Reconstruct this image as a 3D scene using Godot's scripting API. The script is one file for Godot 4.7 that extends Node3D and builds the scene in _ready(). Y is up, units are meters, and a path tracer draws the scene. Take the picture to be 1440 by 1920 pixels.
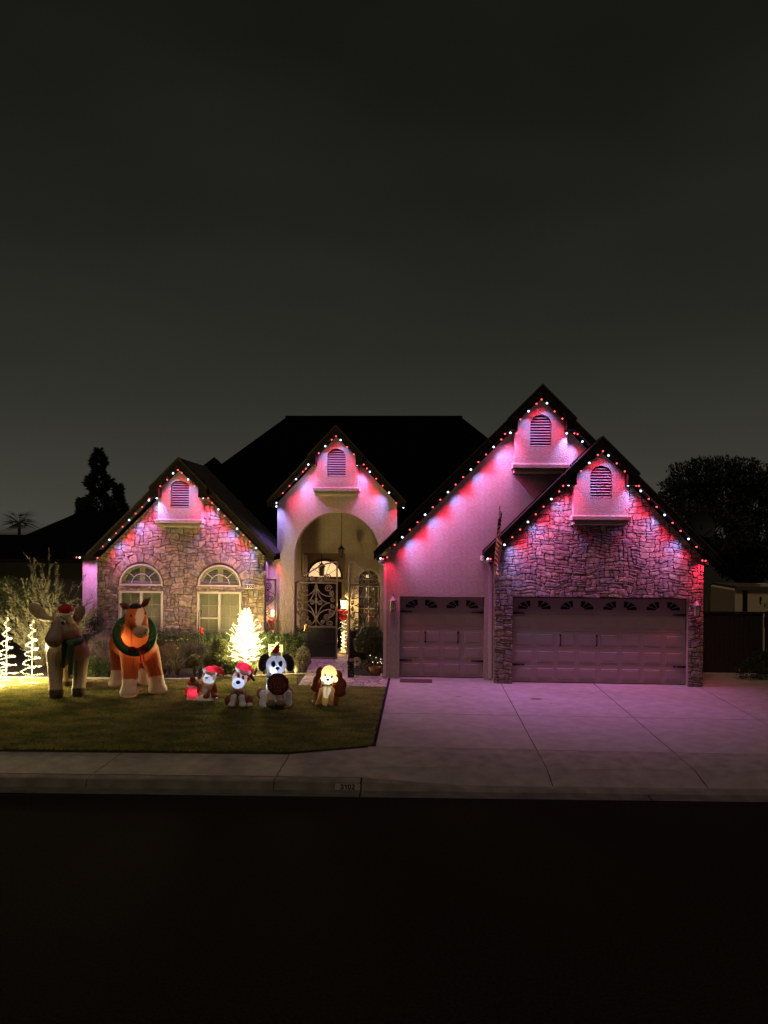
extends Node3D

# ---------------------------------------------------------------- mesh builder
class MB:
	var v := PackedVector3Array()
	var n := PackedVector3Array()
	var c := PackedColorArray()
	var col := Color.WHITE
	func tri3(a: Vector3, b: Vector3, d: Vector3, na: Vector3, nb: Vector3, nd: Vector3) -> void:
		v.push_back(a); n.push_back(na)
		if (b - a).cross(d - a).dot(na + nb + nd) > 0.0:
			v.push_back(d); n.push_back(nd)
			v.push_back(b); n.push_back(nb)
		else:
			v.push_back(b); n.push_back(nb)
			v.push_back(d); n.push_back(nd)
		c.push_back(col); c.push_back(col); c.push_back(col)
	func tri(a: Vector3, b: Vector3, d: Vector3) -> void:   # counter-clockwise from outside
		var m := (b - a).cross(d - a)
		if m.length_squared() < 1e-16:
			return
		m = m.normalized()
		tri3(a, b, d, m, m, m)
	func quad(a: Vector3, b: Vector3, d: Vector3, e: Vector3) -> void:
		tri(a, b, d)
		tri(a, d, e)
	func box(ce: Vector3, s: Vector3, bs := Basis()) -> void:
		var h := s * 0.5
		for ax in 3:
			for sg in [-1.0, 1.0]:
				var nn := Vector3.ZERO
				nn[ax] = sg
				var u := Vector3.ZERO
				u[(ax + 1) % 3] = 1.0
				var w := nn.cross(u)
				var o: Vector3 = nn * h
				var p1: Vector3 = ce + bs * (o - u * h - w * h)
				var p2: Vector3 = ce + bs * (o + u * h - w * h)
				var p3: Vector3 = ce + bs * (o + u * h + w * h)
				var p4: Vector3 = ce + bs * (o - u * h + w * h)
				quad(p1, p2, p3, p4)
	func bevel_box(ce: Vector3, s: Vector3, b: float, bs := Basis()) -> void:   # chamfered towards +z
		var h := s * 0.5
		var f := PackedVector3Array()
		for q in [[0.0, -h.z], [0.0, h.z - b], [b, h.z]]:
			var i: float = q[0]
			for k in [[-1, -1], [1, -1], [1, 1], [-1, 1]]:
				f.push_back(ce + bs * Vector3((h.x - i) * k[0], (h.y - i) * k[1], q[1]))
		for l in 2:
			for k in 4:
				var k2 := (k + 1) % 4
				quad(f[l * 4 + k], f[l * 4 + k2], f[l * 4 + 4 + k2], f[l * 4 + 4 + k])
		quad(f[8], f[9], f[10], f[11])
		quad(f[3], f[2], f[1], f[0])
	func tube(p: PackedVector3Array, r: PackedFloat32Array, sides := 6, caps := true) -> void:
		var m := p.size()
		if m < 2:
			return
		var t0 := (p[1] - p[0]).normalized()
		var u := t0.cross(Vector3.UP if absf(t0.y) < 0.9 else Vector3.RIGHT).normalized()
		var rings := []
		var nrm := []
		for i in m:
			var t := (p[mini(i + 1, m - 1)] - p[maxi(i - 1, 0)]).normalized()
			u = (u - t * u.dot(t)).normalized()
			var w := t.cross(u)
			var ring := PackedVector3Array()
			var rn := PackedVector3Array()
			for k in sides:
				var a := TAU * k / sides
				var dd := u * cos(a) + w * sin(a)
				rn.push_back(dd)
				ring.push_back(p[i] + dd * (r[i] if i < r.size() else r[r.size() - 1]))
			rings.push_back(ring)
			nrm.push_back(rn)
		for i in m - 1:
			for k in sides:
				var k2 := (k + 1) % sides
				tri3(rings[i][k], rings[i][k2], rings[i + 1][k2], nrm[i][k], nrm[i][k2], nrm[i + 1][k2])
				tri3(rings[i][k], rings[i + 1][k2], rings[i + 1][k], nrm[i][k], nrm[i + 1][k2], nrm[i + 1][k])
		if caps:
			for e in [0, m - 1]:
				var nn := (p[0] - p[1]).normalized() if e == 0 else (p[m - 1] - p[m - 2]).normalized()
				for k in sides:
					tri3(p[e], rings[e][k], rings[e][(k + 1) % sides], nn, nn, nn)
	func rod(a: Vector3, b: Vector3, ra: float, rb := -1.0, sides := 6) -> void:
		tube(PackedVector3Array([a, b]), PackedFloat32Array([ra, ra if rb < 0.0 else rb]), sides)
	func lathe(prof: Array, ce: Vector3, segs := 12, bs := Basis()) -> void:   # [radius, height] from bottom to top
		for i in prof.size() - 1:
			var r0: float = prof[i][0]
			var r1: float = prof[i + 1][0]
			var y0: float = prof[i][1]
			var y1: float = prof[i + 1][1]
			var sl := Vector2(y1 - y0, r0 - r1).normalized()
			for k in segs:
				var a := TAU * k / segs
				var b := TAU * (k + 1) / segs
				var na := bs * Vector3(cos(a) * sl.x, sl.y, sin(a) * sl.x)
				var nb := bs * Vector3(cos(b) * sl.x, sl.y, sin(b) * sl.x)
				var p0 := ce + bs * Vector3(cos(a) * r0, y0, sin(a) * r0)
				var p1 := ce + bs * Vector3(cos(b) * r0, y0, sin(b) * r0)
				var p2 := ce + bs * Vector3(cos(b) * r1, y1, sin(b) * r1)
				var p3 := ce + bs * Vector3(cos(a) * r1, y1, sin(a) * r1)
				if r0 > 1e-5:
					tri3(p0, p1, p2, na, nb, nb)
				if r1 > 1e-5:
					tri3(p0, p2, p3, na, nb, na)
	func ell(ce: Vector3, r: Vector3, bs := Basis(), nu := 12, nv := 8) -> void:
		for j in nv:
			for i in nu:
				var q := []
				for e in [[i, j], [i + 1, j], [i + 1, j + 1], [i, j + 1]]:
					var a: float = TAU * e[0] / nu
					var b: float = PI * e[1] / nv - PI / 2
					q.push_back(Vector3(cos(a) * cos(b), sin(b), sin(a) * cos(b)))
				var p := []
				var m := []
				for e in q:
					p.push_back(ce + bs * (e * r))
					m.push_back((bs * (e / r)).normalized())
				if j < nv - 1:
					tri3(p[0], p[2], p[3], m[0], m[2], m[3])
				if j > 0:
					tri3(p[0], p[1], p[2], m[0], m[1], m[2])
	func prism(poly: PackedVector2Array, z0: float, z1: float, skip_x := [], tr := Transform3D()) -> void:
		var idx := Geometry2D.triangulate_polygon(poly)
		var nf := tr.basis * Vector3(0, 0, 1)
		for i in range(0, idx.size(), 3):
			var a := poly[idx[i]]
			var b := poly[idx[i + 1]]
			var d := poly[idx[i + 2]]
			tri3(tr * Vector3(a.x, a.y, z1), tr * Vector3(b.x, b.y, z1), tr * Vector3(d.x, d.y, z1), nf, nf, nf)
			tri3(tr * Vector3(a.x, a.y, z0), tr * Vector3(b.x, b.y, z0), tr * Vector3(d.x, d.y, z0), -nf, -nf, -nf)
		var s := -1.0 if Geometry2D.is_polygon_clockwise(poly) else 1.0
		for i in poly.size():
			var a := poly[i]
			var b := poly[(i + 1) % poly.size()]
			var cut := false
			for x in skip_x:
				if absf(a.x - x) < 1e-4 and absf(b.x - x) < 1e-4:
					cut = true
			if cut or a.distance_to(b) < 1e-6:
				continue
			var nn := tr.basis * (Vector3(b.y - a.y, a.x - b.x, 0).normalized() * s)
			var p1 := tr * Vector3(a.x, a.y, z0)
			var p2 := tr * Vector3(b.x, b.y, z0)
			var p3 := tr * Vector3(b.x, b.y, z1)
			var p4 := tr * Vector3(a.x, a.y, z1)
			tri3(p1, p2, p3, nn, nn, nn)
			tri3(p1, p3, p4, nn, nn, nn)
	func wall(poly: PackedVector2Array, holes: Array, z0: float, z1: float) -> void:
		var cuts := []
		var lo := 1e9
		var hi := -1e9
		for p in poly:
			lo = minf(lo, p.x)
			hi = maxf(hi, p.x)
		for h in holes:
			var m := Vector2.ZERO
			for p in h:
				m += p
			m /= h.size()
			var have := false
			for x in cuts:
				if absf(x - m.x) < 0.05:
					have = true
			if not have:
				cuts.push_back(m.x)
		cuts.sort()
		var xs := [lo - 1.0] + cuts + [hi + 1.0]
		for i in xs.size() - 1:
			var rect := PackedVector2Array([Vector2(xs[i], -50), Vector2(xs[i + 1], -50), Vector2(xs[i + 1], 50), Vector2(xs[i], 50)])
			var parts: Array = Geometry2D.intersect_polygons(poly, rect)
			for h in holes:
				var nxt := []
				for q in parts:
					nxt.append_array(Geometry2D.clip_polygons(q, h))
				parts = nxt
			for q in parts:
				prism(q, z0, z1, cuts)
	func mesh() -> ArrayMesh:
		var m := ArrayMesh.new()
		if v.size() == 0:
			return m
		var a := []
		a.resize(Mesh.ARRAY_MAX)
		a[Mesh.ARRAY_VERTEX] = v
		a[Mesh.ARRAY_NORMAL] = n
		a[Mesh.ARRAY_COLOR] = c
		m.add_surface_from_arrays(Mesh.PRIMITIVE_TRIANGLES, a)
		return m

# ---------------------------------------------------------------- globals
const FOCAL := 1442.0
const EYE := Vector3(0, 4.1, 21.5)
var view := Basis(Vector3.UP, 0.0485) * Basis(Vector3(0, 0, 1), 0.0074)
var rng := RandomNumberGenerator.new()
var taken := {}
var mats := {}
var tex := {}
var house: Node3D

func lin(r: float, g: float, b: float) -> Color:
	return Color(r, g, b)

func at(px: float, py: float, z: float) -> Vector3:          # a measured point of the photograph, placed on the plane it lies in
	var d := view * Vector3((px - 720.0) / FOCAL, (1003.0 - py) / FOCAL, -1.0)
	return EYE + d * ((z - EYE.z) / d.z)

func on_ground(px: float, py: float, y := 0.0) -> Vector3:
	var d := view * Vector3((px - 720.0) / FOCAL, (1003.0 - py) / FOCAL, -1.0)
	return EYE + d * ((y - EYE.y) / d.y)

func rr(a: float, b: float) -> float:
	return rng.randf_range(a, b)

func noise_tex(key: String, freq: float, lo: float, hi: float, size := 512, kind := FastNoiseLite.TYPE_SIMPLEX_SMOOTH, oct := 4) -> Texture2D:
	if tex.has(key):
		return tex[key]
	var f := FastNoiseLite.new()
	f.noise_type = kind
	f.frequency = freq
	f.seed = hash(key) % 10000
	f.fractal_octaves = oct
	var t := NoiseTexture2D.new()
	t.width = size
	t.height = size
	t.seamless = true
	t.noise = f
	var g := Gradient.new()
	g.set_color(0, Color(lo, lo, lo))
	g.set_color(1, Color(hi, hi, hi))
	t.color_ramp = g
	tex[key] = t
	return t

func mat(key: String, col: Color, rough := 0.8, o := {}) -> StandardMaterial3D:
	if mats.has(key):
		return mats[key]
	var m := StandardMaterial3D.new()
	m.resource_name = key
	m.albedo_color = col.linear_to_srgb()
	m.roughness = rough
	m.metallic = o.get("metal", 0.0)
	m.metallic_specular = o.get("spec", 0.5)
	if o.has("vc"):
		m.vertex_color_use_as_albedo = true
	if o.has("tex") or o.has("bump"):
		m.uv1_triplanar = true
		m.uv1_world_triplanar = o.get("world", true)
		m.uv1_scale = Vector3.ONE * float(o.get("scale", 1.0))
	if o.has("tex"):
		m.albedo_texture = o.tex
	if o.has("bump"):
		m.heightmap_enabled = true
		m.heightmap_texture = o.bump
		m.heightmap_scale = o.get("depth", 1.0)
	if o.has("emit"):
		m.emission_enabled = true
		m.emission = (o.emit as Color).linear_to_srgb()
		m.emission_energy_multiplier = o.get("power", 1.0)
	if o.has("back"):
		m.backlight_enabled = true
		var b: float = o.back
		var top := 1.0 if o.has("vc") else maxf(col.r, maxf(col.g, col.b))
		m.backlight = (Color(b, b, b) if o.has("vc") else Color(col.r / top * b, col.g / top * b, col.b / top * b)).linear_to_srgb()
	if o.has("glass"):
		m.transparency = BaseMaterial3D.TRANSPARENCY_ALPHA
		m.albedo_color.a = o.glass
	mats[key] = m
	return m

func numbered(called: String) -> String:
	if not taken.has(called):
		taken[called] = 0
		return called
	taken[called] += 1
	return "%s_%03d" % [called, taken[called]]

func tag(o: Node3D, label: String, category: String, group := "") -> Node3D:
	o.set_meta("label", label)
	o.set_meta("category", category)
	if group != "":
		o.set_meta("group", group)
	return o

func thing(called: String, label: String, category: String, where := Vector3.ZERO, group := "") -> Node3D:
	var o := Node3D.new()
	o.name = numbered(called)
	add_child(o)
	o.position = where
	return tag(o, label, category, group)

func put(mesh: Mesh, called: String, m: Material, parent: Node3D, where := Vector3.ZERO, stuff := false) -> MeshInstance3D:
	var o := MeshInstance3D.new()
	o.mesh = mesh
	o.material_override = m
	o.position = where
	if parent == self:
		o.name = numbered(called)
		add_child(o)
	else:
		var k := "%d/%s" % [parent.get_instance_id(), called]
		var nn := numbered(k)
		o.name = nn.substr(nn.find("/") + 1)
		parent.add_child(o, true)
	if stuff:
		o.set_meta("kind", "stuff")
	return o

func part(b: MB, called: String, m: Material, parent: Node3D, stuff := false) -> MeshInstance3D:
	return put(b.mesh(), called, m, parent, Vector3.ZERO, stuff)

func holder(called: String, parent: Node3D) -> Node3D:
	var o := Node3D.new()
	var nn := numbered("%d/%s" % [parent.get_instance_id(), called])
	o.name = nn.substr(nn.find("/") + 1)
	parent.add_child(o, true)
	return o

func struct(b: MB, called: String, m: Material, parent: Node3D = self) -> MeshInstance3D:
	var o := part(b, called, m, parent)
	if parent == self:
		o.set_meta("kind", "structure")
	return o

func ground_piece(called: String) -> Node3D:
	var o := Node3D.new()
	o.name = numbered(called)
	add_child(o)
	o.set_meta("kind", "structure")
	return o

func scatter(parent: Node3D, called: String, leaf: Mesh, m: Material, xf: Array, cols: PackedColorArray) -> MultiMeshInstance3D:
	var buf := PackedFloat32Array()
	buf.resize(xf.size() * 16)
	var i := 0
	for k in xf.size():
		var t: Transform3D = xf[k]
		var b := t.basis
		buf[i] = b.x.x; buf[i + 1] = b.y.x; buf[i + 2] = b.z.x; buf[i + 3] = t.origin.x
		buf[i + 4] = b.x.y; buf[i + 5] = b.y.y; buf[i + 6] = b.z.y; buf[i + 7] = t.origin.y
		buf[i + 8] = b.x.z; buf[i + 9] = b.y.z; buf[i + 10] = b.z.z; buf[i + 11] = t.origin.z
		var cc := cols[k] if k < cols.size() else Color.WHITE
		buf[i + 12] = cc.r; buf[i + 13] = cc.g; buf[i + 14] = cc.b; buf[i + 15] = 1.0
		i += 16
	var mm := MultiMesh.new()
	mm.transform_format = MultiMesh.TRANSFORM_3D
	mm.use_colors = true
	mm.mesh = leaf
	mm.instance_count = xf.size()
	mm.buffer = buf
	var o := MultiMeshInstance3D.new()
	o.multimesh = mm
	o.material_override = m
	if parent == self:
		o.name = numbered(called)
		add_child(o)
	else:
		var nn := numbered("%d/%s" % [parent.get_instance_id(), called])
		o.name = nn.substr(nn.find("/") + 1)
		parent.add_child(o, true)
	o.set_meta("kind", "stuff")
	return o

func leaf_mesh(len: float, wide: float, fold := 0.25) -> ArrayMesh:   # base at origin, along +y
	var b := MB.new()
	var z := wide * fold
	var p0 := Vector3.ZERO
	var p1 := Vector3(wide * 0.5, len * 0.45, z)
	var p2 := Vector3(0, len, -z * 0.5)
	var p3 := Vector3(-wide * 0.5, len * 0.45, z)
	var mid := Vector3(0, len * 0.5, 0)
	b.tri(p0, p1, mid)
	b.tri(p1, p2, mid)
	b.tri(p2, p3, mid)
	b.tri(p3, p0, mid)
	return b.mesh()

func facing(dir: Vector3, roll := 0.0) -> Basis:             # +y along dir
	var y := dir.normalized()
	var x := y.cross(Vector3.UP if absf(y.y) < 0.95 else Vector3.RIGHT).normalized()
	var z := x.cross(y)
	return Basis(x, y, z) * Basis(Vector3.UP, roll)

func rand_dir() -> Vector3:
	var z := rr(-1, 1)
	var a := rr(0, TAU)
	var s := sqrt(1 - z * z)
	return Vector3(cos(a) * s, z, sin(a) * s)

func omni(parent: Node3D, where: Vector3, col: Color, energy: float, size := 0.05, called := "lamp") -> OmniLight3D:
	var l := OmniLight3D.new()
	l.light_color = col.linear_to_srgb()
	l.light_energy = energy
	l.omni_range = 30.0
	l.omni_attenuation = 2.0
	l.light_size = size
	l.shadow_enabled = true
	l.position = where
	l.name = numbered(called + "_glow")
	parent.add_child(l, true)
	return l

func poly(a: Array) -> PackedVector2Array:
	var p := PackedVector2Array()
	for i in range(0, a.size(), 2):
		p.push_back(Vector2(a[i], a[i + 1]))
	return p

func rect(x0: float, y0: float, x1: float, y1: float) -> PackedVector2Array:
	return poly([x0, y0, x1, y0, x1, y1, x0, y1])

func arch(cx: float, half: float, y0: float, spring: float, rise: float, n := 16) -> PackedVector2Array:
	var p := PackedVector2Array([Vector2(cx - half, y0), Vector2(cx + half, y0)])
	for i in n + 1:
		var a := PI * i / n
		var q := Vector2(cx + cos(a) * half, spring + sin(a) * rise)
		if q.distance_to(p[p.size() - 1]) > 1e-4:
			p.push_back(q)
	if p[p.size() - 1].distance_to(p[0]) < 1e-4:
		p.remove_at(p.size() - 1)
	return p

func shift(p: PackedVector2Array, d: Vector2) -> PackedVector2Array:
	var o := PackedVector2Array()
	for q in p:
		o.push_back(q + d)
	return o

func area(p: PackedVector2Array) -> float:
	var s := 0.0
	for i in p.size():
		s += p[i].cross(p[(i + 1) % p.size()])
	return absf(s) * 0.5

func centre(p: PackedVector2Array) -> Vector2:
	var m := Vector2.ZERO
	for q in p:
		m += q
	return m / p.size()

# one rough stone from its outline: sides, a worn shoulder, an uneven face; local z towards the viewer
func stone_mesh(outline: PackedVector2Array, gap: float, h: float, shoulder := 0.016, flat := false) -> ArrayMesh:
	var inner: Array = Geometry2D.offset_polygon(outline, -gap, Geometry2D.JOIN_MITER)
	if inner.is_empty():
		return null
	var p: PackedVector2Array = inner[0]
	for q in inner:
		if area(q) > area(p):
			p = q
	if area(p) < 0.0018:
		return null
	if Geometry2D.is_polygon_clockwise(p):
		p.reverse()
	var r := PackedVector2Array()
	for i in p.size():
		var a := p[(i + p.size() - 1) % p.size()]
		var b := p[i]
		var d := p[(i + 1) % p.size()]
		var la := a.distance_to(b)
		var ld := d.distance_to(b)
		if la < 0.012:
			continue
		var turn := absf((b - a).angle_to(d - b))
		if turn < 0.12 and la < 0.06:
			continue
		var k := rr(0.008, 0.020) * clampf(turn, 0.2, 1.4)
		r.push_back(b.move_toward(a, minf(k, la * 0.35)))
		r.push_back(b.move_toward(d, minf(k, ld * 0.35)))
	if r.size() < 4:
		return null
	var ce := centre(r)
	var tilt := Vector2(rr(-1, 1), rr(-1, 1)) * (0.0 if flat else 0.014)
	var b := MB.new()
	var m := r.size()
	var face := PackedVector3Array()
	for q in r:
		var w := q.move_toward(ce, shoulder * rr(0.7, 1.3))
		face.push_back(Vector3(w.x, w.y, h + tilt.dot(q - ce) + (0.0 if flat else rr(-0.003, 0.003))))
	var top := Vector3(ce.x, ce.y, h + (0.001 if flat else rr(0.0, 0.008)))
	for i in m:
		var j := (i + 1) % m
		var o1 := Vector3(r[i].x, r[i].y, -0.004)
		var o2 := Vector3(r[j].x, r[j].y, -0.004)
		var s1 := Vector3(r[i].x, r[i].y, face[i].z - shoulder * 0.8)
		var s2 := Vector3(r[j].x, r[j].y, face[j].z - shoulder * 0.8)
		b.quad(o1, o2, s2, s1)
		b.quad(s1, s2, face[j], face[i])
		b.tri(face[i], face[j], top)
	return b.mesh()

# ---------------------------------------------------------------- blown-up figures: a field of joints meshed as one skin
# prims: [0, a, b, ra, rb, colour] tapered limb, or [1, centre, radii, basis, colour] egg
func dist(p: Array, q: Vector3) -> float:
	if p[0] == 0:
		var a: Vector3 = p[1]
		var ba: Vector3 = p[2] - a
		var h := clampf((q - a).dot(ba) / maxf(ba.length_squared(), 1e-9), 0.0, 1.0)
		return (q - a - ba * h).length() - lerpf(p[3], p[4], h)
	var r: Vector3 = p[2]
	var w: Vector3 = (q - p[1]) * (p[3] as Basis)
	var k0 := (w / r).length()
	var k1 := (w / (r * r)).length()
	return k0 * (k0 - 1.0) / maxf(k1, 1e-6)

func blob(prims: Array, cell: float, k: float, paints := []) -> ArrayMesh:
	var lo := Vector3.ONE * 1e9
	var hi := -lo
	var boxes := []
	for p in prims:
		var l: Vector3
		var h: Vector3
		if p[0] == 0:
			var ra := Vector3.ONE * float(p[3])
			var rb := Vector3.ONE * float(p[4])
			l = (p[1] - ra).min(p[2] - rb)
			h = (p[1] + ra).max(p[2] + rb)
		else:
			var r: Vector3 = p[2]
			var big := Vector3.ONE * maxf(r.x, maxf(r.y, r.z))
			l = p[1] - big
			h = p[1] + big
		boxes.push_back([l, h])
		lo = lo.min(l)
		hi = hi.max(h)
	lo -= Vector3.ONE * cell * 2.5
	hi += Vector3.ONE * cell * 2.5
	var nx := int((hi.x - lo.x) / cell) + 2
	var ny := int((hi.y - lo.y) / cell) + 2
	var nz := int((hi.z - lo.z) / cell) + 2
	var f := PackedFloat32Array()
	f.resize(nx * ny * nz)
	f.fill(1.0)
	for n in prims.size():
		var p: Array = prims[n]
		var m := k + cell * 2.0
		var i0: Vector3 = (boxes[n][0] - lo - Vector3.ONE * m) / cell
		var i1: Vector3 = (boxes[n][1] - lo + Vector3.ONE * m) / cell
		for z in range(maxi(0, int(i0.z)), mini(nz, int(i1.z) + 2)):
			for y in range(maxi(0, int(i0.y)), mini(ny, int(i1.y) + 2)):
				var row := (z * ny + y) * nx
				for x in range(maxi(0, int(i0.x)), mini(nx, int(i1.x) + 2)):
					var d := dist(p, lo + Vector3(x, y, z) * cell)
					var g := f[row + x]
					var hh := maxf(k - absf(g - d), 0.0)
					f[row + x] = minf(g, d) - hh * hh * 0.25 / k
	var vi := PackedInt32Array()
	vi.resize(nx * ny * nz)
	vi.fill(-1)
	var vs := PackedVector3Array()
	var sx := 1
	var sy := nx
	var sz := nx * ny
	var off := [0, sx, sy, sx + sy, sz, sx + sz, sy + sz, sx + sy + sz]
	var edges := [[0, 1], [2, 3], [4, 5], [6, 7], [0, 2], [1, 3], [4, 6], [5, 7], [0, 4], [1, 5], [2, 6], [3, 7]]
	for z in nz - 1:
		for y in ny - 1:
			var row := (z * ny + y) * nx
			for x in nx - 1:
				var c := row + x
				var s0 := f[c] < 0.0
				if s0 == (f[c + sx] < 0.0) and s0 == (f[c + sy] < 0.0) and s0 == (f[c + sz] < 0.0) and s0 == (f[c + off[3]] < 0.0) and s0 == (f[c + off[5]] < 0.0) and s0 == (f[c + off[6]] < 0.0) and s0 == (f[c + off[7]] < 0.0):
					continue
				var sum := Vector3.ZERO
				var cnt := 0
				for e in edges:
					var a := f[c + off[e[0]]]
					var b := f[c + off[e[1]]]
					if (a < 0.0) != (b < 0.0):
						var t := a / (a - b)
						var pa := Vector3(e[0] & 1, (e[0] >> 1) & 1, e[0] >> 2)
						var pb := Vector3(e[1] & 1, (e[1] >> 1) & 1, e[1] >> 2)
						sum += pa.lerp(pb, t)
						cnt += 1
				vi[c] = vs.size()
				vs.push_back(lo + (Vector3(x, y, z) + sum / cnt) * cell)
	var ix := PackedInt32Array()
	var nr := PackedVector3Array()
	nr.resize(vs.size())
	var dirs := [[sx, sy, sz], [sy, sz, sx], [sz, sx, sy]]
	for z in range(1, nz - 1):
		for y in range(1, ny - 1):
			var row := (z * ny + y) * nx
			for x in range(1, nx - 1):
				var c := row + x
				var s0 := f[c] < 0.0
				for d in dirs:
					if s0 == (f[c + d[0]] < 0.0):
						continue
					var q := [vi[c - d[1] - d[2]], vi[c - d[2]], vi[c], vi[c - d[1]]]
					if q.min() < 0:
						continue
					if not s0:
						q.reverse()
					for t in [[0, 1, 2], [0, 2, 3]]:
						var a: int = q[t[0]]
						var b: int = q[t[1]]
						var e: int = q[t[2]]
						var nn := (vs[b] - vs[a]).cross(vs[e] - vs[a])
						nr[a] += nn
						nr[b] += nn
						nr[e] += nn
						ix.push_back(a)
						ix.push_back(e)
						ix.push_back(b)
	var cs := PackedColorArray()
	cs.resize(vs.size())
	for i in vs.size():
		nr[i] = nr[i].normalized()
		var best := 1e9
		for p in prims:
			var d := dist(p, vs[i])
			if d < best:
				best = d
				cs[i] = p[p.size() - 1]
		for p in paints:
			if dist(p, vs[i]) < 0.0:
				cs[i] = p[p.size() - 1]
	var arr := []
	arr.resize(Mesh.ARRAY_MAX)
	arr[Mesh.ARRAY_VERTEX] = vs
	arr[Mesh.ARRAY_NORMAL] = nr
	arr[Mesh.ARRAY_COLOR] = cs
	arr[Mesh.ARRAY_INDEX] = ix
	var m := ArrayMesh.new()
	m.add_surface_from_arrays(Mesh.PRIMITIVE_TRIANGLES, arr)
	return m

func letters(said: String, height: float, m: Material, parent: Node3D, where: Vector3, bs := Basis(), bold := true, depth := 0.006) -> MeshInstance3D:
	var t := TextMesh.new()
	var f := SystemFont.new()
	f.font_names = PackedStringArray(["Droid Sans"])
	f.font_weight = 700 if bold else 400
	t.font = f
	t.text = said
	t.font_size = 32
	t.pixel_size = height / 32.0 * 1.38
	t.depth = depth
	t.curve_step = 1.0
	var o := put(t, "lettering", m, parent)
	o.transform = Transform3D(bs, where)
	return o

# ---------------------------------------------------------------- the scene
func _ready() -> void:
	rng.seed = 4711
	var cam := Camera3D.new()
	cam.name = "camera"
	cam.projection = Camera3D.PROJECTION_FRUSTUM
	cam.near = 0.1
	cam.far = 900.0
	cam.size = 2.0 * 0.1 * 960.0 / FOCAL
	cam.frustum_offset = Vector2(0, 43.0 / FOCAL * 0.1)
	cam.transform = Transform3D(view, EYE)
	cam.current = true
	add_child(cam)
	var we := WorldEnvironment.new()
	var env := Environment.new()
	env.background_mode = Environment.BG_SKY
	var sm := ProceduralSkyMaterial.new()
	sm.sky_top_color = Color(0.0062, 0.0070, 0.0052).linear_to_srgb()
	sm.sky_horizon_color = Color(0.060, 0.059, 0.047).linear_to_srgb()
	sm.sky_curve = 0.13
	sm.ground_horizon_color = Color(0.02, 0.02, 0.016).linear_to_srgb()
	sm.ground_bottom_color = Color(0.004, 0.004, 0.003).linear_to_srgb()
	sm.sun_angle_max = 1.0
	var haze := FastNoiseLite.new()                            # thin cloud lit by the town
	haze.seed = 12
	haze.frequency = 1.3
	haze.fractal_octaves = 4
	var cover := Image.create(512, 256, false, Image.FORMAT_RGBAF)
	for y in 256:
		for x in 512:
			var la := (0.5 - (y + 0.5) / 256.0) * PI
			var lo := (x + 0.5) / 512.0 * TAU
			var k := haze.get_noise_3d(cos(lo) * cos(la) * 1.4, sin(la) * 4.0, sin(lo) * cos(la) * 1.4)
			var v := maxf(0.0, k + 0.25) * 0.004
			cover.set_pixel(x, y, Color(v * 1.02, v, v * 0.82, 1.0))
	sm.sky_cover = ImageTexture.create_from_image(cover)
	var sky := Sky.new()
	sky.sky_material = sm
	env.sky = sky
	env.tonemap_mode = Environment.TONE_MAPPER_LINEAR
	env.tonemap_exposure = 1.0
	env.sdfgi_enabled = true
	env.ssao_enabled = true
	env.ssil_enabled = true
	we.environment = env
	we.name = "night_air"
	add_child(we)
	var sun := DirectionalLight3D.new()                        # the glow of the street behind the viewer
	sun.name = "night_light"
	sun.light_color = Color(1.0, 0.78, 0.55).linear_to_srgb()
	sun.light_energy = 0.125
	sun.light_angular_distance = 12.0
	sun.shadow_enabled = true
	sun.sky_mode = DirectionalLight3D.SKY_MODE_LIGHT_ONLY
	sun.basis = Basis.looking_at(Vector3(0.12, -0.90, -0.42), Vector3.UP)
	add_child(sun)
	materials()
	build_ground()
	build_house()
	build_porch()
	build_lights()
	build_inflatables()
	build_plants()
	build_yard_things()
	build_surroundings()

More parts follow.
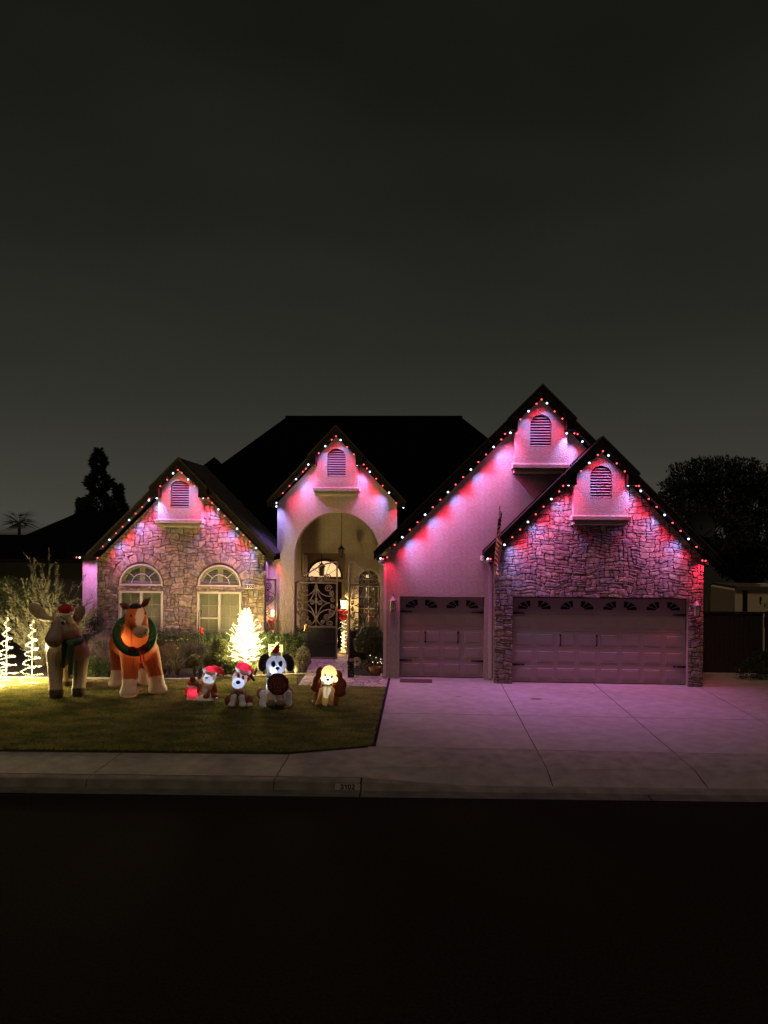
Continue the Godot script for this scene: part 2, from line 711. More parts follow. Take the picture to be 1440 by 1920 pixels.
func materials() -> void:
	var fine := noise_tex("fine", 0.035, 0.62, 1.0)
	var patchy := noise_tex("patchy", 0.008, 0.70, 1.0)
	var grain := noise_tex("grain", 0.06, 0.0, 1.0, 512, FastNoiseLite.TYPE_SIMPLEX_SMOOTH, 3)
	var cells := noise_tex("cells", 0.045, 0.0, 1.0, 512, FastNoiseLite.TYPE_PERLIN, 4)
	var fabric := noise_tex("fabric", 0.02, 0.0, 1.0, 512, FastNoiseLite.TYPE_SIMPLEX_SMOOTH, 2)
	var wood := noise_tex("wood", 0.02, 0.55, 1.0)
	mat("concrete", lin(0.36, 0.33, 0.30), 0.85, {"tex": noise_tex("slab", 0.006, 0.86, 1.0, 1024, FastNoiseLite.TYPE_SIMPLEX_SMOOTH, 6), "bump": grain, "depth": 0.15, "scale": 0.35})
	mat("concrete_worn", lin(0.31, 0.28, 0.25), 0.88, {"tex": noise_tex("slab_b", 0.005, 0.78, 1.0, 1024, FastNoiseLite.TYPE_SIMPLEX_SMOOTH, 6), "bump": grain, "depth": 0.15, "scale": 0.4})
	mat("kerb", lin(0.24, 0.21, 0.18), 0.9, {"tex": patchy, "bump": grain, "depth": 0.15, "scale": 0.5})
	mat("gutter", lin(0.13, 0.12, 0.105), 0.9, {"tex": patchy, "bump": grain, "depth": 0.15, "scale": 0.5})
	mat("joint", lin(0.02, 0.018, 0.016), 1.0)
	mat("asphalt", lin(0.024, 0.019, 0.015), 1.0, {"spec": 0.15, "tex": fine, "bump": cells, "depth": 0.5, "scale": 1.2})
	mat("soil", lin(0.035, 0.025, 0.016), 1.0, {"tex": fine, "bump": cells, "depth": 2.0, "scale": 1.5})
	mat("turf", lin(0.09, 0.085, 0.03), 1.0, {"tex": patchy, "scale": 0.6})
	mat("far_ground", lin(0.03, 0.03, 0.02), 1.0, {"tex": patchy, "scale": 0.05})
	mat("stucco", lin(0.45, 0.375, 0.285), 0.92, {"bump": noise_tex("stucco", 0.03, 0.0, 1.0, 512, FastNoiseLite.TYPE_PERLIN, 4), "depth": 1.0, "scale": 2.0, "tex": noise_tex("stain", 0.01, 0.86, 1.0)})
	mat("mortar", lin(0.12, 0.095, 0.075), 1.0, {"bump": grain, "depth": 0.5, "scale": 1.5})
	var tones := [lin(0.36, 0.29, 0.22), lin(0.30, 0.24, 0.19), lin(0.42, 0.34, 0.25), lin(0.26, 0.21, 0.18), lin(0.34, 0.26, 0.18), lin(0.31, 0.28, 0.25), lin(0.40, 0.30, 0.22)]
	for i in tones.size():
		mat("stone%d" % i, Color(tones[i].r * 1.3, tones[i].g * 1.25, tones[i].b * 1.2), 0.9, {"tex": noise_tex("stone_tone", 0.014, 0.55, 1.0, 512, FastNoiseLite.TYPE_SIMPLEX_SMOOTH, 6), "bump": noise_tex("rock", 0.02, 0.0, 1.0, 512, FastNoiseLite.TYPE_SIMPLEX_SMOOTH, 6), "depth": 1.2, "scale": 0.9})
	mat("roof_tile", lin(0.006, 0.005, 0.005), 1.0, {"spec": 0.1, "tex": fine, "bump": grain, "depth": 0.4, "scale": 1.0})
	mat("shingle_a", lin(0.06, 0.05, 0.05), 0.85, {"tex": fine, "bump": grain, "depth": 0.3, "scale": 1.5})
	mat("shingle_b", lin(0.045, 0.038, 0.04), 0.85, {"tex": fine, "bump": grain, "depth": 0.3, "scale": 1.5})
	mat("trim", lin(0.032, 0.024, 0.019), 0.8, {"spec": 0.3, "tex": wood, "scale": 0.8})
	mat("trim_edge", lin(0.055, 0.042, 0.032), 0.7, {"spec": 0.3})
	mat("soffit", lin(0.05, 0.042, 0.036), 0.8)
	mat("slat", lin(0.27, 0.23, 0.20), 0.7)
	mat("dark", lin(0.012, 0.010, 0.010), 0.9)
	mat("door_paint", lin(0.30, 0.235, 0.21), 0.6, {"bump": noise_tex("woodgrain", 0.05, 0.0, 1.0), "depth": 0.05, "scale": 2.0})
	mat("iron", lin(0.018, 0.015, 0.014), 0.45, {"metal": 0.3})
	mat("iron_brown", lin(0.15, 0.115, 0.09), 0.5, {"metal": 0.2})
	mat("white_frame", lin(0.50, 0.46, 0.33), 0.5)
	mat("shutter", lin(0.28, 0.26, 0.15), 0.6)
	mat("blind", lin(0.22, 0.21, 0.12), 0.7)
	mat("glass", lin(0.8, 0.85, 0.8), 0.02, {"glass": 0.06})
	mat("black_glass", lin(0.008, 0.008, 0.009), 0.08)
	mat("gutter_metal", lin(0.55, 0.50, 0.46), 0.5)
	mat("flag_white", lin(0.6, 0.57, 0.55), 0.8)
	mat("metal_grey", lin(0.25, 0.25, 0.25), 0.4, {"metal": 0.7})
	mat("wood_dark", lin(0.045, 0.022, 0.018), 0.8, {"tex": wood, "bump": grain, "depth": 0.2, "scale": 1.0})
	mat("wood_light", lin(0.50, 0.25, 0.08), 0.8, {"tex": wood, "scale": 1.0})
	var tones2 := [lin(0.42, 0.36, 0.33), lin(0.36, 0.30, 0.27), lin(0.46, 0.38, 0.34), lin(0.33, 0.29, 0.28)]
	for i in tones2.size():
		mat("flag%d" % i, tones2[i], 0.8, {"tex": noise_tex("stone_tone", 0.014, 0.55, 1.0), "bump": noise_tex("rock", 0.02, 0.0, 1.0, 512, FastNoiseLite.TYPE_SIMPLEX_SMOOTH, 6), "depth": 1.0, "scale": 0.9})
	mat("leaf", lin(1, 1, 1), 0.42, {"vc": true, "back": 0.4})
	mat("leaf_dull", lin(1, 1, 1), 0.75, {"vc": true, "back": 0.2})
	mat("grass", lin(1, 1, 1), 0.7, {"vc": true, "back": 0.4})
	mat("bark", lin(0.10, 0.08, 0.055), 0.9, {"tex": fine, "bump": cells, "depth": 0.6, "scale": 3.0})
	mat("skin_lit", lin(1, 1, 1), 0.6, {"vc": true, "back": 0.75, "bump": fabric, "depth": 0.8, "scale": 2.0, "world": false})
	mat("skin", lin(1, 1, 1), 0.65, {"vc": true, "back": 0.12, "bump": fabric, "depth": 0.8, "scale": 2.0, "world": false})
	for e in [["red", lin(0.48, 0.02, 0.03)], ["fur_white", lin(0.75, 0.73, 0.70)], ["black", lin(0.012, 0.012, 0.014)], ["eye_blue", lin(0.015, 0.03, 0.10)], ["eye_grey", lin(0.10, 0.085, 0.075)], ["nose", lin(0.01, 0.012, 0.035)], ["green", lin(0.035, 0.10, 0.035)], ["teal", lin(0.05, 0.35, 0.30)], ["auburn", lin(0.20, 0.045, 0.012)], ["antler", lin(0.42, 0.32, 0.20)], ["antler_brown", lin(0.20, 0.13, 0.10)], ["maroon", lin(0.10, 0.012, 0.010)], ["letter_white", lin(0.25, 0.11, 0.095)], ["mane", lin(0.025, 0.012, 0.008)], ["chestnut", lin(0.26, 0.07, 0.02)], ["berry", lin(0.40, 0.02, 0.02)], ["tan", lin(0.40, 0.24, 0.11)], ["wreath", lin(0.014, 0.085, 0.026)]]:
		mat("fab_" + e[0], e[1], 0.65, {"back": 0.25})
	mat("led_white", lin(0.9, 0.9, 0.9), 0.3, {"emit": lin(0.62, 0.82, 1.0), "power": 3.0})
	mat("led_red", lin(0.9, 0.2, 0.2), 0.3, {"emit": lin(1.0, 0.09, 0.08), "power": 2.4})
	mat("led_warm", lin(0.9, 0.9, 0.8), 0.3, {"emit": lin(1.0, 0.86, 0.58), "power": 1.6})
	mat("led_tree", lin(0.9, 0.9, 0.8), 0.3, {"emit": lin(1.0, 0.94, 0.76), "power": 1.3})
	mat("lamp_glass", lin(0.9, 0.85, 0.7), 0.3, {"emit": lin(1.0, 0.85, 0.55), "power": 3.0})
	mat("lit_pane", lin(0.5, 0.4, 0.3), 0.3, {"emit": lin(1.0, 0.62, 0.30), "power": 0.95})
	mat("lit_room", lin(0.4, 0.3, 0.2), 0.4, {"emit": lin(1.0, 0.65, 0.35), "power": 0.35})

# ---------------------------------------------------------------- ground
func strip_quad(p: Array) -> PackedVector2Array:
	return PackedVector2Array(p)

# a slab lying on the ground: outline in (x, z), top at y
func slab(parent: Node3D, called: String, outline: PackedVector2Array, y: float, thick: float, m: Material, gap := 0.006) -> void:
	var b := MB.new()
	var fl := PackedVector2Array()
	for q in outline:
		fl.push_back(Vector2(q.x, -q.y))
	var inner: Array = Geometry2D.offset_polygon(fl, -gap, Geometry2D.JOIN_MITER)
	if inner.is_empty():
		return
	b.prism(inner[0], y - thick, y, [], Transform3D(Basis(Vector3(1, 0, 0), Vector3(0, 0, -1), Vector3(0, 1, 0)), Vector3.ZERO))
	struct(b, called, m, parent)

func kerb_z(x: float) -> float:
	return 8.84 - 0.034 * x
func walk_z(x: float) -> float:
	return 7.18 - 0.04 * x

func build_ground() -> void:
	var b := MB.new()
	b.quad(Vector3(-400, -0.30, 40), Vector3(400, -0.30, 40), Vector3(400, -0.30, -500), Vector3(-400, -0.30, -500))
	struct(b, "ground", mats.far_ground)
	b = MB.new()
	b.quad(Vector3(-60, -0.155, 34), Vector3(60, -0.155, 34), Vector3(60, -0.155, kerb_z(60) + 0.1), Vector3(-60, -0.155, kerb_z(-60) + 0.1))
	struct(b, "road", mats.asphalt)
	# soil under beds and lawn
	b = MB.new()
	b.quad(Vector3(-40, -0.02, walk_z(-40) - 0.1), Vector3(-0.9, -0.02, walk_z(-0.9) - 0.3), Vector3(-0.9, -0.02, -14), Vector3(-40, -0.02, -14))
	struct(b, "soil", mats.soil)
	b = MB.new()
	b.quad(Vector3(7.6, -0.06, 9), Vector3(60, -0.06, 7), Vector3(60, -0.06, -40), Vector3(7.6, -0.06, -40))
	struct(b, "side_ground", mats.soil)
	# driveway: broom-finished slabs with open joints
	var xs := [-0.86, 2.24, 4.83, 7.62, 11.2]
	var zs := [-1.4, 3.80, 6.62]
	b = MB.new()
	b.quad(Vector3(-0.88, -0.02, 7.85), Vector3(30, -0.02, 6.8), Vector3(30, -0.02, -1.4), Vector3(-0.88, -0.02, -1.4))
	var drive := ground_piece("driveway")
	struct(b, "joint_bed", mats.joint, drive)
	for i in xs.size() - 1:
		for j in zs.size() - 1:
			var x0: float = xs[i]
			var x1: float = xs[i + 1]
			slab(drive, "slab", PackedVector2Array([Vector2(x0, zs[j]), Vector2(x1, zs[j]), Vector2(x1, zs[j + 1]), Vector2(x0, zs[j + 1])]), 0.0, 0.1, mats.concrete, 0.009)
	slab(drive, "slab", PackedVector2Array([Vector2(7.62, -8.0), Vector2(10.2, -8.0), Vector2(10.2, -2.2), Vector2(11.2, -1.4), Vector2(7.62, -1.4)]), 0.0, 0.1, mats.concrete, 0.009)
	# the strip between the lower joint and the pavement, and the ramp that dips to the gutter
	for i in xs.size() - 1:
		var x0: float = xs[i] - (0.14 if i == 0 else 0.0)
		var x1: float = xs[i + 1] + (6.0 if i == 3 else 0.0)
		slab(drive, "apron", PackedVector2Array([Vector2(x0, 6.62), Vector2(x1, 6.62), Vector2(x1, kerb_z(x1) - 0.95), Vector2(x0, kerb_z(x0) - 0.95)]), 0.0, 0.1, mats.concrete_worn, 0.006)
		var r := MB.new()
		var z0 := kerb_z(x0) - 0.95
		var z1 := kerb_z(x1) - 0.95
		if i == 0:                                              # the kerb dips beside the drive: a warped wing, then the flat ramp
			r.quad(Vector3(x0, 0, z0), Vector3(x0 + 0.02, 0, z0 + 0.62), Vector3(0.75, -0.105, kerb_z(0.75) - 0.30), Vector3(0.75, 0, kerb_z(0.75) - 0.95))
			r.quad(Vector3(0.75, 0, kerb_z(0.75) - 0.95), Vector3(0.75, -0.105, kerb_z(0.75) - 0.30), Vector3(x1 - 0.008, -0.105, kerb_z(x1) - 0.30), Vector3(x1 - 0.008, 0, z1))
		else:
			r.quad(Vector3(x0 + 0.008, 0, z0), Vector3(x0 + 0.008, -0.105, kerb_z(x0) - 0.30), Vector3(x1 - 0.008, -0.105, kerb_z(x1) - 0.30), Vector3(x1 - 0.008, 0, z1))
		struct(r, "ramp", mats.concrete_worn, drive)
	# oil stains on the slabs
	for s in [[2.94, 2.0, 0.20, 0.10], [0.98, 1.9, 0.09, 0.05], [8.6, 2.6, 0.35, 0.14], [9.1, 3.2, 0.3, 0.12], [3.2, 2.5, 0.04, 0.03], [1.6, 5.1, 0.04, 0.03]]:
		var st := MB.new()
		var pr := []
		for k in 14:
			var rad := rr(0.55, 1.1)
			pr.push_back(Vector3(s[0] + cos(TAU * k / 14) * s[2] * rad, 0.004, s[1] + sin(TAU * k / 14) * s[3] * rad))
		for k in 14:
			st.tri(Vector3(s[0], 0.004, s[1]), pr[(k + 1) % 14], pr[k])
		part(st, "stain", mat("oil", lin(0.10, 0.07, 0.06), 0.6), drive)
	# pavement along the lawn
	var walk := ground_piece("pavement")
	var px := [-60.0, -18.0, -14.8, -11.7, -8.6, -5.55, -2.42, -0.98]
	for i in px.size() - 1:
		var x0: float = px[i]
		var x1: float = px[i + 1]
		var b0 := walk_z(x0)
		var b1 := walk_z(x1) if i < 6 else 6.70
		if i == 6:
			b0 = 7.26
		slab(walk, "slab", PackedVector2Array([Vector2(x0, b0), Vector2(x1, b1), Vector2(x1, kerb_z(x1) - 0.34), Vector2(x0, kerb_z(x0) - 0.34)]), 0.0, 0.12, mats.concrete_worn, 0.007)
	# kerb with its top, face and gutter pan, in lengths
	var kerb := ground_piece("kerb")
	for i in px.size() - 1:
		var x0: float = px[i] + 0.006
		var x1: float = px[i + 1] - 0.006
		var k := MB.new()
		var prof := [[-0.335, -0.2], [-0.335, -0.004], [-0.17, -0.006], [-0.12, -0.02], [-0.08, -0.148], [-0.08, -0.2]]
		for j in prof.size() - 1:
			k.quad(Vector3(x0, prof[j][1], kerb_z(x0) + prof[j][0]), Vector3(x0, prof[j + 1][1], kerb_z(x0) + prof[j + 1][0]), Vector3(x1, prof[j + 1][1], kerb_z(x1) + prof[j + 1][0]), Vector3(x1, prof[j][1], kerb_z(x1) + prof[j][0]))
		struct(k, "kerbstone", mats.kerb, kerb)
	for e in [[-60.0, -0.98], [-0.96, 3.74], [3.76, 40.0]]:
		var g := MB.new()
		var x0: float = e[0]
		var x1: float = e[1]
		g.quad(Vector3(x0, -0.142, kerb_z(x0) - 0.12), Vector3(x0, -0.150, kerb_z(x0) + 0.20), Vector3(x1, -0.150, kerb_z(x1) + 0.20), Vector3(x1, -0.142, kerb_z(x1) - 0.12))
		struct(g, "gutter_pan", mats.gutter, kerb)
	var lip := MB.new()                                         # low roll of the kerb across the drive
	for e in [[-0.96, 0.0, 0.75, 1.0], [0.75, 1.0, 40.0, 1.0]]:
		var x0: float = e[0]
		var x1: float = e[2]
		var y0 := lerpf(-0.004, -0.105, e[1])
		var y1 := lerpf(-0.004, -0.105, e[3])
		lip.quad(Vector3(x0, y0, kerb_z(x0) - 0.335), Vector3(x0, y0 - 0.003, kerb_z(x0) - 0.17), Vector3(x1, y1 - 0.003, kerb_z(x1) - 0.17), Vector3(x1, y1, kerb_z(x1) - 0.335))
		lip.quad(Vector3(x0, y0 - 0.003, kerb_z(x0) - 0.17), Vector3(x0, -0.148, kerb_z(x0) - 0.08), Vector3(x1, -0.148, kerb_z(x1) - 0.08), Vector3(x1, y1 - 0.003, kerb_z(x1) - 0.17))
	struct(lip, "kerb_roll", mats.kerb, kerb)
	# painted house number on the kerb face
	var np := MB.new()
	var nb := Basis(Vector3.UP, 0.034) * Basis(Vector3.RIGHT, -0.29)
	np.box(Vector3.ZERO, Vector3(0.42, 0.105, 0.004))
	var plate := part(np, "number_patch", mat("number_grey", lin(0.30, 0.26, 0.22), 0.9), kerb)
	plate.transform = Transform3D(nb, Vector3(-1.19, -0.084, kerb_z(-1.19) - 0.095))
	letters("3102", 0.082, mats.black_glass, kerb, Vector3(-1.19, -0.083, kerb_z(-1.19) - 0.091), nb, true, 0.004)
	# lawn
	b = MB.new()
	var out := [Vector2(-0.93, 1.0), Vector2(-0.93, 6.60), Vector2(-2.42, 7.18), Vector2(-8, 7.42), Vector2(-40, 8.7), Vector2(-40, 0.7), Vector2(-11.7, 0.62), Vector2(-6.8, 0.42), Vector2(-5.2, -0.05), Vector2(-3.6, -0.62), Vector2(-3.35, 0.92)]
	var lp := PackedVector2Array(out)
	var flip := PackedVector2Array()
	for q in lp:
		flip.push_back(Vector2(q.x, -q.y))
	b.prism(flip, -0.03, 0.022, [], Transform3D(Basis(Vector3(1, 0, 0), Vector3(0, 0, -1), Vector3(0, 1, 0)), Vector3.ZERO))
	struct(b, "lawn", mats.turf)
	var bl := MB.new()
	for k in 6:
		var a := rr(0, TAU)
		var o := Vector3(rr(-0.02, 0.02), 0, rr(-0.02, 0.02))
		var lean := Vector3(cos(a), 0, sin(a)) * rr(0.004, 0.022)
		var sd := Vector3(-sin(a), 0, cos(a)) * 0.0035
		var h := rr(0.028, 0.05)
		var mid := o + lean * 0.35 + Vector3(0, h * 0.6, 0)
		bl.quad(o - sd, o + sd, mid + sd * 0.8, mid - sd * 0.8)
		bl.tri(mid - sd * 0.8, mid + sd * 0.8, o + lean + Vector3(0, h, 0))
	var tuft := bl.mesh()
	var fn := FastNoiseLite.new()
	fn.seed = 5
	fn.frequency = 0.9
	fn.fractal_octaves = 4
	var xf := []
	var cols := PackedColorArray()
	while xf.size() < 62000:
		var q := Vector2(rr(-12.6, -0.92), rr(-0.6, 7.5))
		if not Geometry2D.is_point_in_polygon(q - Vector2(rr(-0.02, 0.035), rr(-0.02, 0.035)), lp):
			continue
		var nz := fn.get_noise_2d(q.x, q.y * 2.2)
		var s := rr(0.75, 1.25) + nz * 0.35
		xf.push_back(Transform3D(Basis(Vector3.UP, rr(0, TAU)).scaled(Vector3(1.15, s, 1.15)), Vector3(q.x, 0.018, q.y)))
		var t := clampf(nz * 1.2 + rr(0.2, 0.8), 0, 1)
		cols.push_back(Color(0.15, 0.19, 0.045).lerp(Color(0.38, 0.33, 0.11), t))
	scatter(self, "lawn_grass", tuft, mats.grass, xf, cols)
	# mowing strip round the planting bed
	var ep := [Vector2(-40, 0.52), Vector2(-11.7, 0.50), Vector2(-9.5, 0.40), Vector2(-6.8, 0.30), Vector2(-5.2, -0.17), Vector2(-3.72, -0.74), Vector2(-3.34, -0.84)]
	var edge := ground_piece("mowing_strip")
	for i in ep.size() - 1:
		var d: Vector2 = (ep[i + 1] - ep[i]).normalized()
		var nn := Vector2(-d.y, d.x) * 0.07
		slab(edge, "edging", PackedVector2Array([ep[i] - nn, ep[i + 1] - nn, ep[i + 1] + nn, ep[i] + nn]), 0.045, 0.12, mats.concrete, 0.003)
	# flagstone path to the gate
	var path := ground_piece("path")
	b = MB.new()
	var region := PackedVector2Array([Vector2(-3.30, 0.92), Vector2(-0.90, 0.92), Vector2(-0.90, -0.62), Vector2(-2.02, -0.62), Vector2(-1.95, -3.4), Vector2(-1.35, -3.45), Vector2(-1.3, -5.9), Vector2(-4.1, -5.9), Vector2(-4.1, -3.45), Vector2(-3.55, -3.3), Vector2(-3.34, -0.7)])
	var fr := PackedVector2Array()
	for q in region:
		fr.push_back(Vector2(q.x, -q.y))
	var lay := Transform3D(Basis(Vector3(1, 0, 0), Vector3(0, 0, -1), Vector3(0, 1, 0)), Vector3.ZERO)
	b.prism(fr, -0.05, 0.012, [], lay)
	struct(b, "mortar_bed", mat("path_mortar", lin(0.10, 0.085, 0.075), 1.0), path)
	var seeds := []
	for i in 9:
		for j in 17:
			seeds.push_back(Vector2(-4.2 + i * 0.42 + rr(-0.19, 0.19), -0.95 + j * 0.42 + rr(-0.19, 0.19)))
	for i in seeds.size():
		var cell := PackedVector2Array([seeds[i] + Vector2(-1.2, -1.2), seeds[i] + Vector2(1.2, -1.2), seeds[i] + Vector2(1.2, 1.2), seeds[i] + Vector2(-1.2, 1.2)])
		for j in seeds.size():
			if i == j or seeds[i].distance_to(seeds[j]) > 1.5:
				continue
			cell = cut(cell, (seeds[i] + seeds[j]) * 0.5, seeds[j] - seeds[i])
			if cell.size() < 3:
				break
		if cell.size() < 3:
			continue
		for q in Geometry2D.intersect_polygons(cell, fr):
			var m := stone_mesh(q, 0.012, 0.024, 0.010, true)
			if m:
				var o := put(m, "flagstone", mats["flag%d" % (rng.randi() % 4)], path)
				o.transform = Transform3D(Basis(Vector3(1, 0, 0), Vector3(0, 0, -1), Vector3(0, 1, 0)), Vector3(0, 0.012, 0))

func cut(p: PackedVector2Array, o: Vector2, n: Vector2) -> PackedVector2Array:   # keep the side away from n
	var r := PackedVector2Array()
	for i in p.size():
		var a := p[i]
		var b := p[(i + 1) % p.size()]
		var da := (a - o).dot(n)
		var db := (b - o).dot(n)
		if da <= 0.0:
			r.push_back(a)
		if (da < 0.0 and db > 0.0) or (da > 0.0 and db < 0.0):
			r.push_back(a.lerp(b, da / (da - db)))
	return r

# ---------------------------------------------------------------- house
const GABLES := {
	"left": {"c": -7.53, "bc": -7.585, "apex": 6.43, "half": 2.95, "s": 1.0, "zw": -2.6, "back": -10.0, "w1": 0.69, "w2": 0.61, "sill": 4.55, "h1": 0.65, "h2": 0.98, "h3": 1.54, "vy": 0.36, "vh": 0.64, "vr": 0.21},
	"arch": {"c": -2.72, "bc": -2.73, "apex": 7.54, "half": 2.20, "s": 1.07, "zw": -3.3, "back": -10.5, "w1": 0.69, "w2": 0.61, "sill": 5.61, "h1": 0.68, "h2": 1.01, "h3": 1.62, "vy": 0.35, "vh": 0.60, "vr": 0.29},
	"big": {"c": 3.305, "bc": 3.32, "apex": 8.27, "half": 4.62, "s": 1.0, "zw": -0.5, "back": -12.0, "w1": 0.73, "w2": 0.65, "sill": 6.12, "h1": 0.90, "h2": 1.20, "h3": 1.82, "vy": 0.48, "vh": 0.60, "vr": 0.30},
	"stone": {"c": 4.835, "bc": 4.885, "apex": 6.77, "half": 3.10, "s": 1.0, "zw": 0.0, "back": -5.0, "w1": 0.74, "w2": 0.66, "sill": 4.67, "h1": 0.80, "h2": 1.13, "h3": 1.72, "vy": 0.47, "vh": 0.60, "vr": 0.29},
}

func chevron(c: float, apex: float, half: float, s: float, top: float, low: float) -> PackedVector2Array:
	return poly([c - half, apex - half * s + low, c, apex + low, c + half, apex - half * s + low, c + half, apex - half * s + top, c, apex + top, c - half, apex - half * s + top])

func solid(o: PackedVector2Array, z0: float, z1: float) -> MB:
	var b := MB.new()
	b.prism(o, z0, z1)
	return b

func boxed(ce: Vector3, s: Vector3) -> MB:
	var b := MB.new()
	b.box(ce, s)
	return b

func gable(key: String) -> void:
	var g: Dictionary = GABLES[key]
	var c: float = g.c
	var ap: float = g.apex
	var s: float = g.s
	var zw: float = g.zw
	var half: float = g.half
	var roof := part(solid(chevron(c, ap, half, s, 0.0, -0.185), g.back, zw + 0.37), "roof", mats.roof_tile, house)
	part(solid(chevron(c, ap, half + 0.012, s, -0.045, -0.25), zw + 0.37, zw + 0.405), "fascia", mats.trim, house)
	part(solid(chevron(c, ap + 0.012, half + 0.03, s, 0.0, -0.055), zw + 0.2, zw + 0.425), "drip_edge", mats.trim_edge, house)
	part(solid(chevron(c, ap, half - 0.3, s, -0.19, -0.215), zw - 0.1, zw + 0.365), "soffit", mats.soffit, house)
	# the part of the roof that comes forward over the vent box
	var sill: float = g.sill
	var ext: float = (ap - (sill + g.h1 + 0.34)) / s
	part(solid(chevron(c, ap + 0.02, ext, s, 0.0, -0.22), zw + 0.1, zw + 0.64), "roof", mats.roof_tile, house)
	part(solid(chevron(c, ap + 0.02, ext + 0.012, s, -0.05, -0.27), zw + 0.64, zw + 0.672), "fascia", mats.trim, house)
	part(solid(chevron(c, ap + 0.03, ext + 0.03, s, 0.0, -0.055), zw + 0.45, zw + 0.69), "drip_edge", mats.trim_edge, house)
	for sg in [-1.0, 1.0]:
		var x0: float = c + sg * (g.w2 + 0.02)
		var x1: float = c + sg * (ext - 0.02)
		var y1: float = ap - ext * s - 0.3
		part(boxed(Vector3((x0 + x1) / 2, y1 + 0.12, zw + 0.36), Vector3(absf(x1 - x0), 0.30, 0.56)), "soffit_box", mats.trim, house)
	c = g.bc
	# vent box: shoulders, peak and an arched louvre
	var w1: float = g.w1
	var w2: float = g.w2
	var out := poly([c - w1, sill, c + w1, sill, c + w1, sill + g.h1, c + w2, sill + g.h1, c + w2, sill + g.h2, c, sill + g.h3, c - w2, sill + g.h2, c - w2, sill + g.h1, c - w1, sill + g.h1])
	var hole := arch(c, 0.295, sill + g.vy, sill + g.vy + g.vh, g.vr)
	var b := MB.new()
	b.wall(out, [hole], zw - 0.05, zw + 0.30)
	part(b, "vent_box", mats.stucco, house)
	b = MB.new()
	b.bevel_box(Vector3(c, sill - 0.065, zw + 0.18), Vector3(w1 * 2 + 0.12, 0.13, 0.40), 0.02)
	part(b, "ledge", mats.stucco, house)
	b = MB.new()
	b.bevel_box(Vector3(c, sill - 0.195, zw + 0.155), Vector3(w1 * 2 + 0.02, 0.128, 0.33), 0.03)
	part(b, "ledge", mats.stucco, house)
	var vent := holder("gable_vent", house)
	b = MB.new()
	b.prism(hole, zw + 0.10, zw + 0.12)
	part(b, "backing", mats.dark, vent)
	var y: float = sill + g.vy + 0.04
	var k := 0
	while y < sill + g.vy + g.vh + g.vr - 0.03:
		var sp: float = sill + g.vy + g.vh
		var hw := 0.285
		if y > sp:
			hw = 0.285 * sqrt(maxf(0.0, 1.0 - pow((y - sp) / g.vr, 2)))
		if hw > 0.04:
			b = MB.new()
			b.box(Vector3(c, y, zw + 0.235), Vector3(hw * 2, 0.012, 0.046), Basis(Vector3.RIGHT, 0.75))
			part(b, "slat", mats.slat, vent)
		y += 0.077
		k += 1

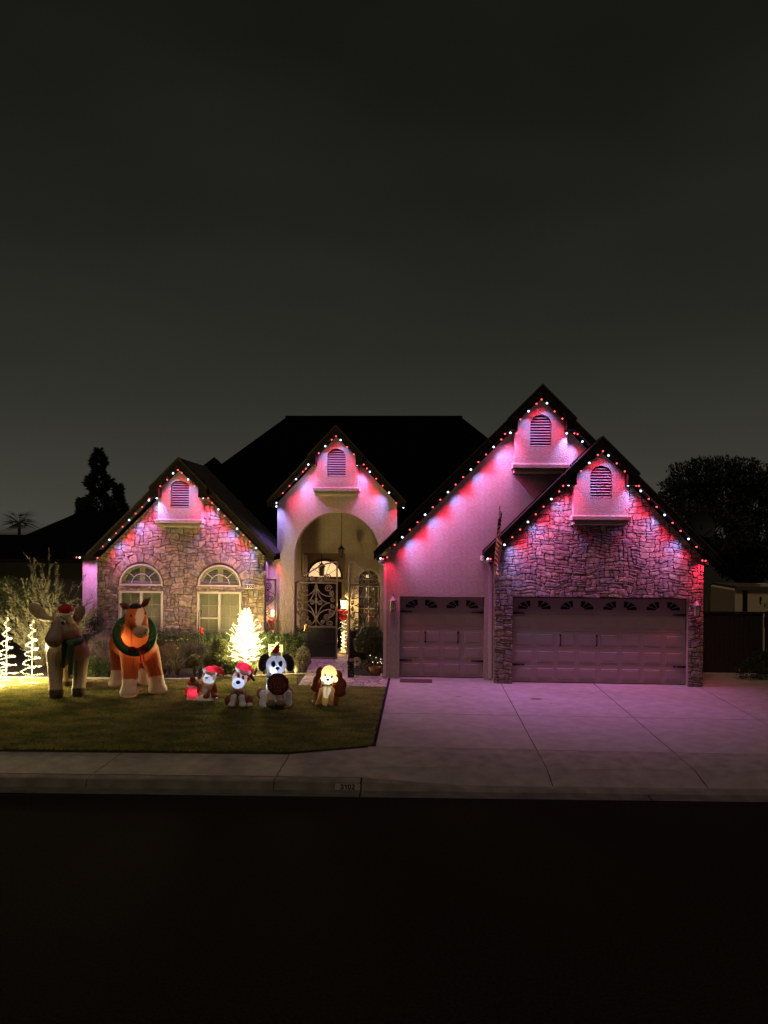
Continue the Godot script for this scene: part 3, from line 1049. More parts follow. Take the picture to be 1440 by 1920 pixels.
# random rubble laid in courses, some stones on end, warped so that patches run askew
func stone_wall(called: String, outline: PackedVector2Array, holes: Array, arches: Array, z: float, sd: int, keep: int, u := Vector2(0.155, 0.098)) -> void:
	rng.seed = sd
	var w := holder(called, house)
	var lo := Vector2(1e9, 1e9)
	var hi := -lo
	for p in outline:
		lo = lo.min(p)
		hi = hi.max(p)
	var nx := int((hi.x - lo.x) / u.x) + 3
	var ny := int((hi.y - lo.y) / u.y) + 3
	var fn := FastNoiseLite.new()
	fn.seed = sd
	fn.frequency = 0.75
	fn.fractal_octaves = 2
	var pts := {}
	for j in ny + 1:
		for i in nx + 1:
			var q := lo - u + Vector2(i, j) * u + Vector2(rr(-0.26, 0.26) * u.x, rr(-0.17, 0.17) * u.y)
			var wp := Vector2(fn.get_noise_2d(q.x, q.y), fn.get_noise_2d(q.x + 40.0, q.y - 17.0))
			pts[Vector2i(i, j)] = q + wp * Vector2(0.07, 0.13)
	var used := {}
	var shapes := []
	var kinds := [[2, 2], [3, 2], [2, 1], [3, 1], [1, 2], [1, 3], [3, 1], [2, 2], [3, 2], [2, 1], [2, 1], [3, 1], [2, 2]]
	for j in ny:
		for i in nx:
			if used.has(Vector2i(i, j)):
				continue
			var kk: Array = kinds[rng.randi() % kinds.size()]
			var kw: int = kk[0]
			var kh: int = kk[1]
			while kw > 1:
				var free := i + kw <= nx
				for a in kw:
					if used.has(Vector2i(i + a, j)):
						free = false
				if free:
					break
				kw -= 1
			kh = mini(kh, ny - j)
			for a in kw:
				for c in kh:
					used[Vector2i(i + a, j + c)] = true
			var p := PackedVector2Array()
			for a in kw:
				p.push_back(pts[Vector2i(i + a, j)])
			for c in kh:
				p.push_back(pts[Vector2i(i + kw, j + c)])
			for a in kw:
				p.push_back(pts[Vector2i(i + kw - a, j + kh)])
			for c in kh:
				p.push_back(pts[Vector2i(i, j + kh - c)])
			shapes.push_back(p)
	var all := []
	for a in arches:                                            # stones set on end round a window head
		var n := 13
		var ang := 0.0
		var cuts := [0.0]
		while ang < PI - 0.09:
			ang += rr(0.17, 0.34)
			cuts.push_back(minf(ang, PI))
		cuts[cuts.size() - 1] = PI
		for k in cuts.size() - 1:
			var t0: float = cuts[k]
			var t1: float = cuts[k + 1]
			var r0: float = a[2] + 0.02
			var ra: float = a[3] + rr(-0.07, 0.05)
			var rb: float = a[3] + rr(-0.07, 0.05)
			var o := Vector2(a[0], a[1])
			all.push_back(PackedVector2Array([o + Vector2.from_angle(t0) * r0, o + Vector2.from_angle(t0) * ra, o + Vector2.from_angle(t1) * rb, o + Vector2.from_angle(t1) * r0]))
	var avoid := holes.duplicate()
	for a in arches:
		avoid.push_back(arch(a[0], a[3] - 0.02, a[1], a[1] + 0.001, a[3] - 0.02, 20))
	for s in shapes:
		var parts: Array = Geometry2D.intersect_polygons(s, outline)
		for h in avoid:
			var nxt := []
			for q in parts:
				nxt.append_array(Geometry2D.clip_polygons(q, h))
			parts = nxt
		for q in parts:
			if not Geometry2D.is_polygon_clockwise(q):
				all.push_back(q)
	var order := range(all.size())
	order.sort_custom(func(a, b): return area(all[a]) > area(all[b]))
	var rest := SurfaceTool.new()
	var n_rest := 0
	for n in order.size():
		var m := stone_mesh(all[order[n]], 0.0075, rr(0.030, 0.050), 0.010)
		if m == null:
			continue
		if n < keep:
			put(m, "stone", mats["stone%d" % (rng.randi() % 7)], w, Vector3(0, 0, z))
		else:
			rest.append_from(m, 0, Transform3D(Basis(), Vector3(0, 0, z)))
			n_rest += 1
	if n_rest > 0:
		put(rest.commit(), "small_stone", mats.stone1, w, Vector3.ZERO, true)
	var back := MB.new()
	back.wall(outline, holes, z - 0.25, z)
	part(back, "mortar", mats.mortar, w)

func garage_door(x0: float, x1: float, top: float, z: float, cols: int) -> void:
	var d := holder("garage_door", house)
	var h := (top - 0.02) / 5.0
	var cw := (x1 - x0 - 0.06) / cols
	for r in 5:
		var b := MB.new()
		b.bevel_box(Vector3((x0 + x1) / 2, 0.02 + h * (r + 0.5), z - 0.025), Vector3(x1 - x0 - 0.01, h - 0.006, 0.05), 0.006)
		part(b, "section", mats.door_paint, d)
		for c in cols:
			var ce := Vector3(x0 + 0.03 + cw * (c + 0.5), 0.02 + h * (r + 0.5), z)
			if r < 4:
				b = MB.new()
				b.bevel_box(ce + Vector3(0, 0, 0.001), Vector3(cw * 0.80, h * 0.66, 0.020), 0.016)
				var pn := part(b, "panel", mats.door_paint, d)
				b = MB.new()
				b.bevel_box(ce + Vector3(0, 0, 0.008), Vector3(cw * 0.80 - 0.10, h * 0.66 - 0.10, 0.012), 0.010)
				part(b, "raised_field", mats.door_paint, d)
			else:                                               # a quarter of a sunburst: three panes
				var sg := 1.0 if c % 2 == 0 else -1.0
				var o := Vector2(ce.x + sg * cw * 0.32, ce.y - h * 0.20)
				for e in [[0.02, 0.46], [0.58, 1.02], [1.14, 1.55]]:
					var pp := PackedVector2Array()
					for k in 5:
						var a: float = lerpf(e[0], e[1], k / 4.0)
						pp.push_back(o + Vector2(-sg * cos(a) * cw * 0.60, sin(a) * h * 0.50))
					for k in 3:
						var a: float = lerpf(e[1], e[0], k / 2.0)
						pp.push_back(o + Vector2(-sg * cos(a) * cw * 0.17, sin(a) * h * 0.15))
					part(solid(pp, z - 0.03, z + 0.004), "pane", mats.black_glass, d)
	for y in [0.02 + h * 4.0 + 0.03, 0.02 + h * 1.02]:
		for sg in [0, 1]:
			var xa: float = x0 + 0.005 if sg == 0 else x1 - 0.005
			var dx := 0.36 if sg == 0 else -0.36
			part(solid(poly([xa, y - 0.035, xa + dx * 0.8, y - 0.014, xa + dx * 0.9, y - 0.024, xa + dx, y, xa + dx * 0.9, y + 0.024, xa + dx * 0.8, y + 0.014, xa, y + 0.035]), z + 0.022, z + 0.032), "strap_hinge", mats.iron, d)
	for sg in [-1.0, 1.0]:
		var hx: float = (x0 + x1) / 2 + sg * (0.47 if cols == 4 else 0.50) - (0.0 if cols == 4 else 0.55)
		var b := MB.new()
		var hy := 0.02 + h * 2.5
		b.tube(PackedVector3Array([Vector3(hx, hy - 0.12, z + 0.03), Vector3(hx, hy - 0.07, z + 0.07), Vector3(hx, hy + 0.06, z + 0.07), Vector3(hx, hy + 0.11, z + 0.03)]), PackedFloat32Array([0.014]), 6)
		b.ell(Vector3(hx, hy + 0.13, z + 0.034), Vector3(0.03, 0.035, 0.012))
		b.ell(Vector3(hx, hy - 0.14, z + 0.034), Vector3(0.028, 0.03, 0.012))
		part(b, "handle", mats.iron, d)

func front_window(cx: float, half: float, double_hung: bool) -> void:
	var z := -2.62
	# fanlight
	var w := holder("window", house)
	var f := MB.new()
	f.wall(arch(cx, half, 2.43, 2.47, half * 0.93, 24), [arch(cx, half - 0.045, 2.475, 2.476, half * 0.93 - 0.05, 24)], z - 0.06, z + 0.07)
	part(f, "frame", mats.white_frame, w)
	part(solid(arch(cx, half - 0.046, 2.476, 2.477, half * 0.93 - 0.051, 24), z - 0.012, z - 0.008), "pane", mats.glass, w)
	var mu := MB.new()
	var ri := half * 0.46
	var pts := PackedVector3Array()
	for k in 13:
		pts.push_back(Vector3(cx + cos(PI * k / 12) * ri, 2.48 + sin(PI * k / 12) * ri, z + 0.01))
	mu.tube(pts, PackedFloat32Array([0.012]), 5)
	for a in [0.75, PI - 0.75]:
		mu.rod(Vector3(cx + cos(a) * ri, 2.48 + sin(a) * ri, z + 0.01), Vector3(cx + cos(a) * half * 0.92, 2.48 + sin(a) * half * 0.86, z + 0.01), 0.011)
	part(mu, "muntin", mats.white_frame, w)
	for sg in [-1.0, 1.0]:                                      # half shutters behind the glass
		var outp := Geometry2D.intersect_polygons(arch(cx, half - 0.05, 2.48, 2.481, half * 0.93 - 0.055, 24), rect(minf(cx, cx + sg * half), 2.4, maxf(cx, cx + sg * half), 3.4))
		if outp.is_empty():
			continue
		var inn := Geometry2D.offset_polygon(outp[0], -0.085, Geometry2D.JOIN_MITER)
		var sf := MB.new()
		sf.wall(outp[0], inn, z - 0.10, z - 0.07)
		part(sf, "shutter", mats.shutter, w)
		var yy := 2.58
		while yy < 3.0:
			for q in Geometry2D.intersect_polygons(inn[0], rect(cx - half, yy, cx + half, yy + 0.02)):
				var xa := 1e9
				var xb := -1e9
				for e in q:
					xa = minf(xa, e.x)
					xb = maxf(xb, e.x)
				var sl := MB.new()
				sl.box(Vector3((xa + xb) / 2, yy, z - 0.085), Vector3(xb - xa, 0.006, 0.040), Basis(Vector3.RIGHT, 0.1))
				part(sl, "slat", mat("shutter_slat", lin(0.13, 0.12, 0.07), 0.7), w)
			yy += 0.062
	part(solid(arch(cx, half - 0.03, 2.47, 2.471, half * 0.93 - 0.03, 20), z - 0.19, z - 0.18), "dark_room", mats.dark, w)
	# tall window below
	w = holder("window", house)
	f = MB.new()
	f.wall(rect(cx - half - 0.02, 0.62, cx + half + 0.02, 2.26), [rect(cx - half + 0.05, 0.68, cx - 0.035, 2.20), rect(cx + 0.035, 0.68, cx + half - 0.05, 2.20)], z - 0.06, z + 0.06)
	part(f, "frame", mats.white_frame, w)
	for sg in [-1.0, 1.0]:
		var xa: float = cx + (0.035 if sg > 0 else -half + 0.05)
		var xb: float = cx + (half - 0.05 if sg > 0 else -0.035)
		part(solid(rect(xa, 0.68, xb, 2.20), z - 0.012, z - 0.008), "pane", mats.glass, w)
		var g := MB.new()
		for k in 3:
			var yy := 0.68 + 1.52 * (k + 1) / 4.0
			g.box(Vector3((xa + xb) / 2, yy, z + 0.005), Vector3(xb - xa, 0.014, 0.012))
		g.box(Vector3((xa + xb) / 2, 1.44, z + 0.006), Vector3(0.014, 1.52, 0.012))
		part(g, "muntin", mats.shutter, w)
		if double_hung and sg < 0:
			part(boxed(Vector3((xa + xb) / 2, 1.42, z + 0.015), Vector3(xb - xa, 0.045, 0.05)), "meeting_rail", mats.white_frame, w)
		var bl := MB.new()
		var y := 0.70
		while y < 2.2:
			bl.box(Vector3((xa + xb) / 2, y, z - 0.10), Vector3(xb - xa, 0.045, 0.003), Basis(Vector3.RIGHT, -0.5))
			y += 0.041
		part(bl, "blind", mats.blind, w, true)

func build_house() -> void:
	house = thing("house", "single storey house with stone and stucco gables trimmed in red and white lights", "house")
	# --- stone gable on the left
	var l: Dictionary = GABLES.left
	var w1x := -8.90
	var w2x := -6.38
	var lo := poly([-10.33, 0, -4.93, 0, -4.93, 3.42, l.c, 6.04, -10.33, 3.26])
	var holes := []
	var ar := []
	for x in [w1x, w2x]:
		holes.push_back(arch(x, 0.70, 2.43, 2.47, 0.65, 20))
		holes.push_back(rect(x - 0.72, 0.62, x + 0.72, 2.26))
		ar.push_back([x, 2.45, 0.71, 1.02])
	stone_wall("stone_wall", lo, holes, ar, -2.6, 101, 300, Vector2(0.140, 0.090))
	front_window(w1x, 0.70, false)
	front_window(w2x, 0.69, true)
	gable("left")
	# --- stone gable over the double garage
	var st := poly([2.05, 0, 7.74, 0, 7.74, 3.53, 4.89, 6.38, 2.05, 3.54])
	stone_wall("stone_wall", st, [rect(2.55, -0.1, 7.34, 2.41)], [], 0.0, 202, 300, Vector2(0.125, 0.074))
	part(solid(poly([2.06, 0, 2.545, 0, 2.545, 2.42, 7.345, 2.42, 7.345, 0, 7.73, 0, 7.73, 3.5, 4.89, 6.3, 2.06, 3.5]), -0.497, -0.252), "wall", mats.stucco, house)
	garage_door(2.55, 7.34, 2.39, -0.20, 8)
	gable("stone")
	part(boxed(Vector3(4.945, 2.40, -0.12), Vector3(4.79, 0.03, 0.12)), "door_head", mats.trim, house)
	for x in [2.535, 7.355]:
		part(boxed(Vector3(x, 1.2, -0.10), Vector3(0.03, 2.4, 0.16)), "door_jamb", mats.stucco, house)
	# --- stucco gable over the single garage
	var bg := MB.new()
	bg.wall(poly([-1.02, 0, 7.70, 0, 7.70, 3.54, 3.35, 7.88, -1.02, 3.51]), [rect(-0.60, -0.1, 1.81, 2.35)], -0.78, -0.5)
	part(bg, "wall", mats.stucco, house)
	garage_door(-0.60, 1.81, 2.33, -0.72, 4)
	gable("big")
	# --- arched entrance
	var aw := MB.new()
	aw.wall(poly([-4.68, 0, -0.79, 0, -0.79, 5.13, -2.72, 7.17, -4.68, 5.13]), [arch(-2.72, 1.39, -0.1, 3.44, 1.39, 32)], -3.75, -3.3)
	part(aw, "wall", mats.stucco, house)
	gable("arch")
	# --- recessed wall and eave at the far left
	part(boxed(Vector3(-10.70, 1.66, -3.3), Vector3(0.76, 3.32, 0.2)), "wall", mats.stucco, house)
	var ev := MB.new()
	var e0 := [Vector3(-11.42, 3.5, -2.8), Vector3(-10.0, 3.5, -2.8), Vector3(-10.0, 4.9, -4.2), Vector3(-11.42, 3.5, -7.0)]
	ev.tri(e0[0], e0[1], e0[2])
	ev.tri(e0[0], e0[2], e0[3])
	ev.quad(Vector3(-11.42, 3.34, -2.8), Vector3(-10.25, 3.34, -2.8), Vector3(-10.25, 3.5, -2.8), Vector3(-11.42, 3.5, -2.8))
	ev.quad(Vector3(-11.42, 3.34, -7.0), Vector3(-11.42, 3.34, -2.8), Vector3(-11.42, 3.5, -2.8), Vector3(-11.42, 3.5, -7.0))
	ev.quad(Vector3(-11.42, 3.34, -7.0), Vector3(-10.25, 3.34, -7.0), Vector3(-10.25, 3.34, -2.8), Vector3(-11.42, 3.34, -2.8))
	part(ev, "roof", mats.roof_tile, house)
	# --- body of the house behind the fronts
	part(boxed(Vector3(-7.64, 1.6, -5.0), Vector3(5.3, 3.2, 4.2)), "wall", mats.stucco, house)
	part(boxed(Vector3(-7.9, 1.7, -10.0), Vector3(6.2, 3.4, 5.6)), "wall", mats.stucco, house)
	part(boxed(Vector3(-2.7, 1.7, -10.0), Vector3(4.0, 3.4, 6.0)), "wall", mats.stucco, house)
	part(boxed(Vector3(3.34, 1.7, -6.9), Vector3(8.68, 3.4, 12.1)), "wall", mats.stucco, house)
	var ends := [Vector3(-5.71, 9.06, -11), Vector3(1.58, 9.06, -11)]
	var cr := [Vector3(-11.6, 3.5, -6.3), Vector3(7.5, 3.5, -6.3), Vector3(7.5, 3.5, -16), Vector3(-11.6, 3.5, -16)]
	var rf := MB.new()
	rf.quad(cr[0], cr[1], ends[1], ends[0])
	rf.tri(cr[1], cr[2], ends[1])
	rf.quad(cr[2], cr[3], ends[0], ends[1])
	rf.tri(cr[3], cr[0], ends[0])
	rf.quad(cr[3], cr[2], cr[1], cr[0])
	part(rf, "roof", mats.roof_tile, house)
	rf = MB.new()
	rf.rod(ends[0] + Vector3(-0.1, 0.02, 0), ends[1] + Vector3(0.1, 0.02, 0), 0.07)
	for e in [[0, 0], [1, 1]]:
		rf.rod(cr[e[0]], ends[e[1]], 0.06)
	part(rf, "ridge_cap", mats.roof_tile, house)
	rf = MB.new()                                               # small hip behind the left gable
	var p0 := Vector3(-8.05, 7.08, -8)
	var q := [Vector3(-11.4, 3.5, -4.6), Vector3(-4.6, 3.5, -4.6), Vector3(-4.6, 3.5, -11.5), Vector3(-11.4, 3.5, -11.5)]
	for i in 4:
		rf.tri(q[i], q[(i + 1) % 4], p0)
	part(rf, "roof", mats.roof_tile, house)
	# shingles on the slope of the left gable that faces the entrance
	var covering := holder("shingle_slope", house)
	var sh := []
	for k in 3:
		var b := MB.new()
		b.bevel_box(Vector3(0, 0.12, 0.012 + k * 0.003), Vector3(0.318 - k * 0.006, 0.26, 0.018), 0.006)
		sh.push_back(b.mesh())
	var row := 0
	var d := 0.0
	while d < 4.0:
		var zz: float = l.zw + 0.40
		var j := 0
		while zz > -4.6:
			var cx2: float = l.c + l.half - d * 0.7071
			var cy: float = l.apex - (cx2 - l.c)
			var bs := Basis(Vector3(0, 0, -1), Vector3(-0.7071, 0.7071, 0), Vector3(0.7071, 0.7071, 0)) * Basis(Vector3.RIGHT, 0.07)
			var o := put(sh[rng.randi() % 3], "shingle", mats.shingle_a if rng.randf() < 0.6 else mats.shingle_b, covering)
			o.transform = Transform3D(bs, Vector3(cx2, cy, zz - 0.16 - (0.16 if row % 2 == 1 else 0.0)))
			zz -= 0.325
			j += 1
		d += 0.205
		row += 1
	# gutters, elbows and downspouts
	for e in [[-1.02, 3.47, -0.5, -1.22, -0.09], [1.97, 3.47, -0.5, 1.76, 0.41]]:
		var x: float = e[0]
		var g := MB.new()
		var zf: float = e[4] - 0.1
		g.tube(PackedVector3Array([Vector3(e[3] - 0.03, 3.50, zf), Vector3(e[3] + 0.02, 3.40, zf - 0.02), Vector3(x - 0.10, 3.31, zf * 0.5 - 0.2), Vector3(x - 0.02, 3.26, -0.40), Vector3(x + 0.0, 3.10, -0.44)]), PackedFloat32Array([0.05, 0.05, 0.045, 0.045, 0.045]), 8)
		part(g, "gutter_elbow", mats.gutter_metal, house)
		part(boxed(Vector3(x, 1.58, -0.45), Vector3(0.085, 3.05, 0.065)), "downspout", mats.gutter_metal, house)
		part(boxed(Vector3(e[3] - 0.02, 3.47, zf - 0.75), Vector3(0.12, 0.13, 1.5)), "gutter", mats.gutter_metal, house)
	part(boxed(Vector3(-4.72, 3.40, -2.75), Vector3(0.10, 0.11, 0.9)), "gutter", mats.trim, house)
	part(boxed(Vector3(-10.55, 3.30, -2.42), Vector3(0.34, 0.16, 0.36)), "eave_return", mats.trim, house)
	part(boxed(Vector3(-4.74, 3.36, -2.42), Vector3(0.30, 0.16, 0.36)), "eave_return", mats.trim, house)
	part(boxed(Vector3(7.86, 3.44, 0.18), Vector3(0.24, 0.16, 0.36)), "eave_return", mats.trim, house)
	part(boxed(Vector3(1.90, 3.46, 0.18), Vector3(0.26, 0.14, 0.36)), "eave_return", mats.trim, house)
	part(boxed(Vector3(-4.76, 5.06, -3.1), Vector3(0.20, 0.16, 0.36)), "eave_return", mats.trim, house)
	part(boxed(Vector3(-0.66, 5.06, -3.1), Vector3(0.22, 0.16, 0.36)), "eave_return", mats.trim, house)
	part(boxed(Vector3(-1.13, 3.43, -0.32), Vector3(0.26, 0.14, 0.36)), "eave_return", mats.trim, house)

# ---------------------------------------------------------------- entrance
func scroll_tube(b: MB, c: Vector2, r: float, start: float, turns: float, z: float, t := 0.017) -> void:
	var p := PackedVector3Array()
	var n := int(absf(turns) * 14)
	for i in n + 1:
		var k := float(i) / n
		var a := start + turns * TAU * k
		var rad := r * (1.0 - 0.80 * k)
		p.push_back(Vector3(c.x + cos(a) * rad, c.y + sin(a) * rad, z))
	b.tube(p, PackedFloat32Array([t]), 4, false)

func bow_tube(b: MB, a: Vector2, m: Vector2, e: Vector2, z: float, t := 0.017) -> void:
	var p := PackedVector3Array()
	for i in 13:
		var k := i / 12.0
		var q := a.lerp(m, k).lerp(m.lerp(e, k), k)
		p.push_back(Vector3(q.x, q.y, z))
	b.tube(p, PackedFloat32Array([t]), 4, false)

# a gate leaf in its own plane: x from the hinge (0) to the meeting stile (w)
func gate_leaf(called: String, label: String, where: Vector3, turn: float, mir: float, m: Material) -> void:
	var g := thing(called, label, "gate", where, "leaves of the arched entrance gate")
	g.rotation.y = turn
	var w := 1.36
	var f := MB.new()
	f.box(Vector3(0.02 * mir, 1.30, 0), Vector3(0.045, 2.50, 0.045))
	f.box(Vector3(w * mir, 1.62, 0), Vector3(0.05, 3.16, 0.045))
	f.box(Vector3(w * 0.5 * mir, 0.06, 0), Vector3(w, 0.05, 0.045))
	f.box(Vector3(w * 0.5 * mir, 1.08, 0), Vector3(w, 0.05, 0.045))
	f.box(Vector3(w * 0.5 * mir, 2.52, 0), Vector3(w, 0.045, 0.04))
	var p := PackedVector3Array()
	for i in 9:
		var k := i / 8.0
		p.push_back(Vector3(mir * w * k, 2.50 + 0.70 * sin(k * PI * 0.5), 0))
	f.tube(p, PackedFloat32Array([0.028]), 6)
	part(f, "frame", m, g)
	var s := MB.new()
	s.box(Vector3(w * 0.5 * mir, 0.57, 0), Vector3(w - 0.05, 0.96, 0.012))
	part(s, "kick_panel", mats.iron, g)
	s = MB.new()
	for sg in [1.0, -1.0]:
		bow_tube(s, Vector2(w * 0.5 * mir, 0.45 + 0.25 * sg), Vector2(mir * w * 0.75, 0.60), Vector2(mir * w * 0.97, 0.58 - 0.02 * sg), 0.012, 0.008)
		bow_tube(s, Vector2(w * 0.5 * mir, 0.45 + 0.25 * sg), Vector2(mir * w * 0.25, 0.60), Vector2(mir * w * 0.03, 0.58 - 0.02 * sg), 0.012, 0.008)
	part(s, "panel_moulding", mats.iron, g)
	part(boxed(Vector3(w * 0.5 * mir, 1.80, 0), Vector3(0.028, 1.42, 0.028)), "centre_bar", m, g)
	for e in [[0.52, 0.06], [1.0, 0.05]]:
		part(boxed(Vector3(w * 0.5 * mir, 1.08 + 1.42 * e[0] * 0.82 - 0.3, 0), Vector3(0.07, 0.14, 0.04)), "collar", m, g)
	for sg in [1.0, -1.0]:
		var c := w * 0.5
		var q := func(x: float, y: float) -> Vector2: return Vector2(mir * (c + sg * x), y)
		for e in [[0.02, 2.46, 0.06, 2.05, 0.58, 2.08], [0.02, 2.40, 0.10, 1.86, 0.46, 1.86], [0.02, 1.32, 0.12, 1.86, 0.46, 1.86], [0.02, 1.28, 0.06, 1.64, 0.50, 1.66], [0.02, 1.36, 0.08, 1.12, 0.34, 1.10], [0.64, 1.74, 0.66, 1.40, 0.30, 1.36]]:
			var b := MB.new()
			bow_tube(b, q.call(e[0], e[1]), q.call(e[2], e[3]), q.call(e[4], e[5]), 0.0)
			part(b, "bar", m, g)
		var dr: float = mir * sg
		for e in [[0.40, 2.34, 0.125, 0.0], [0.52, 2.17, 0.085, 1.0], [0.55, 1.96, 0.075, 1.0], [0.55, 1.76, 0.075, 2.0], [0.52, 1.56, 0.10, 2.0], [0.36, 1.38, 0.115, 0.5], [0.46, 1.20, 0.11, 2.5], [0.13, 1.88, 0.085, 3.0], [0.22, 1.24, 0.065, 0.0], [0.36, 2.70, 0.12, 0.0], [0.14, 2.64, 0.09, 2.0]]:
			var b := MB.new()
			scroll_tube(b, q.call(e[0], e[1]), e[2], e[3], 1.75 * dr, 0.0)
			part(b, "scroll", m, g)

func lantern(o: Node3D, size: float, m: Material, pane: Material) -> void:   # origin at the middle of its foot
	var b := MB.new()
	b.lathe([[0.0, 0.0], [0.055, 0.0], [0.07, 0.02], [0.07, 0.035]], Vector3.ZERO, 6)
	part(b, "base", m, o)
	b = MB.new()
	for k in 6:
		var a := TAU * k / 6
		b.rod(Vector3(cos(a) * 0.068, 0.03, sin(a) * 0.068), Vector3(cos(a) * 0.088, 0.26, sin(a) * 0.088), 0.006)
	part(b, "frame", m, o)
	b = MB.new()
	b.lathe([[0.060, 0.035], [0.078, 0.255]], Vector3.ZERO, 6)
	part(b, "lamp_glass", pane, o)
	b = MB.new()
	b.lathe([[0.115, 0.255], [0.115, 0.27], [0.05, 0.34], [0.022, 0.37], [0.016, 0.41], [0.0, 0.42]], Vector3.ZERO, 6)
	part(b, "cap", m, o)
	o.scale = Vector3.ONE * size

func build_porch() -> void:
	var zb := -5.0
	# walls, ceiling and floor of the porch belong to the house
	part(boxed(Vector3(-4.42, 2.55, -5.3), Vector3(0.52, 5.1, 3.05)), "porch_wall", mats.stucco, house)
	part(boxed(Vector3(-1.02, 2.55, -5.3), Vector3(0.44, 5.1, 3.05)), "porch_wall", mats.stucco, house)
	part(boxed(Vector3(-2.7, 5.15, -5.3), Vector3(3.9, 0.1, 3.05)), "porch_ceiling", mats.stucco, house)
	var hx := -2.62
	var bw := MB.new()
	var wc := at(691, 1100, zb).x
	var wh := 0.36
	var w0 := 0.72
	var ws := 2.55
	bw.wall(poly([-4.16, 0, -1.24, 0, -1.24, 5.1, -4.16, 5.1]), [rect(-4.10, -0.1, hx, 3.45), arch(wc, wh, w0, ws, 0.34, 16)], zb - 0.2, zb)
	part(bw, "porch_wall", mats.stucco, house)
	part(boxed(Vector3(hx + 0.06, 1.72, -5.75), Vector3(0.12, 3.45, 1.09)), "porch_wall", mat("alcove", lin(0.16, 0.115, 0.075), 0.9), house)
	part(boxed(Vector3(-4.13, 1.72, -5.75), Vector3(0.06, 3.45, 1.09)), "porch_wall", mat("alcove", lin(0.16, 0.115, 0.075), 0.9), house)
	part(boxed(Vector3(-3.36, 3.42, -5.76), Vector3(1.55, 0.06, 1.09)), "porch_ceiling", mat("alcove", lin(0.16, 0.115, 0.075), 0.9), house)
	# door with a lit fanlight, set deep
	var zd := -6.2
	var dc := -3.48
	var dw := MB.new()
	dw.wall(rect(-4.1, 0, hx, 3.4), [arch(dc, 0.60, 2.56, 2.57, 0.58, 18), rect(dc - 0.62, -0.1, dc + 0.62, 2.40)], zd - 0.15, zd)
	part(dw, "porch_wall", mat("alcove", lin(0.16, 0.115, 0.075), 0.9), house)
	var door := holder("front_door", house)
	part(boxed(Vector3(dc, 1.2, zd - 0.08), Vector3(1.23, 2.39, 0.05)), "door_leaf", mat("door_dark", lin(0.012, 0.008, 0.006), 0.9, {"spec": 0.1}), door)
	for sg in [-1.0, 1.0]:
		for e in [[0.55, 0.8], [1.6, 1.0]]:
			var b := MB.new()
			b.bevel_box(Vector3(dc + sg * 0.3, e[0] + 0.1, zd - 0.045), Vector3(0.42, e[1], 0.03), 0.02)
			part(b, "panel", mats.door_dark, door)
	var kn := MB.new()
	kn.ell(Vector3(dc + 0.05, 1.1, zd - 0.0), Vector3(0.03, 0.03, 0.03))
	part(kn, "knob", mats.metal_grey, door)
	var fan := holder("fanlight", house)
	part(solid(arch(dc, 0.60, 2.56, 2.57, 0.58, 18), zd - 0.10, zd - 0.08), "lit_window_pane", mats.lit_pane, fan)
	var fr := MB.new()
	fr.wall(arch(dc, 0.66, 2.50, 2.54, 0.66, 18), [arch(dc, 0.585, 2.575, 2.576, 0.56, 18)], zd + 0.001, zd + 0.04)
	part(fr, "frame", mats.trim, fan)
	fr = MB.new()
	for a in [0.6, 1.2, 1.94, 2.54]:
		fr.rod(Vector3(dc, 2.57, zd - 0.06), Vector3(dc + cos(a) * 0.6, 2.57 + sin(a) * 0.58, zd - 0.06), 0.010)
	part(fr, "muntin", mats.iron, fan)
	omni(self, Vector3(dc, 2.75, zd + 0.12), Color(1.0, 0.65, 0.35), 0.10, 0.3, "fanlight")
	# arched side window
	var sw := holder("window", house)
	fr = MB.new()
	fr.wall(arch(wc, wh + 0.05, w0 - 0.05, ws, 0.39, 16), [arch(wc, wh - 0.02, w0 + 0.02, ws, 0.32, 16)], zb - 0.03, zb + 0.05)
	part(fr, "frame", mats.white_frame, sw)
	part(solid(arch(wc, wh, w0, ws, 0.34, 16), zb - 0.072, zb - 0.068), "pane", mats.glass, sw)
	part(solid(arch(wc, wh, w0, ws, 0.34, 16), zb - 0.19, zb - 0.18), "dark_room", mats.dark, sw)
	fr = MB.new()
	for y in [1.55, 1.95, 2.32, 2.56]:
		fr.box(Vector3(wc, y, zb - 0.04), Vector3(wh * 2, 0.022, 0.02))
	fr.box(Vector3(wc, 1.65, zb - 0.041), Vector3(0.022, 1.8, 0.02))
	for a in [0.7, PI / 2, PI - 0.7]:
		fr.rod(Vector3(wc + cos(a) * 0.12, 2.56 + sin(a) * 0.1, zb - 0.04), Vector3(wc + cos(a) * 0.35, 2.56 + sin(a) * 0.33, zb - 0.04), 0.009)
	part(fr, "muntin", mats.white_frame, sw)
	for e in [[-0.10, 2.16, 0.07, 0.20], [-0.08, 1.98, 0.05, 0.12], [0.16, 2.22, 0.03, 0.05], [-0.05, 2.66, 0.10, 0.10]]:
		part(boxed(Vector3(wc + e[0], e[1], zb - 0.12), Vector3(e[2], e[3], 0.02)), "lit_window_lamp", mats.lit_pane, sw)
	for k in 12:
		var b := MB.new()
		b.ell(Vector3(wc + rr(-0.25, 0.18), rr(0.98, 1.45), zb - 0.11), Vector3.ONE * 0.012, Basis(), 6, 4)
		part(b, "light_bulb", mats.led_red, sw)
	# gates
	gate_leaf("gate_leaf", "closed iron scroll gate leaf in the entrance arch, solid below", Vector3(-4.10, 0, -3.50), 0.0, 1.0, mats.iron_brown)
	gate_leaf("gate_leaf", "iron scroll gate leaf standing open in front of the arched porch window", Vector3(-1.36, 0, -3.55), 0.87, -1.0, mats.iron_brown)
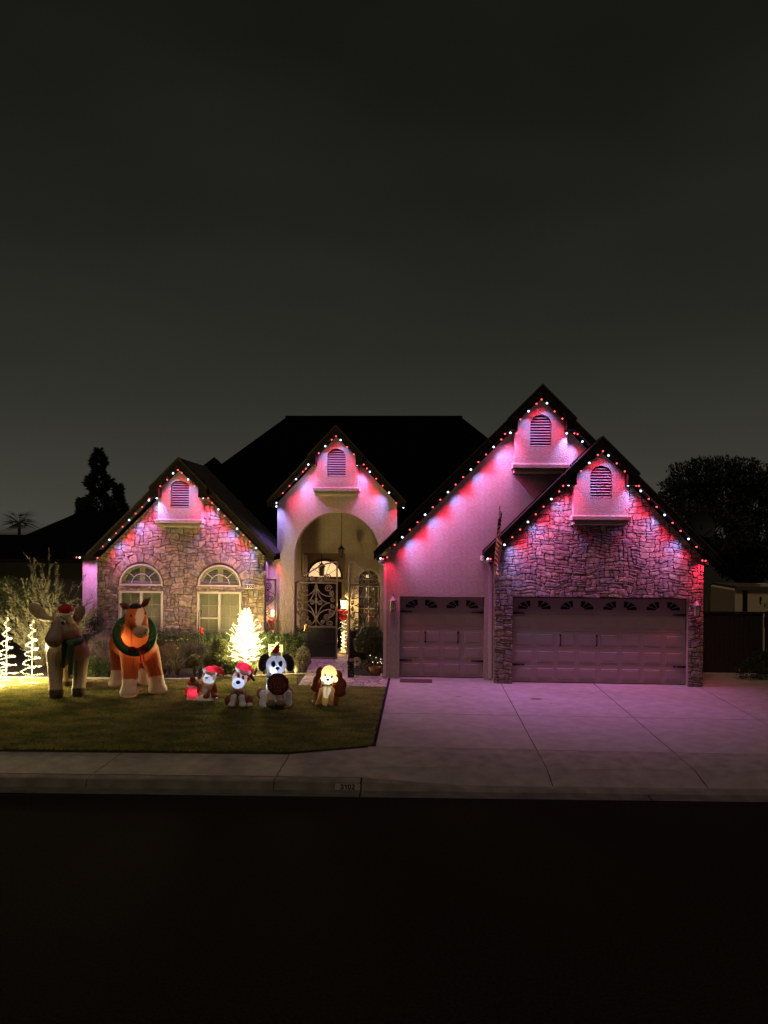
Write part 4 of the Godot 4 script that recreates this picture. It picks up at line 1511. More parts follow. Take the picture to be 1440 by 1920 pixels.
	var sp := thing("iron_screen", "narrow fixed iron scroll screen between the left stone wall and the entrance pier", "screen", Vector3(at(505, 1150, -3.1).x, 0, -3.05))
	var b2 := MB.new()
	for x in [-0.21, 0.20]:
		b2.box(Vector3(x, 1.35, 0), Vector3(0.05, 2.62, 0.05))
	for y in [0.1, 2.63]:
		b2.box(Vector3(0, y, 0), Vector3(0.42, 0.05, 0.045))
	part(b2, "frame", mats.iron, sp)
	var kk := 0
	for y in [2.42, 2.02, 1.60, 1.18, 0.76, 0.34]:
		var b := MB.new()
		var sx := -1.0 if kk % 2 == 0 else 1.0
		scroll_tube(b, Vector2(sx * 0.05 - 0.02, y), 0.14, 1.0 + kk, 1.9 * sx, 0.0, 0.016)
		part(b, "scroll", mats.iron, sp)
		b = MB.new()
		bow_tube(b, Vector2(sx * 0.16, y + 0.16), Vector2(sx * 0.25, y - 0.1), Vector2(-sx * 0.16, y - 0.24), 0.0, 0.011)
		part(b, "bar", mats.iron, sp)
		kk += 1
	# lit post lantern with a red bow
	var lz := -4.72
	var lp := on_ground(648, 1219, 0.03)
	var post := thing("lamp_post", "glowing post lantern wrapped in warm lights beside the front door", "lamp post", Vector3(lp.x, 0.03, lz))
	var pb := MB.new()
	pb.lathe([[0.16, 0.0], [0.16, 0.05], [0.10, 0.09], [0.055, 0.16], [0.04, 0.3], [0.035, 1.42], [0.06, 1.45], [0.06, 1.5]], Vector3.ZERO, 10)
	part(pb, "post", mat("post_white", lin(0.6, 0.52, 0.40), 0.6), post)
	var head := holder("lantern_head", post)
	head.position = Vector3(0, 1.5, 0)
	lantern(head, 1.25, mats.post_white, mats.lamp_glass)
	omni(post, Vector3(0, 1.68, 0), Color(1.0, 0.68, 0.28), 0.9, 0.05, "lamp_post")
	var lights := []
	var cc := PackedColorArray()
	for k in 90:
		var a := k * 0.62
		lights.push_back(Transform3D(Basis().scaled(Vector3.ONE * rr(0.7, 1.4)), Vector3(cos(a) * rr(0.045, 0.10), 0.12 + k * 0.0125, sin(a) * rr(0.05, 0.10))))
	var sm2 := MB.new()
	sm2.ell(Vector3.ZERO, Vector3.ONE * 0.012, Basis(), 6, 4)
	scatter(post, "light_garland", sm2.mesh(), mats.led_warm, lights, cc)
	omni(post, Vector3(0, 0.5, 0.22), Color(1.0, 0.68, 0.28), 0.5, 0.1, "garland")
	var bow := thing("red_bow", "red ribbon bow tied below the glowing post lantern", "bow", Vector3(lp.x, 1.40, lz + 0.07))
	for e in [[-0.10, 0.06, 0.5], [0.10, 0.06, -0.5], [-0.07, -0.13, 1.15], [0.07, -0.13, -1.15], [0.0, 0.02, 0.0]]:
		var b := MB.new()
		b.ell(Vector3(e[0], e[1], 0.02), Vector3(0.11, 0.07, 0.05) if e[0] != 0.0 else Vector3(0.045, 0.045, 0.06), Basis(Vector3(0, 0, 1), -e[2]), 10, 6)
		part(b, "loop" if e[1] > 0.03 else ("knot" if e[0] == 0.0 else "tail"), mat("bow_red", lin(0.65, 0.02, 0.05), 0.5, {"back": 0.3}), bow)
	part(boxed(Vector3(-4.84, 1.72, -3.68), Vector3(0.36, 3.44, 0.12)), "porch_wall", mats.stucco, house)
	var p2 := at(512, 1180, -3.38)
	var post2 := thing("lamp_post", "glowing post lantern half hidden behind the entrance pier, seen through the narrow iron screen", "lamp post", Vector3(p2.x, 0.03, -3.38))
	pb = MB.new()
	pb.lathe([[0.12, 0.0], [0.12, 0.05], [0.06, 0.12], [0.035, 0.3], [0.032, 1.32], [0.05, 1.36]], Vector3.ZERO, 10)
	part(pb, "post", mats.post_white, post2)
	head = holder("lantern_head", post2)
	head.position = Vector3(0, 1.36, 0)
	lantern(head, 0.95, mats.post_white, mats.lamp_glass)
	omni(post2, Vector3(0, 1.52, 0.02), Color(1.0, 0.62, 0.28), 0.30, 0.05, "lamp_post")
	var bow2 := thing("red_bow", "red bow on the lantern post behind the narrow iron screen", "bow", Vector3(p2.x, 1.22, -3.27))
	for e in [[-0.07, 0.05, 0.5], [0.07, 0.05, -0.5], [-0.04, -0.15, 1.15], [0.04, -0.15, -1.15], [0.0, 0.0, 0.0]]:
		var b := MB.new()
		b.ell(Vector3(e[0], e[1], 0.02), Vector3(0.09, 0.055, 0.04) if e[0] != 0.0 else Vector3(0.035, 0.035, 0.05), Basis(Vector3(0, 0, 1), -e[2]), 10, 6)
		part(b, "loop" if e[1] > 0.03 else ("knot" if e[0] == 0.0 else "tail"), mats.bow_red, bow2)
	# hanging lanterns
	for e in [[640, 1045, -4.2, 960, "dark hanging lantern on a long rod in the entrance arch", 1.05], [603, 1080, -5.6, 1034, "dark lantern hanging before the lit fanlight of the front door", 1.25]]:
		var p := at(e[0], e[1], e[2])
		var o := thing("hanging_lantern", e[4], "lantern", p, "unlit lanterns hanging in the porch")
		var top := at(e[0], e[3], e[2]).y
		if top < 4.0:
			top = 3.38
		else:
			top = 5.1
		var hd := holder("lantern_body", o)
		lantern(hd, e[5], mats.iron, mat("smoked", lin(0.10, 0.08, 0.05), 0.3))
		var rd := MB.new()
		rd.rod(Vector3(0, 0.42 * e[5], 0), Vector3(0, top - p.y, 0), 0.012)
		part(rd, "rod", mats.iron, o)
	# plant stand and big-leaved plant
	var st := thing("plant_stand", "wooden stand holding the broad leaved plant in the porch", "stand", Vector3(lp.x + 0.30, 0.03, -4.3))
	var sb := MB.new()
	sb.lathe([[0.16, 0.60], [0.17, 0.63], [0.0, 0.631]], Vector3.ZERO, 12)
	part(sb, "top", mats.wood_light, st)
	for k in 4:
		var b := MB.new()
		var a := TAU * k / 4 + 0.4
		b.rod(Vector3(cos(a) * 0.16, 0, sin(a) * 0.16), Vector3(cos(a) * 0.12, 0.6, sin(a) * 0.12), 0.02)
		part(b, "leg", mats.wood_light, st)
	var pl := thing("broad_leaf_plant", "broad leaved potted plant on a wooden stand beside the post lantern", "plant", Vector3(lp.x + 0.30, 0.66, -4.3))
	sb = MB.new()
	sb.lathe([[0.10, 0.0], [0.13, 0.2], [0.14, 0.22], [0.12, 0.22], [0.0, 0.21]], Vector3.ZERO, 12)
	part(sb, "pot", mat("clay", lin(0.20, 0.09, 0.05), 0.8), pl)
	for k in 9:
		var a := TAU * k / 9 + rr(-0.2, 0.2)
		var dd := Vector3(cos(a), rr(0.3, 0.9), sin(a)).normalized()
		var b := MB.new()
		var base := Vector3(0, 0.2, 0)
		var elbow := base + dd * 0.28
		b.rod(base, elbow, 0.008, 0.005)
		var tip := elbow + Vector3(dd.x, -0.35, dd.z) * 0.34
		var sd := dd.cross(Vector3.UP).normalized() * 0.08
		var md := elbow.lerp(tip, 0.45) + Vector3(0, 0.05, 0)
		b.tri(elbow, md + sd, md)
		b.tri(elbow, md, md - sd)
		b.tri(md, md + sd, tip)
		b.tri(md, tip, md - sd)
		part(b, "leaf", mat("broad_leaf", lin(0.05, 0.09, 0.03), 0.5, {"back": 0.2}), pl)

# ---------------------------------------------------------------- eave lights
func beam(s: Node3D, p: Vector3, col: Color, e: float, dir: Vector3, ang: float) -> void:
	var l := SpotLight3D.new()
	l.name = numbered("eave_beam")
	l.light_color = col.linear_to_srgb()
	l.light_energy = e
	l.spot_range = 25.0
	l.spot_attenuation = 2.0
	l.spot_angle = ang
	l.spot_angle_attenuation = 1.0
	l.light_size = 0.03
	l.shadow_enabled = true
	l.position = p
	l.basis = Basis.looking_at(dir.normalized(), Vector3(0, 0, 1))
	s.add_child(l, true)

# every lamp throws a tight beam at the wall and a weak wide one at the ground
func eave_light(s: Node3D, p: Vector3, white: bool, dir: Vector3, e := 1.0) -> void:
	put(bulb_white if white else bulb_red, "bulb", mats.led_white if white else mats.led_red, s, p)
	var col := Color(0.32, 0.30, 1.0) if white else Color(1.0, 0.035, 0.12)
	beam(s, p, col, (WHITE_BEAM if white else RED_BEAM) * e, dir, 42.0)
	beam(s, p, col, WHITE_WIDE if white else RED_WIDE, Vector3(dir.x * 0.5, -0.97, 0.16), 52.0)

const WHITE_BEAM := 1.85
const RED_BEAM := 0.86
const WHITE_WIDE := 1.9
const RED_WIDE := 0.66
var bulb_white: Mesh
var bulb_red: Mesh

# each row: a string of letters (w white, r red) and the measured pixel of every bulb
func light_string(label: String, z: float, dir: Vector3, code: String, px: Array, e := 1.0, under := "") -> void:
	var s := thing("light_string", label, "string lights", Vector3.ZERO, "red and white lights along the roof edges")
	var wire := PackedVector3Array()
	for i in code.length():
		var p := at(px[i * 2], px[i * 2 + 1], z)
		if under != "":
			var g: Dictionary = GABLES[under]
			p.y = minf(p.y, g.apex - g.s * absf(p.x - g.c) - 0.29)
		eave_light(s, p, code[i] == "w", dir, e)
		wire.push_back(p + Vector3(0, 0.035, -0.01))
	var b := MB.new()
	b.tube(wire, PackedFloat32Array([0.008]), 4)
	part(b, "wire", mats.iron, s)

# bulbs evenly spaced between two measured ends
func run(a: Vector2, b: Vector2, n: int) -> Array:
	var o := []
	for i in n:
		var q := a.lerp(b, float(i) / maxf(1, n - 1))
		o.append_array([q.x, q.y])
	return o

func build_lights() -> void:
	var mb := MB.new()
	mb.ell(Vector3.ZERO, Vector3(0.030, 0.028, 0.030), Basis(), 8, 6)
	bulb_white = mb.mesh()
	mb = MB.new()
	mb.ell(Vector3.ZERO, Vector3(0.025, 0.023, 0.025), Basis(), 8, 6)
	bulb_red = mb.mesh()
	var lr := Vector3(0.62, -0.62, -0.44)                         # left rakes shine inwards and down
	var rl := Vector3(-0.62, -0.62, -0.44)
	var dn := Vector3(0, -0.85, -0.5)
	var d2 := Vector3(0, -0.9, -0.42)
	# left stone gable
	light_string("eave lights left of the left stone gable, over the narrow stucco wall", -2.72, dn, "rwrwr", [143.5, 1045, 149.5, 1045.5, 156.5, 1045, 173, 1045, 183, 1046], 0.9)
	light_string("lights up the left slope of the left stone gable", -2.22, lr, "rwrrwrrw", run(Vector2(193, 1024.5), Vector2(279, 938), 8), 1.0, "left")
	light_string("lights beside the left shoulder of the vent on the left stone gable", -2.10, d2, "rw", [280, 935, 294, 934], 0.7)
	light_string("lights round the peak of the left stone gable", -1.99, d2, "rrwrrwr", [300.5, 911.5, 313.5, 899.5, 324.5, 887.5, 333.5, 881, 340.5, 886.5, 352.5, 899, 364.5, 911.5], 0.55, "left")
	light_string("lights beside the right shoulder of the vent on the left stone gable", -2.10, d2, "rwr", [372.5, 934, 381, 933, 390.5, 934], 0.7)
	light_string("lights down the right slope of the left stone gable", -2.22, rl, "rwrrwrrw", run(Vector2(397.5, 943), Vector2(480, 1027.5), 8), 1.0, "left")
	light_string("eave lights between the left stone gable and the entrance pier", -2.95, Vector3(-0.2, -0.85, -0.5), "rwr", [489, 1046, 504, 1046.5, 516.5, 1047])
	# entrance gable
	light_string("cluster of lights at the left eave of the entrance gable", -2.96, dn, "rwww", [506, 942.5, 511, 946, 518, 943, 518, 949.5])
	light_string("lights up the left slope of the entrance gable", -2.92, lr, "rrwrr", [530.5, 920, 543, 907.5, 555, 895, 568, 883, 573.5, 873.5], 1.0, "arch")
	light_string("lights beside the left shoulder of the entrance gable vent", -2.80, d2, "wr", [578, 871, 591, 871.5], 0.7)
	light_string("lights round the peak of the entrance gable", -2.70, d2, "rwrrwrr", [597.5, 849.5, 610, 836.5, 622, 824.5, 630, 818, 638.5, 825, 651, 837.5, 663.5, 849.5], 0.55, "arch")
	light_string("lights beside the right shoulder of the entrance gable vent", -2.80, d2, "wr", [669.5, 871.5, 682, 871], 0.7)
	light_string("lights down the right slope of the entrance gable", -2.92, rl, "rwrrw", [688, 872, 693.5, 881, 705.5, 893.5, 717.5, 906, 729.5, 917.5], 1.0, "arch")
	light_string("lights at the right eave of the entrance gable", -2.96, dn, "rrww", [743, 943.5, 754, 942.5, 757, 946, 756.5, 951.5])
	# stucco gable
	light_string("lights at the left eave of the tall stucco gable above its downspout", -0.14, dn, "wrr", [713.5, 1047, 718.5, 1048, 726, 1045])
	light_string("long run of lights up the left slope of the tall stucco gable", -0.12, lr, "rwrrwrrwrrwrrwr", run(Vector2(740, 1021.5), Vector2(940, 824), 15), 1.0, "big")
	light_string("lights beside the left shoulder of the tallest vent", 0.0, d2, "rwr", [947, 813.5, 957, 811.5, 969, 813], 0.7)
	light_string("lights round the peak of the tallest gable", 0.11, d2, "rwrrwrr", [976, 786.5, 991, 771, 1006, 757, 1015.5, 749, 1025.5, 756, 1040, 771.5, 1054.5, 785], 0.55, "big")
	light_string("lights beside the right shoulder of the tallest vent", 0.0, d2, "wrr", [1062.5, 812.5, 1077, 812.5, 1083, 814], 0.7)
	light_string("single pale light on the right slope of the tallest gable", -0.12, rl, "w", [1092, 828], 1.0, "big")
	# stone gable over the double garage
	light_string("lights at the left eave of the right stone gable above its downspout", 0.36, dn, "wr", [914, 1047.5, 919.5, 1048])
	light_string("lights up the left slope of the right stone gable", 0.38, lr, "wrrwrrwr", run(Vector2(946, 1021.5), Vector2(1048.5, 921.5), 8), 1.0, "stone")
	light_string("lights beside the left shoulder of the vent on the right stone gable", 0.50, d2, "rwr", [1056, 911, 1066, 909.5, 1080, 910], 0.7)
	light_string("lights round the peak of the right stone gable", 0.61, d2, "rwrrwrr", [1089.5, 883.5, 1105, 868, 1121, 853, 1130.5, 846, 1141, 854, 1156.5, 869, 1171.5, 884], 0.55, "stone")
	light_string("lights beside the right shoulder of the vent on the right stone gable", 0.50, d2, "wrr", [1177.5, 910, 1193, 910.5, 1198, 911], 0.7)
	light_string("lights down the right slope of the right stone gable", 0.38, rl, "wrrwrrwr", run(Vector2(1201.5, 920.5), Vector2(1306, 1025.5), 8), 1.0, "stone")
	light_string("lights at the right eave of the right stone gable", 0.30, dn, "rrw", [1317, 1051, 1323, 1051.5, 1331, 1050.5])

# ---------------------------------------------------------------- inflatables on the lawn
var jb := Vector3.ZERO
func J(px: float, py: float, z: float) -> Vector3:
	return at(px, py, z) - jb
func R(px: float, z: float) -> float:
	return px / FOCAL * (EYE.z - z)
func egg(px: float, py: float, z: float, rx: float, ry: float, rz: float, col: Color, roll := 0.0) -> Array:
	return [1, J(px, py, z), Vector3(R(rx, z), R(ry, z), R(rz, z)), Basis(Vector3(0, 0, 1), roll), col]
func limb(a: Array, b: Array, col: Color) -> Array:          # [px, py, z, radius in px] twice
	return [0, J(a[0], a[1], a[2]), J(b[0], b[1], b[2]), R(a[3], a[2]), R(b[3], b[2]), col]
var skin_prims := []
func on(px: float, py: float, k := 0.05) -> float:          # depth at which the figure's skin is met at this point
	var z := 4.2
	while z > 1.5:
		var q := J(px, py, z)
		var g := 1.0
		for p in skin_prims:
			var d := dist(p, q)
			var hh := maxf(k - absf(g - d), 0.0)
			g = minf(g, d) - hh * hh * 0.25 / k
		if g < 0.0:
			return z
		z -= 0.006
	return 3.0

func seam(o: Node3D, pts: Array) -> void:                   # a sewn seam that follows the skin
	var p := PackedVector3Array()
	for i in pts.size() - 1:
		for k in 4:
			var x := lerpf(pts[i][0], pts[i + 1][0], k / 4.0)
			var y := lerpf(pts[i][1], pts[i + 1][1], k / 4.0)
			p.push_back(J(x, y, on(x, y)))
	var b := MB.new()
	b.tube(p, PackedFloat32Array([0.0055]), 4)
	part(b, "seam", mat("seam_thread", lin(0.05, 0.02, 0.012), 0.9), o)

func egg_part(o: Node3D, called: String, m: Material, px: float, py: float, z: float, rx: float, ry: float, rz: float, roll := 0.0) -> MeshInstance3D:
	if called in ["eye", "pupil", "iris", "glint", "nose", "nostril"]:
		z = on(px, py) + {"eye": 0.002, "pupil": 0.016, "iris": 0.014, "glint": 0.034, "nose": 0.004, "nostril": 0.002}[called]
	var b := MB.new()
	b.ell(J(px, py, z), Vector3(R(rx, z), R(ry, z), R(rz, z)), Basis(Vector3(0, 0, 1), roll), 14, 10)
	return part(b, called, m, o)

const ORANGE := Color(0.37, 0.105, 0.032)
const CHEST := Color(0.27, 0.075, 0.02)
const CREAM := Color(0.70, 0.60, 0.50)
const SNOWY := Color(0.74, 0.72, 0.72)
const TAN := Color(0.42, 0.25, 0.12)
const TAUPE := Color(0.44, 0.335, 0.23)
const MUZZLE := Color(0.30, 0.22, 0.165)
const HOOF := Color(0.07, 0.042, 0.025)

func cord(label: String, pts: Array) -> void:
	var p := PackedVector3Array()
	for i in pts.size() - 1:
		for k in 6:
			var q: Vector3 = (pts[i] as Vector3).lerp(pts[i + 1], k / 6.0)
			p.push_back(q + Vector3(0, 0.035, sin(k * 1.1 + i) * 0.02))
	var b := MB.new()
	b.tube(p, PackedFloat32Array([0.010]), 5)
	var o := part(b, "power_cord", mats.gutter_metal, self)
	tag(o, label, "cord")

func build_inflatables() -> void:
	horse()
	moose()
	dog_hydrant()
	dog_hat()
	dog_sign()
	dog_spaniel()
	cord("pale power cord on the grass between the two middle inflatable dogs", [on_ground(469, 1306), on_ground(478, 1304), on_ground(489, 1302)])

func horse() -> void:
	jb = Vector3(-7.3, 0, 1.9)
	var o := thing("inflatable_horse", "large glowing orange inflatable horse with white hooves standing on the lawn", "inflatable", jb)
	var pr := [
		limb([258, 1208, 2.20, 33], [231, 1206, 1.35, 24], ORANGE),
		limb([257, 1207, 2.25, 29], [256, 1168, 2.50, 21], ORANGE),
		limb([256, 1155, 2.58, 20], [264, 1182, 2.90, 12.5], ORANGE),
		egg(264.5, 1184, 2.93, 14.5, 11, 12, CREAM, 0.15),
		limb([245, 1225, 2.40, 20], [243, 1268, 2.60, 14], ORANGE),
		limb([242.5, 1280, 2.64, 13.5], [242, 1294, 2.68, 15.5], CREAM),
		egg(242, 1299, 2.72, 17, 8, 17, CREAM),
		limb([278, 1220, 2.0, 20], [291, 1262, 2.14, 14], ORANGE),
		limb([293, 1274, 2.16, 14], [295.5, 1289, 2.2, 15.5], CREAM),
		egg(296, 1293, 2.22, 17, 7.5, 16, CREAM),
		limb([220, 1205, 1.40, 14], [219, 1250, 1.50, 10.5], ORANGE),
		limb([218.5, 1262, 1.52, 10.5], [217, 1279, 1.54, 12], CREAM),
		egg(217, 1283, 1.56, 13.5, 6.5, 13, CREAM),
		limb([262, 1215, 1.1, 14], [268, 1248, 1.12, 10], ORANGE),
		limb([269.5, 1258, 1.13, 10], [271, 1276, 1.15, 11.5], CREAM),
		egg(271.5, 1280, 1.16, 13, 6.5, 13, CREAM),
	]
	var paints := [
		egg(249, 1171, 2.85, 13, 8, 26, CHEST, -0.3),
		egg(261.5, 1157, 2.85, 6.5, 21, 30, CREAM, 0.2),
		egg(265, 1186, 2.98, 17, 13.5, 22, CREAM, 0.1),
	]
	skin_prims = pr
	put(blob(pr, 0.032, 0.09, paints), "body", mats.skin_lit, o)
	omni(o, J(243, 1198, 2.42), Color(1.0, 0.62, 0.32), 0.50, 0.04, "horse")
	omni(o, J(255, 1225, 2.1), Color(1.0, 0.62, 0.32), 0.10, 0.04, "horse")
	egg_part(o, "forelock", mats.fab_mane, 254, 1138, 2.62, 12.5, 6.5, 11)
	for e in [[243, 1140, 222.5, 1131.5], [267, 1137, 282.5, 1119.5]]:
		var a := J(e[0], e[1], 2.5)
		var t := J(e[2], e[3], 2.45)
		var ear := blob([[0, a, a.lerp(t, 0.45), R(4.0, 2.5), R(6.5, 2.5), CHEST], [0, a.lerp(t, 0.45), t, R(6.5, 2.5), R(0.8, 2.5), CHEST]], 0.018, 0.03)
		put(ear, "ear", mats.skin, o)
	for e in [[245.5, 1155, 2.82], [272.5, 1150, 2.78]]:
		egg_part(o, "eye", mats.fab_black, e[0], e[1], e[2], 2.0, 2.6, 1.5)
	for e in [[262, 1189, 3.10], [273, 1187, 3.06]]:
		egg_part(o, "nostril", mats.fab_black, e[0], e[1], e[2], 2.0, 1.7, 1.5)
	var m := MB.new()
	for e in [[246, 1203, 2.70, 246, 1216, 2.62], [250, 1222, 2.66, 249, 1262, 2.78]]:
		m.rod(J(e[0], e[1], e[2]), J(e[3], e[4], e[5]), 0.006)
	seam(o, [[246, 1180], [246.5, 1196], [246, 1210]])
	seam(o, [[250, 1232], [249.5, 1250], [247, 1266]])
	seam(o, [[288, 1235], [292, 1262]])
	seam(o, [[243, 1280], [244, 1298]])
	seam(o, [[299, 1275], [302, 1290]])
	# wreath round the neck: needles, berries and a bow
	var w := holder("wreath", o)
	var p := PackedVector3Array()
	var rad := PackedFloat32Array()
	for i in 33:
		var a := TAU * i / 32
		var zz := 2.46 - sin(a) * 0.36
		p.push_back(J(253 + cos(a) * 34, 1190 - sin(a) * 33, zz))
		rad.push_back(R(8.2, zz))
	var b := MB.new()
	b.tube(p, rad, 12, false)
	part(b, "ring", mats.fab_wreath, w)
	for a in [0.55, -0.25, 2.6, 3.4, 4.0, 5.6]:
		b = MB.new()
		b.ell(J(253 + cos(a) * 34, 1190 - sin(a) * 33, 2.46 - sin(a) * 0.36 + 0.10), Vector3.ONE * 0.032, Basis(), 10, 7)
		part(b, "berry", mats.fab_berry, w)
	var bow := holder("bow", o)
	for e in [[248, 1219, 3.06, 9, 7, 0.1], [272, 1214, 3.0, 10, 6.5, 0.55], [260, 1218, 3.08, 4, 4, 0.0]]:
		egg_part(bow, "loop" if e[3] > 5 else "knot", mats.fab_maroon if e[3] > 5 else mats.fab_red, e[0], e[1], e[2], e[3], e[4], 4.0, e[5])
	for e in [[263, 1222, 264, 1242], [268, 1221, 270, 1240]]:
		b = MB.new()
		var a0 := J(e[0], e[1], 3.08)
		var a1 := J(e[2], e[3], 2.98)
		b.quad(a1 + Vector3(-0.02, 0, 0), a1 + Vector3(0.02, 0.02, 0), a0 + Vector3(0.015, 0, 0), a0 + Vector3(-0.015, 0, 0))
		part(b, "ribbon", mats.fab_red, bow)

func hat_on(o: Node3D, prims: Array, brim: Array, z: float, rbrim: float, glow := 0.0) -> void:
	var h := holder("santa_hat", o)
	if glow > 0.0:
		omni(h, (prims[0][1] as Vector3) + Vector3(0, 0.02, 0.03), Color(1.0, 0.85, 0.95), glow, 0.02, "hat")
	var p := PackedVector3Array()
	for i in brim.size():
		p.push_back(J(brim[i][0], brim[i][1], brim[i][2]))
	var q := PackedVector3Array()                               # rounded through the given points
	for i in p.size() - 1:
		for k in 4:
			q.push_back(p[i].cubic_interpolate(p[i + 1], p[maxi(i - 1, 0)], p[mini(i + 2, p.size() - 1)], k / 4.0))
	q.push_back(p[p.size() - 1])
	if glow > 0.0:                                              # the band is one skin with the lit crown
		for i in q.size() - 1:
			prims.push_back([0, q[i], q[i + 1], R(rbrim, z), R(rbrim, z), SNOWY])
		put(blob(prims, 0.015, 0.02), "crown", mats.skin_lit, h)
		return
	put(blob(prims, 0.016, 0.05), "crown", mats.skin_lit, h)
	var b := MB.new()
	b.tube(q, PackedFloat32Array([R(rbrim, z)]), 10)
	part(b, "brim", mats.fab_fur_white, h)

func moose() -> void:
	jb = Vector3(-8.8, 0, 2.4)
	var o := thing("inflatable_moose", "unlit tan inflatable moose in a red hat and green scarf", "inflatable", jb)
	var pr := [
		egg(127, 1222, 2.35, 36, 28, 30, TAUPE),
		limb([126, 1215, 2.25, 30], [116, 1210, 1.45, 29], TAUPE),
		limb([131, 1207, 2.4, 26], [124, 1180, 2.62, 21], TAUPE),
		limb([121, 1164, 2.72, 15], [124, 1182, 2.74, 19], TAUPE),
		limb([109, 1171, 2.92, 9.5], [101.5, 1198, 3.08, 17], MUZZLE),
		limb([104, 1228, 2.62, 17], [105, 1292, 2.92, 11.5], TAUPE),
		limb([151, 1226, 2.35, 17], [148, 1288, 2.66, 11.5], TAUPE),
		limb([128, 1235, 1.5, 16], [127, 1272, 1.5, 10], TAUPE),
		limb([104, 1235, 1.3, 16], [102, 1270, 1.3, 10], TAUPE),
		limb([105, 1299, 2.94, 12.2], [105.5, 1304, 2.97, 12.5], HOOF),
		limb([147.5, 1295, 2.68, 12], [147, 1299, 2.70, 12.5], HOOF),
		limb([127, 1278, 1.5, 10], [127, 1281, 1.5, 10.5], HOOF),
		limb([102, 1277, 1.3, 10], [102, 1280, 1.3, 10.5], HOOF),
	]
	skin_prims = pr
	put(blob(pr, 0.034, 0.10), "body", mats.skin, o)
	var al := blob([egg(71, 1148, 2.55, 21, 12.5, 4.5, Color(0.50, 0.39, 0.25), -0.62), limb([84, 1158, 2.58, 6], [101, 1162, 2.66, 4.5], Color(0.50, 0.39, 0.25)), egg(63, 1140, 2.55, 7, 9, 3.5, Color(0.50, 0.39, 0.25), 0.4)], 0.022, 0.09)
	put(al, "antler", mats.skin, o)
	var ar := blob([egg(149, 1151, 2.48, 11, 18, 4.5, Color(0.30, 0.21, 0.17), -0.5), limb([143, 1162, 2.5, 7], [136, 1166, 2.6, 5], Color(0.30, 0.21, 0.17))], 0.022, 0.08)
	put(ar, "antler", mats.skin, o)
	var ear := blob([limb([101, 1158, 2.66, 3.5], [101, 1146, 2.62, 0.8], TAUPE)], 0.018, 0.03)
	put(ear, "ear", mats.skin, o)
	hat_on(o, [egg(123.5, 1143, 2.74, 13.5, 10.5, 13, Color(0.48, 0.02, 0.03)), egg(133, 1148, 2.78, 5, 5, 5, Color(0.48, 0.02, 0.03))], [[109, 1151, 2.82], [116, 1152.5, 2.95], [124, 1153, 2.98], [131, 1152, 2.92], [136, 1149, 2.80]], 2.9, 2.4)
	egg_part(o, "pompom", mats.fab_fur_white, 133, 1150, 2.96, 3.2, 3.2, 3.2)
	var ey := egg_part(o, "eye", mats.fab_fur_white, 119, 1167, 2.935, 4.6, 5.4, 2.2, 0.15)
	egg_part(ey, "pupil", mats.fab_black, 117.5, 1168, 2.955, 2.8, 3.6, 1.8)
	ey = egg_part(o, "eye", mats.fab_fur_white, 97.5, 1168, 2.86, 2.2, 3.4, 1.6)
	egg_part(ey, "pupil", mats.fab_black, 97, 1169, 2.88, 1.5, 2.4, 1.5)
	var bw := MB.new()
	for e in [[113, 1160, 122, 1161], [98, 1161, 104, 1160]]:
		bw.rod(J(e[0], e[1], on(e[0], e[1])), J(e[2], e[3], on(e[2], e[3])), 0.012, 0.006)
	part(bw, "eyebrow", mats.fab_mane, o)
	bw = MB.new()
	bw.tube(PackedVector3Array([J(101, 1211, on(101, 1211)), J(105, 1211, on(105, 1211)), J(109, 1208, on(109, 1208))]), PackedFloat32Array([0.006, 0.018, 0.008]), 6)
	part(bw, "mouth", mats.fab_black, o)
	seam(o, [[112, 1222], [113, 1250], [111, 1290]])
	seam(o, [[143, 1235], [144, 1285]])
	seam(o, [[95, 1275], [106, 1278], [116, 1276]])
	seam(o, [[160, 1190], [164, 1210], [161, 1235]])
	var sc := holder("scarf", o)
	var p := PackedVector3Array()
	for i in 21:
		var a := TAU * i / 20
		p.push_back(J(130 + cos(a) * 22, 1199 - sin(a) * 6, 2.52 - sin(a) * 0.34))
	var b := MB.new()
	b.tube(p, PackedFloat32Array([R(6.5, 2.5)]), 10, false)
	part(b, "wrap", mats.fab_green, sc)
	for e in [[120, 1210, 119, 1250, 5], [133, 1210, 133, 1268, 6.5]]:
		var bb := blob([limb([e[0], e[1], 2.93, e[4]], [e[2], e[3], 2.86, e[4] * 0.7], Color(0.02, 0.12, 0.04))], 0.02, 0.03)
		put(bb, "tail", mat("scarf_tail", lin(0.025, 0.09, 0.03), 0.7), sc)
	egg_part(sc, "tassel", mats.fab_fur_white, 134, 1268, 2.90, 3, 3, 3)

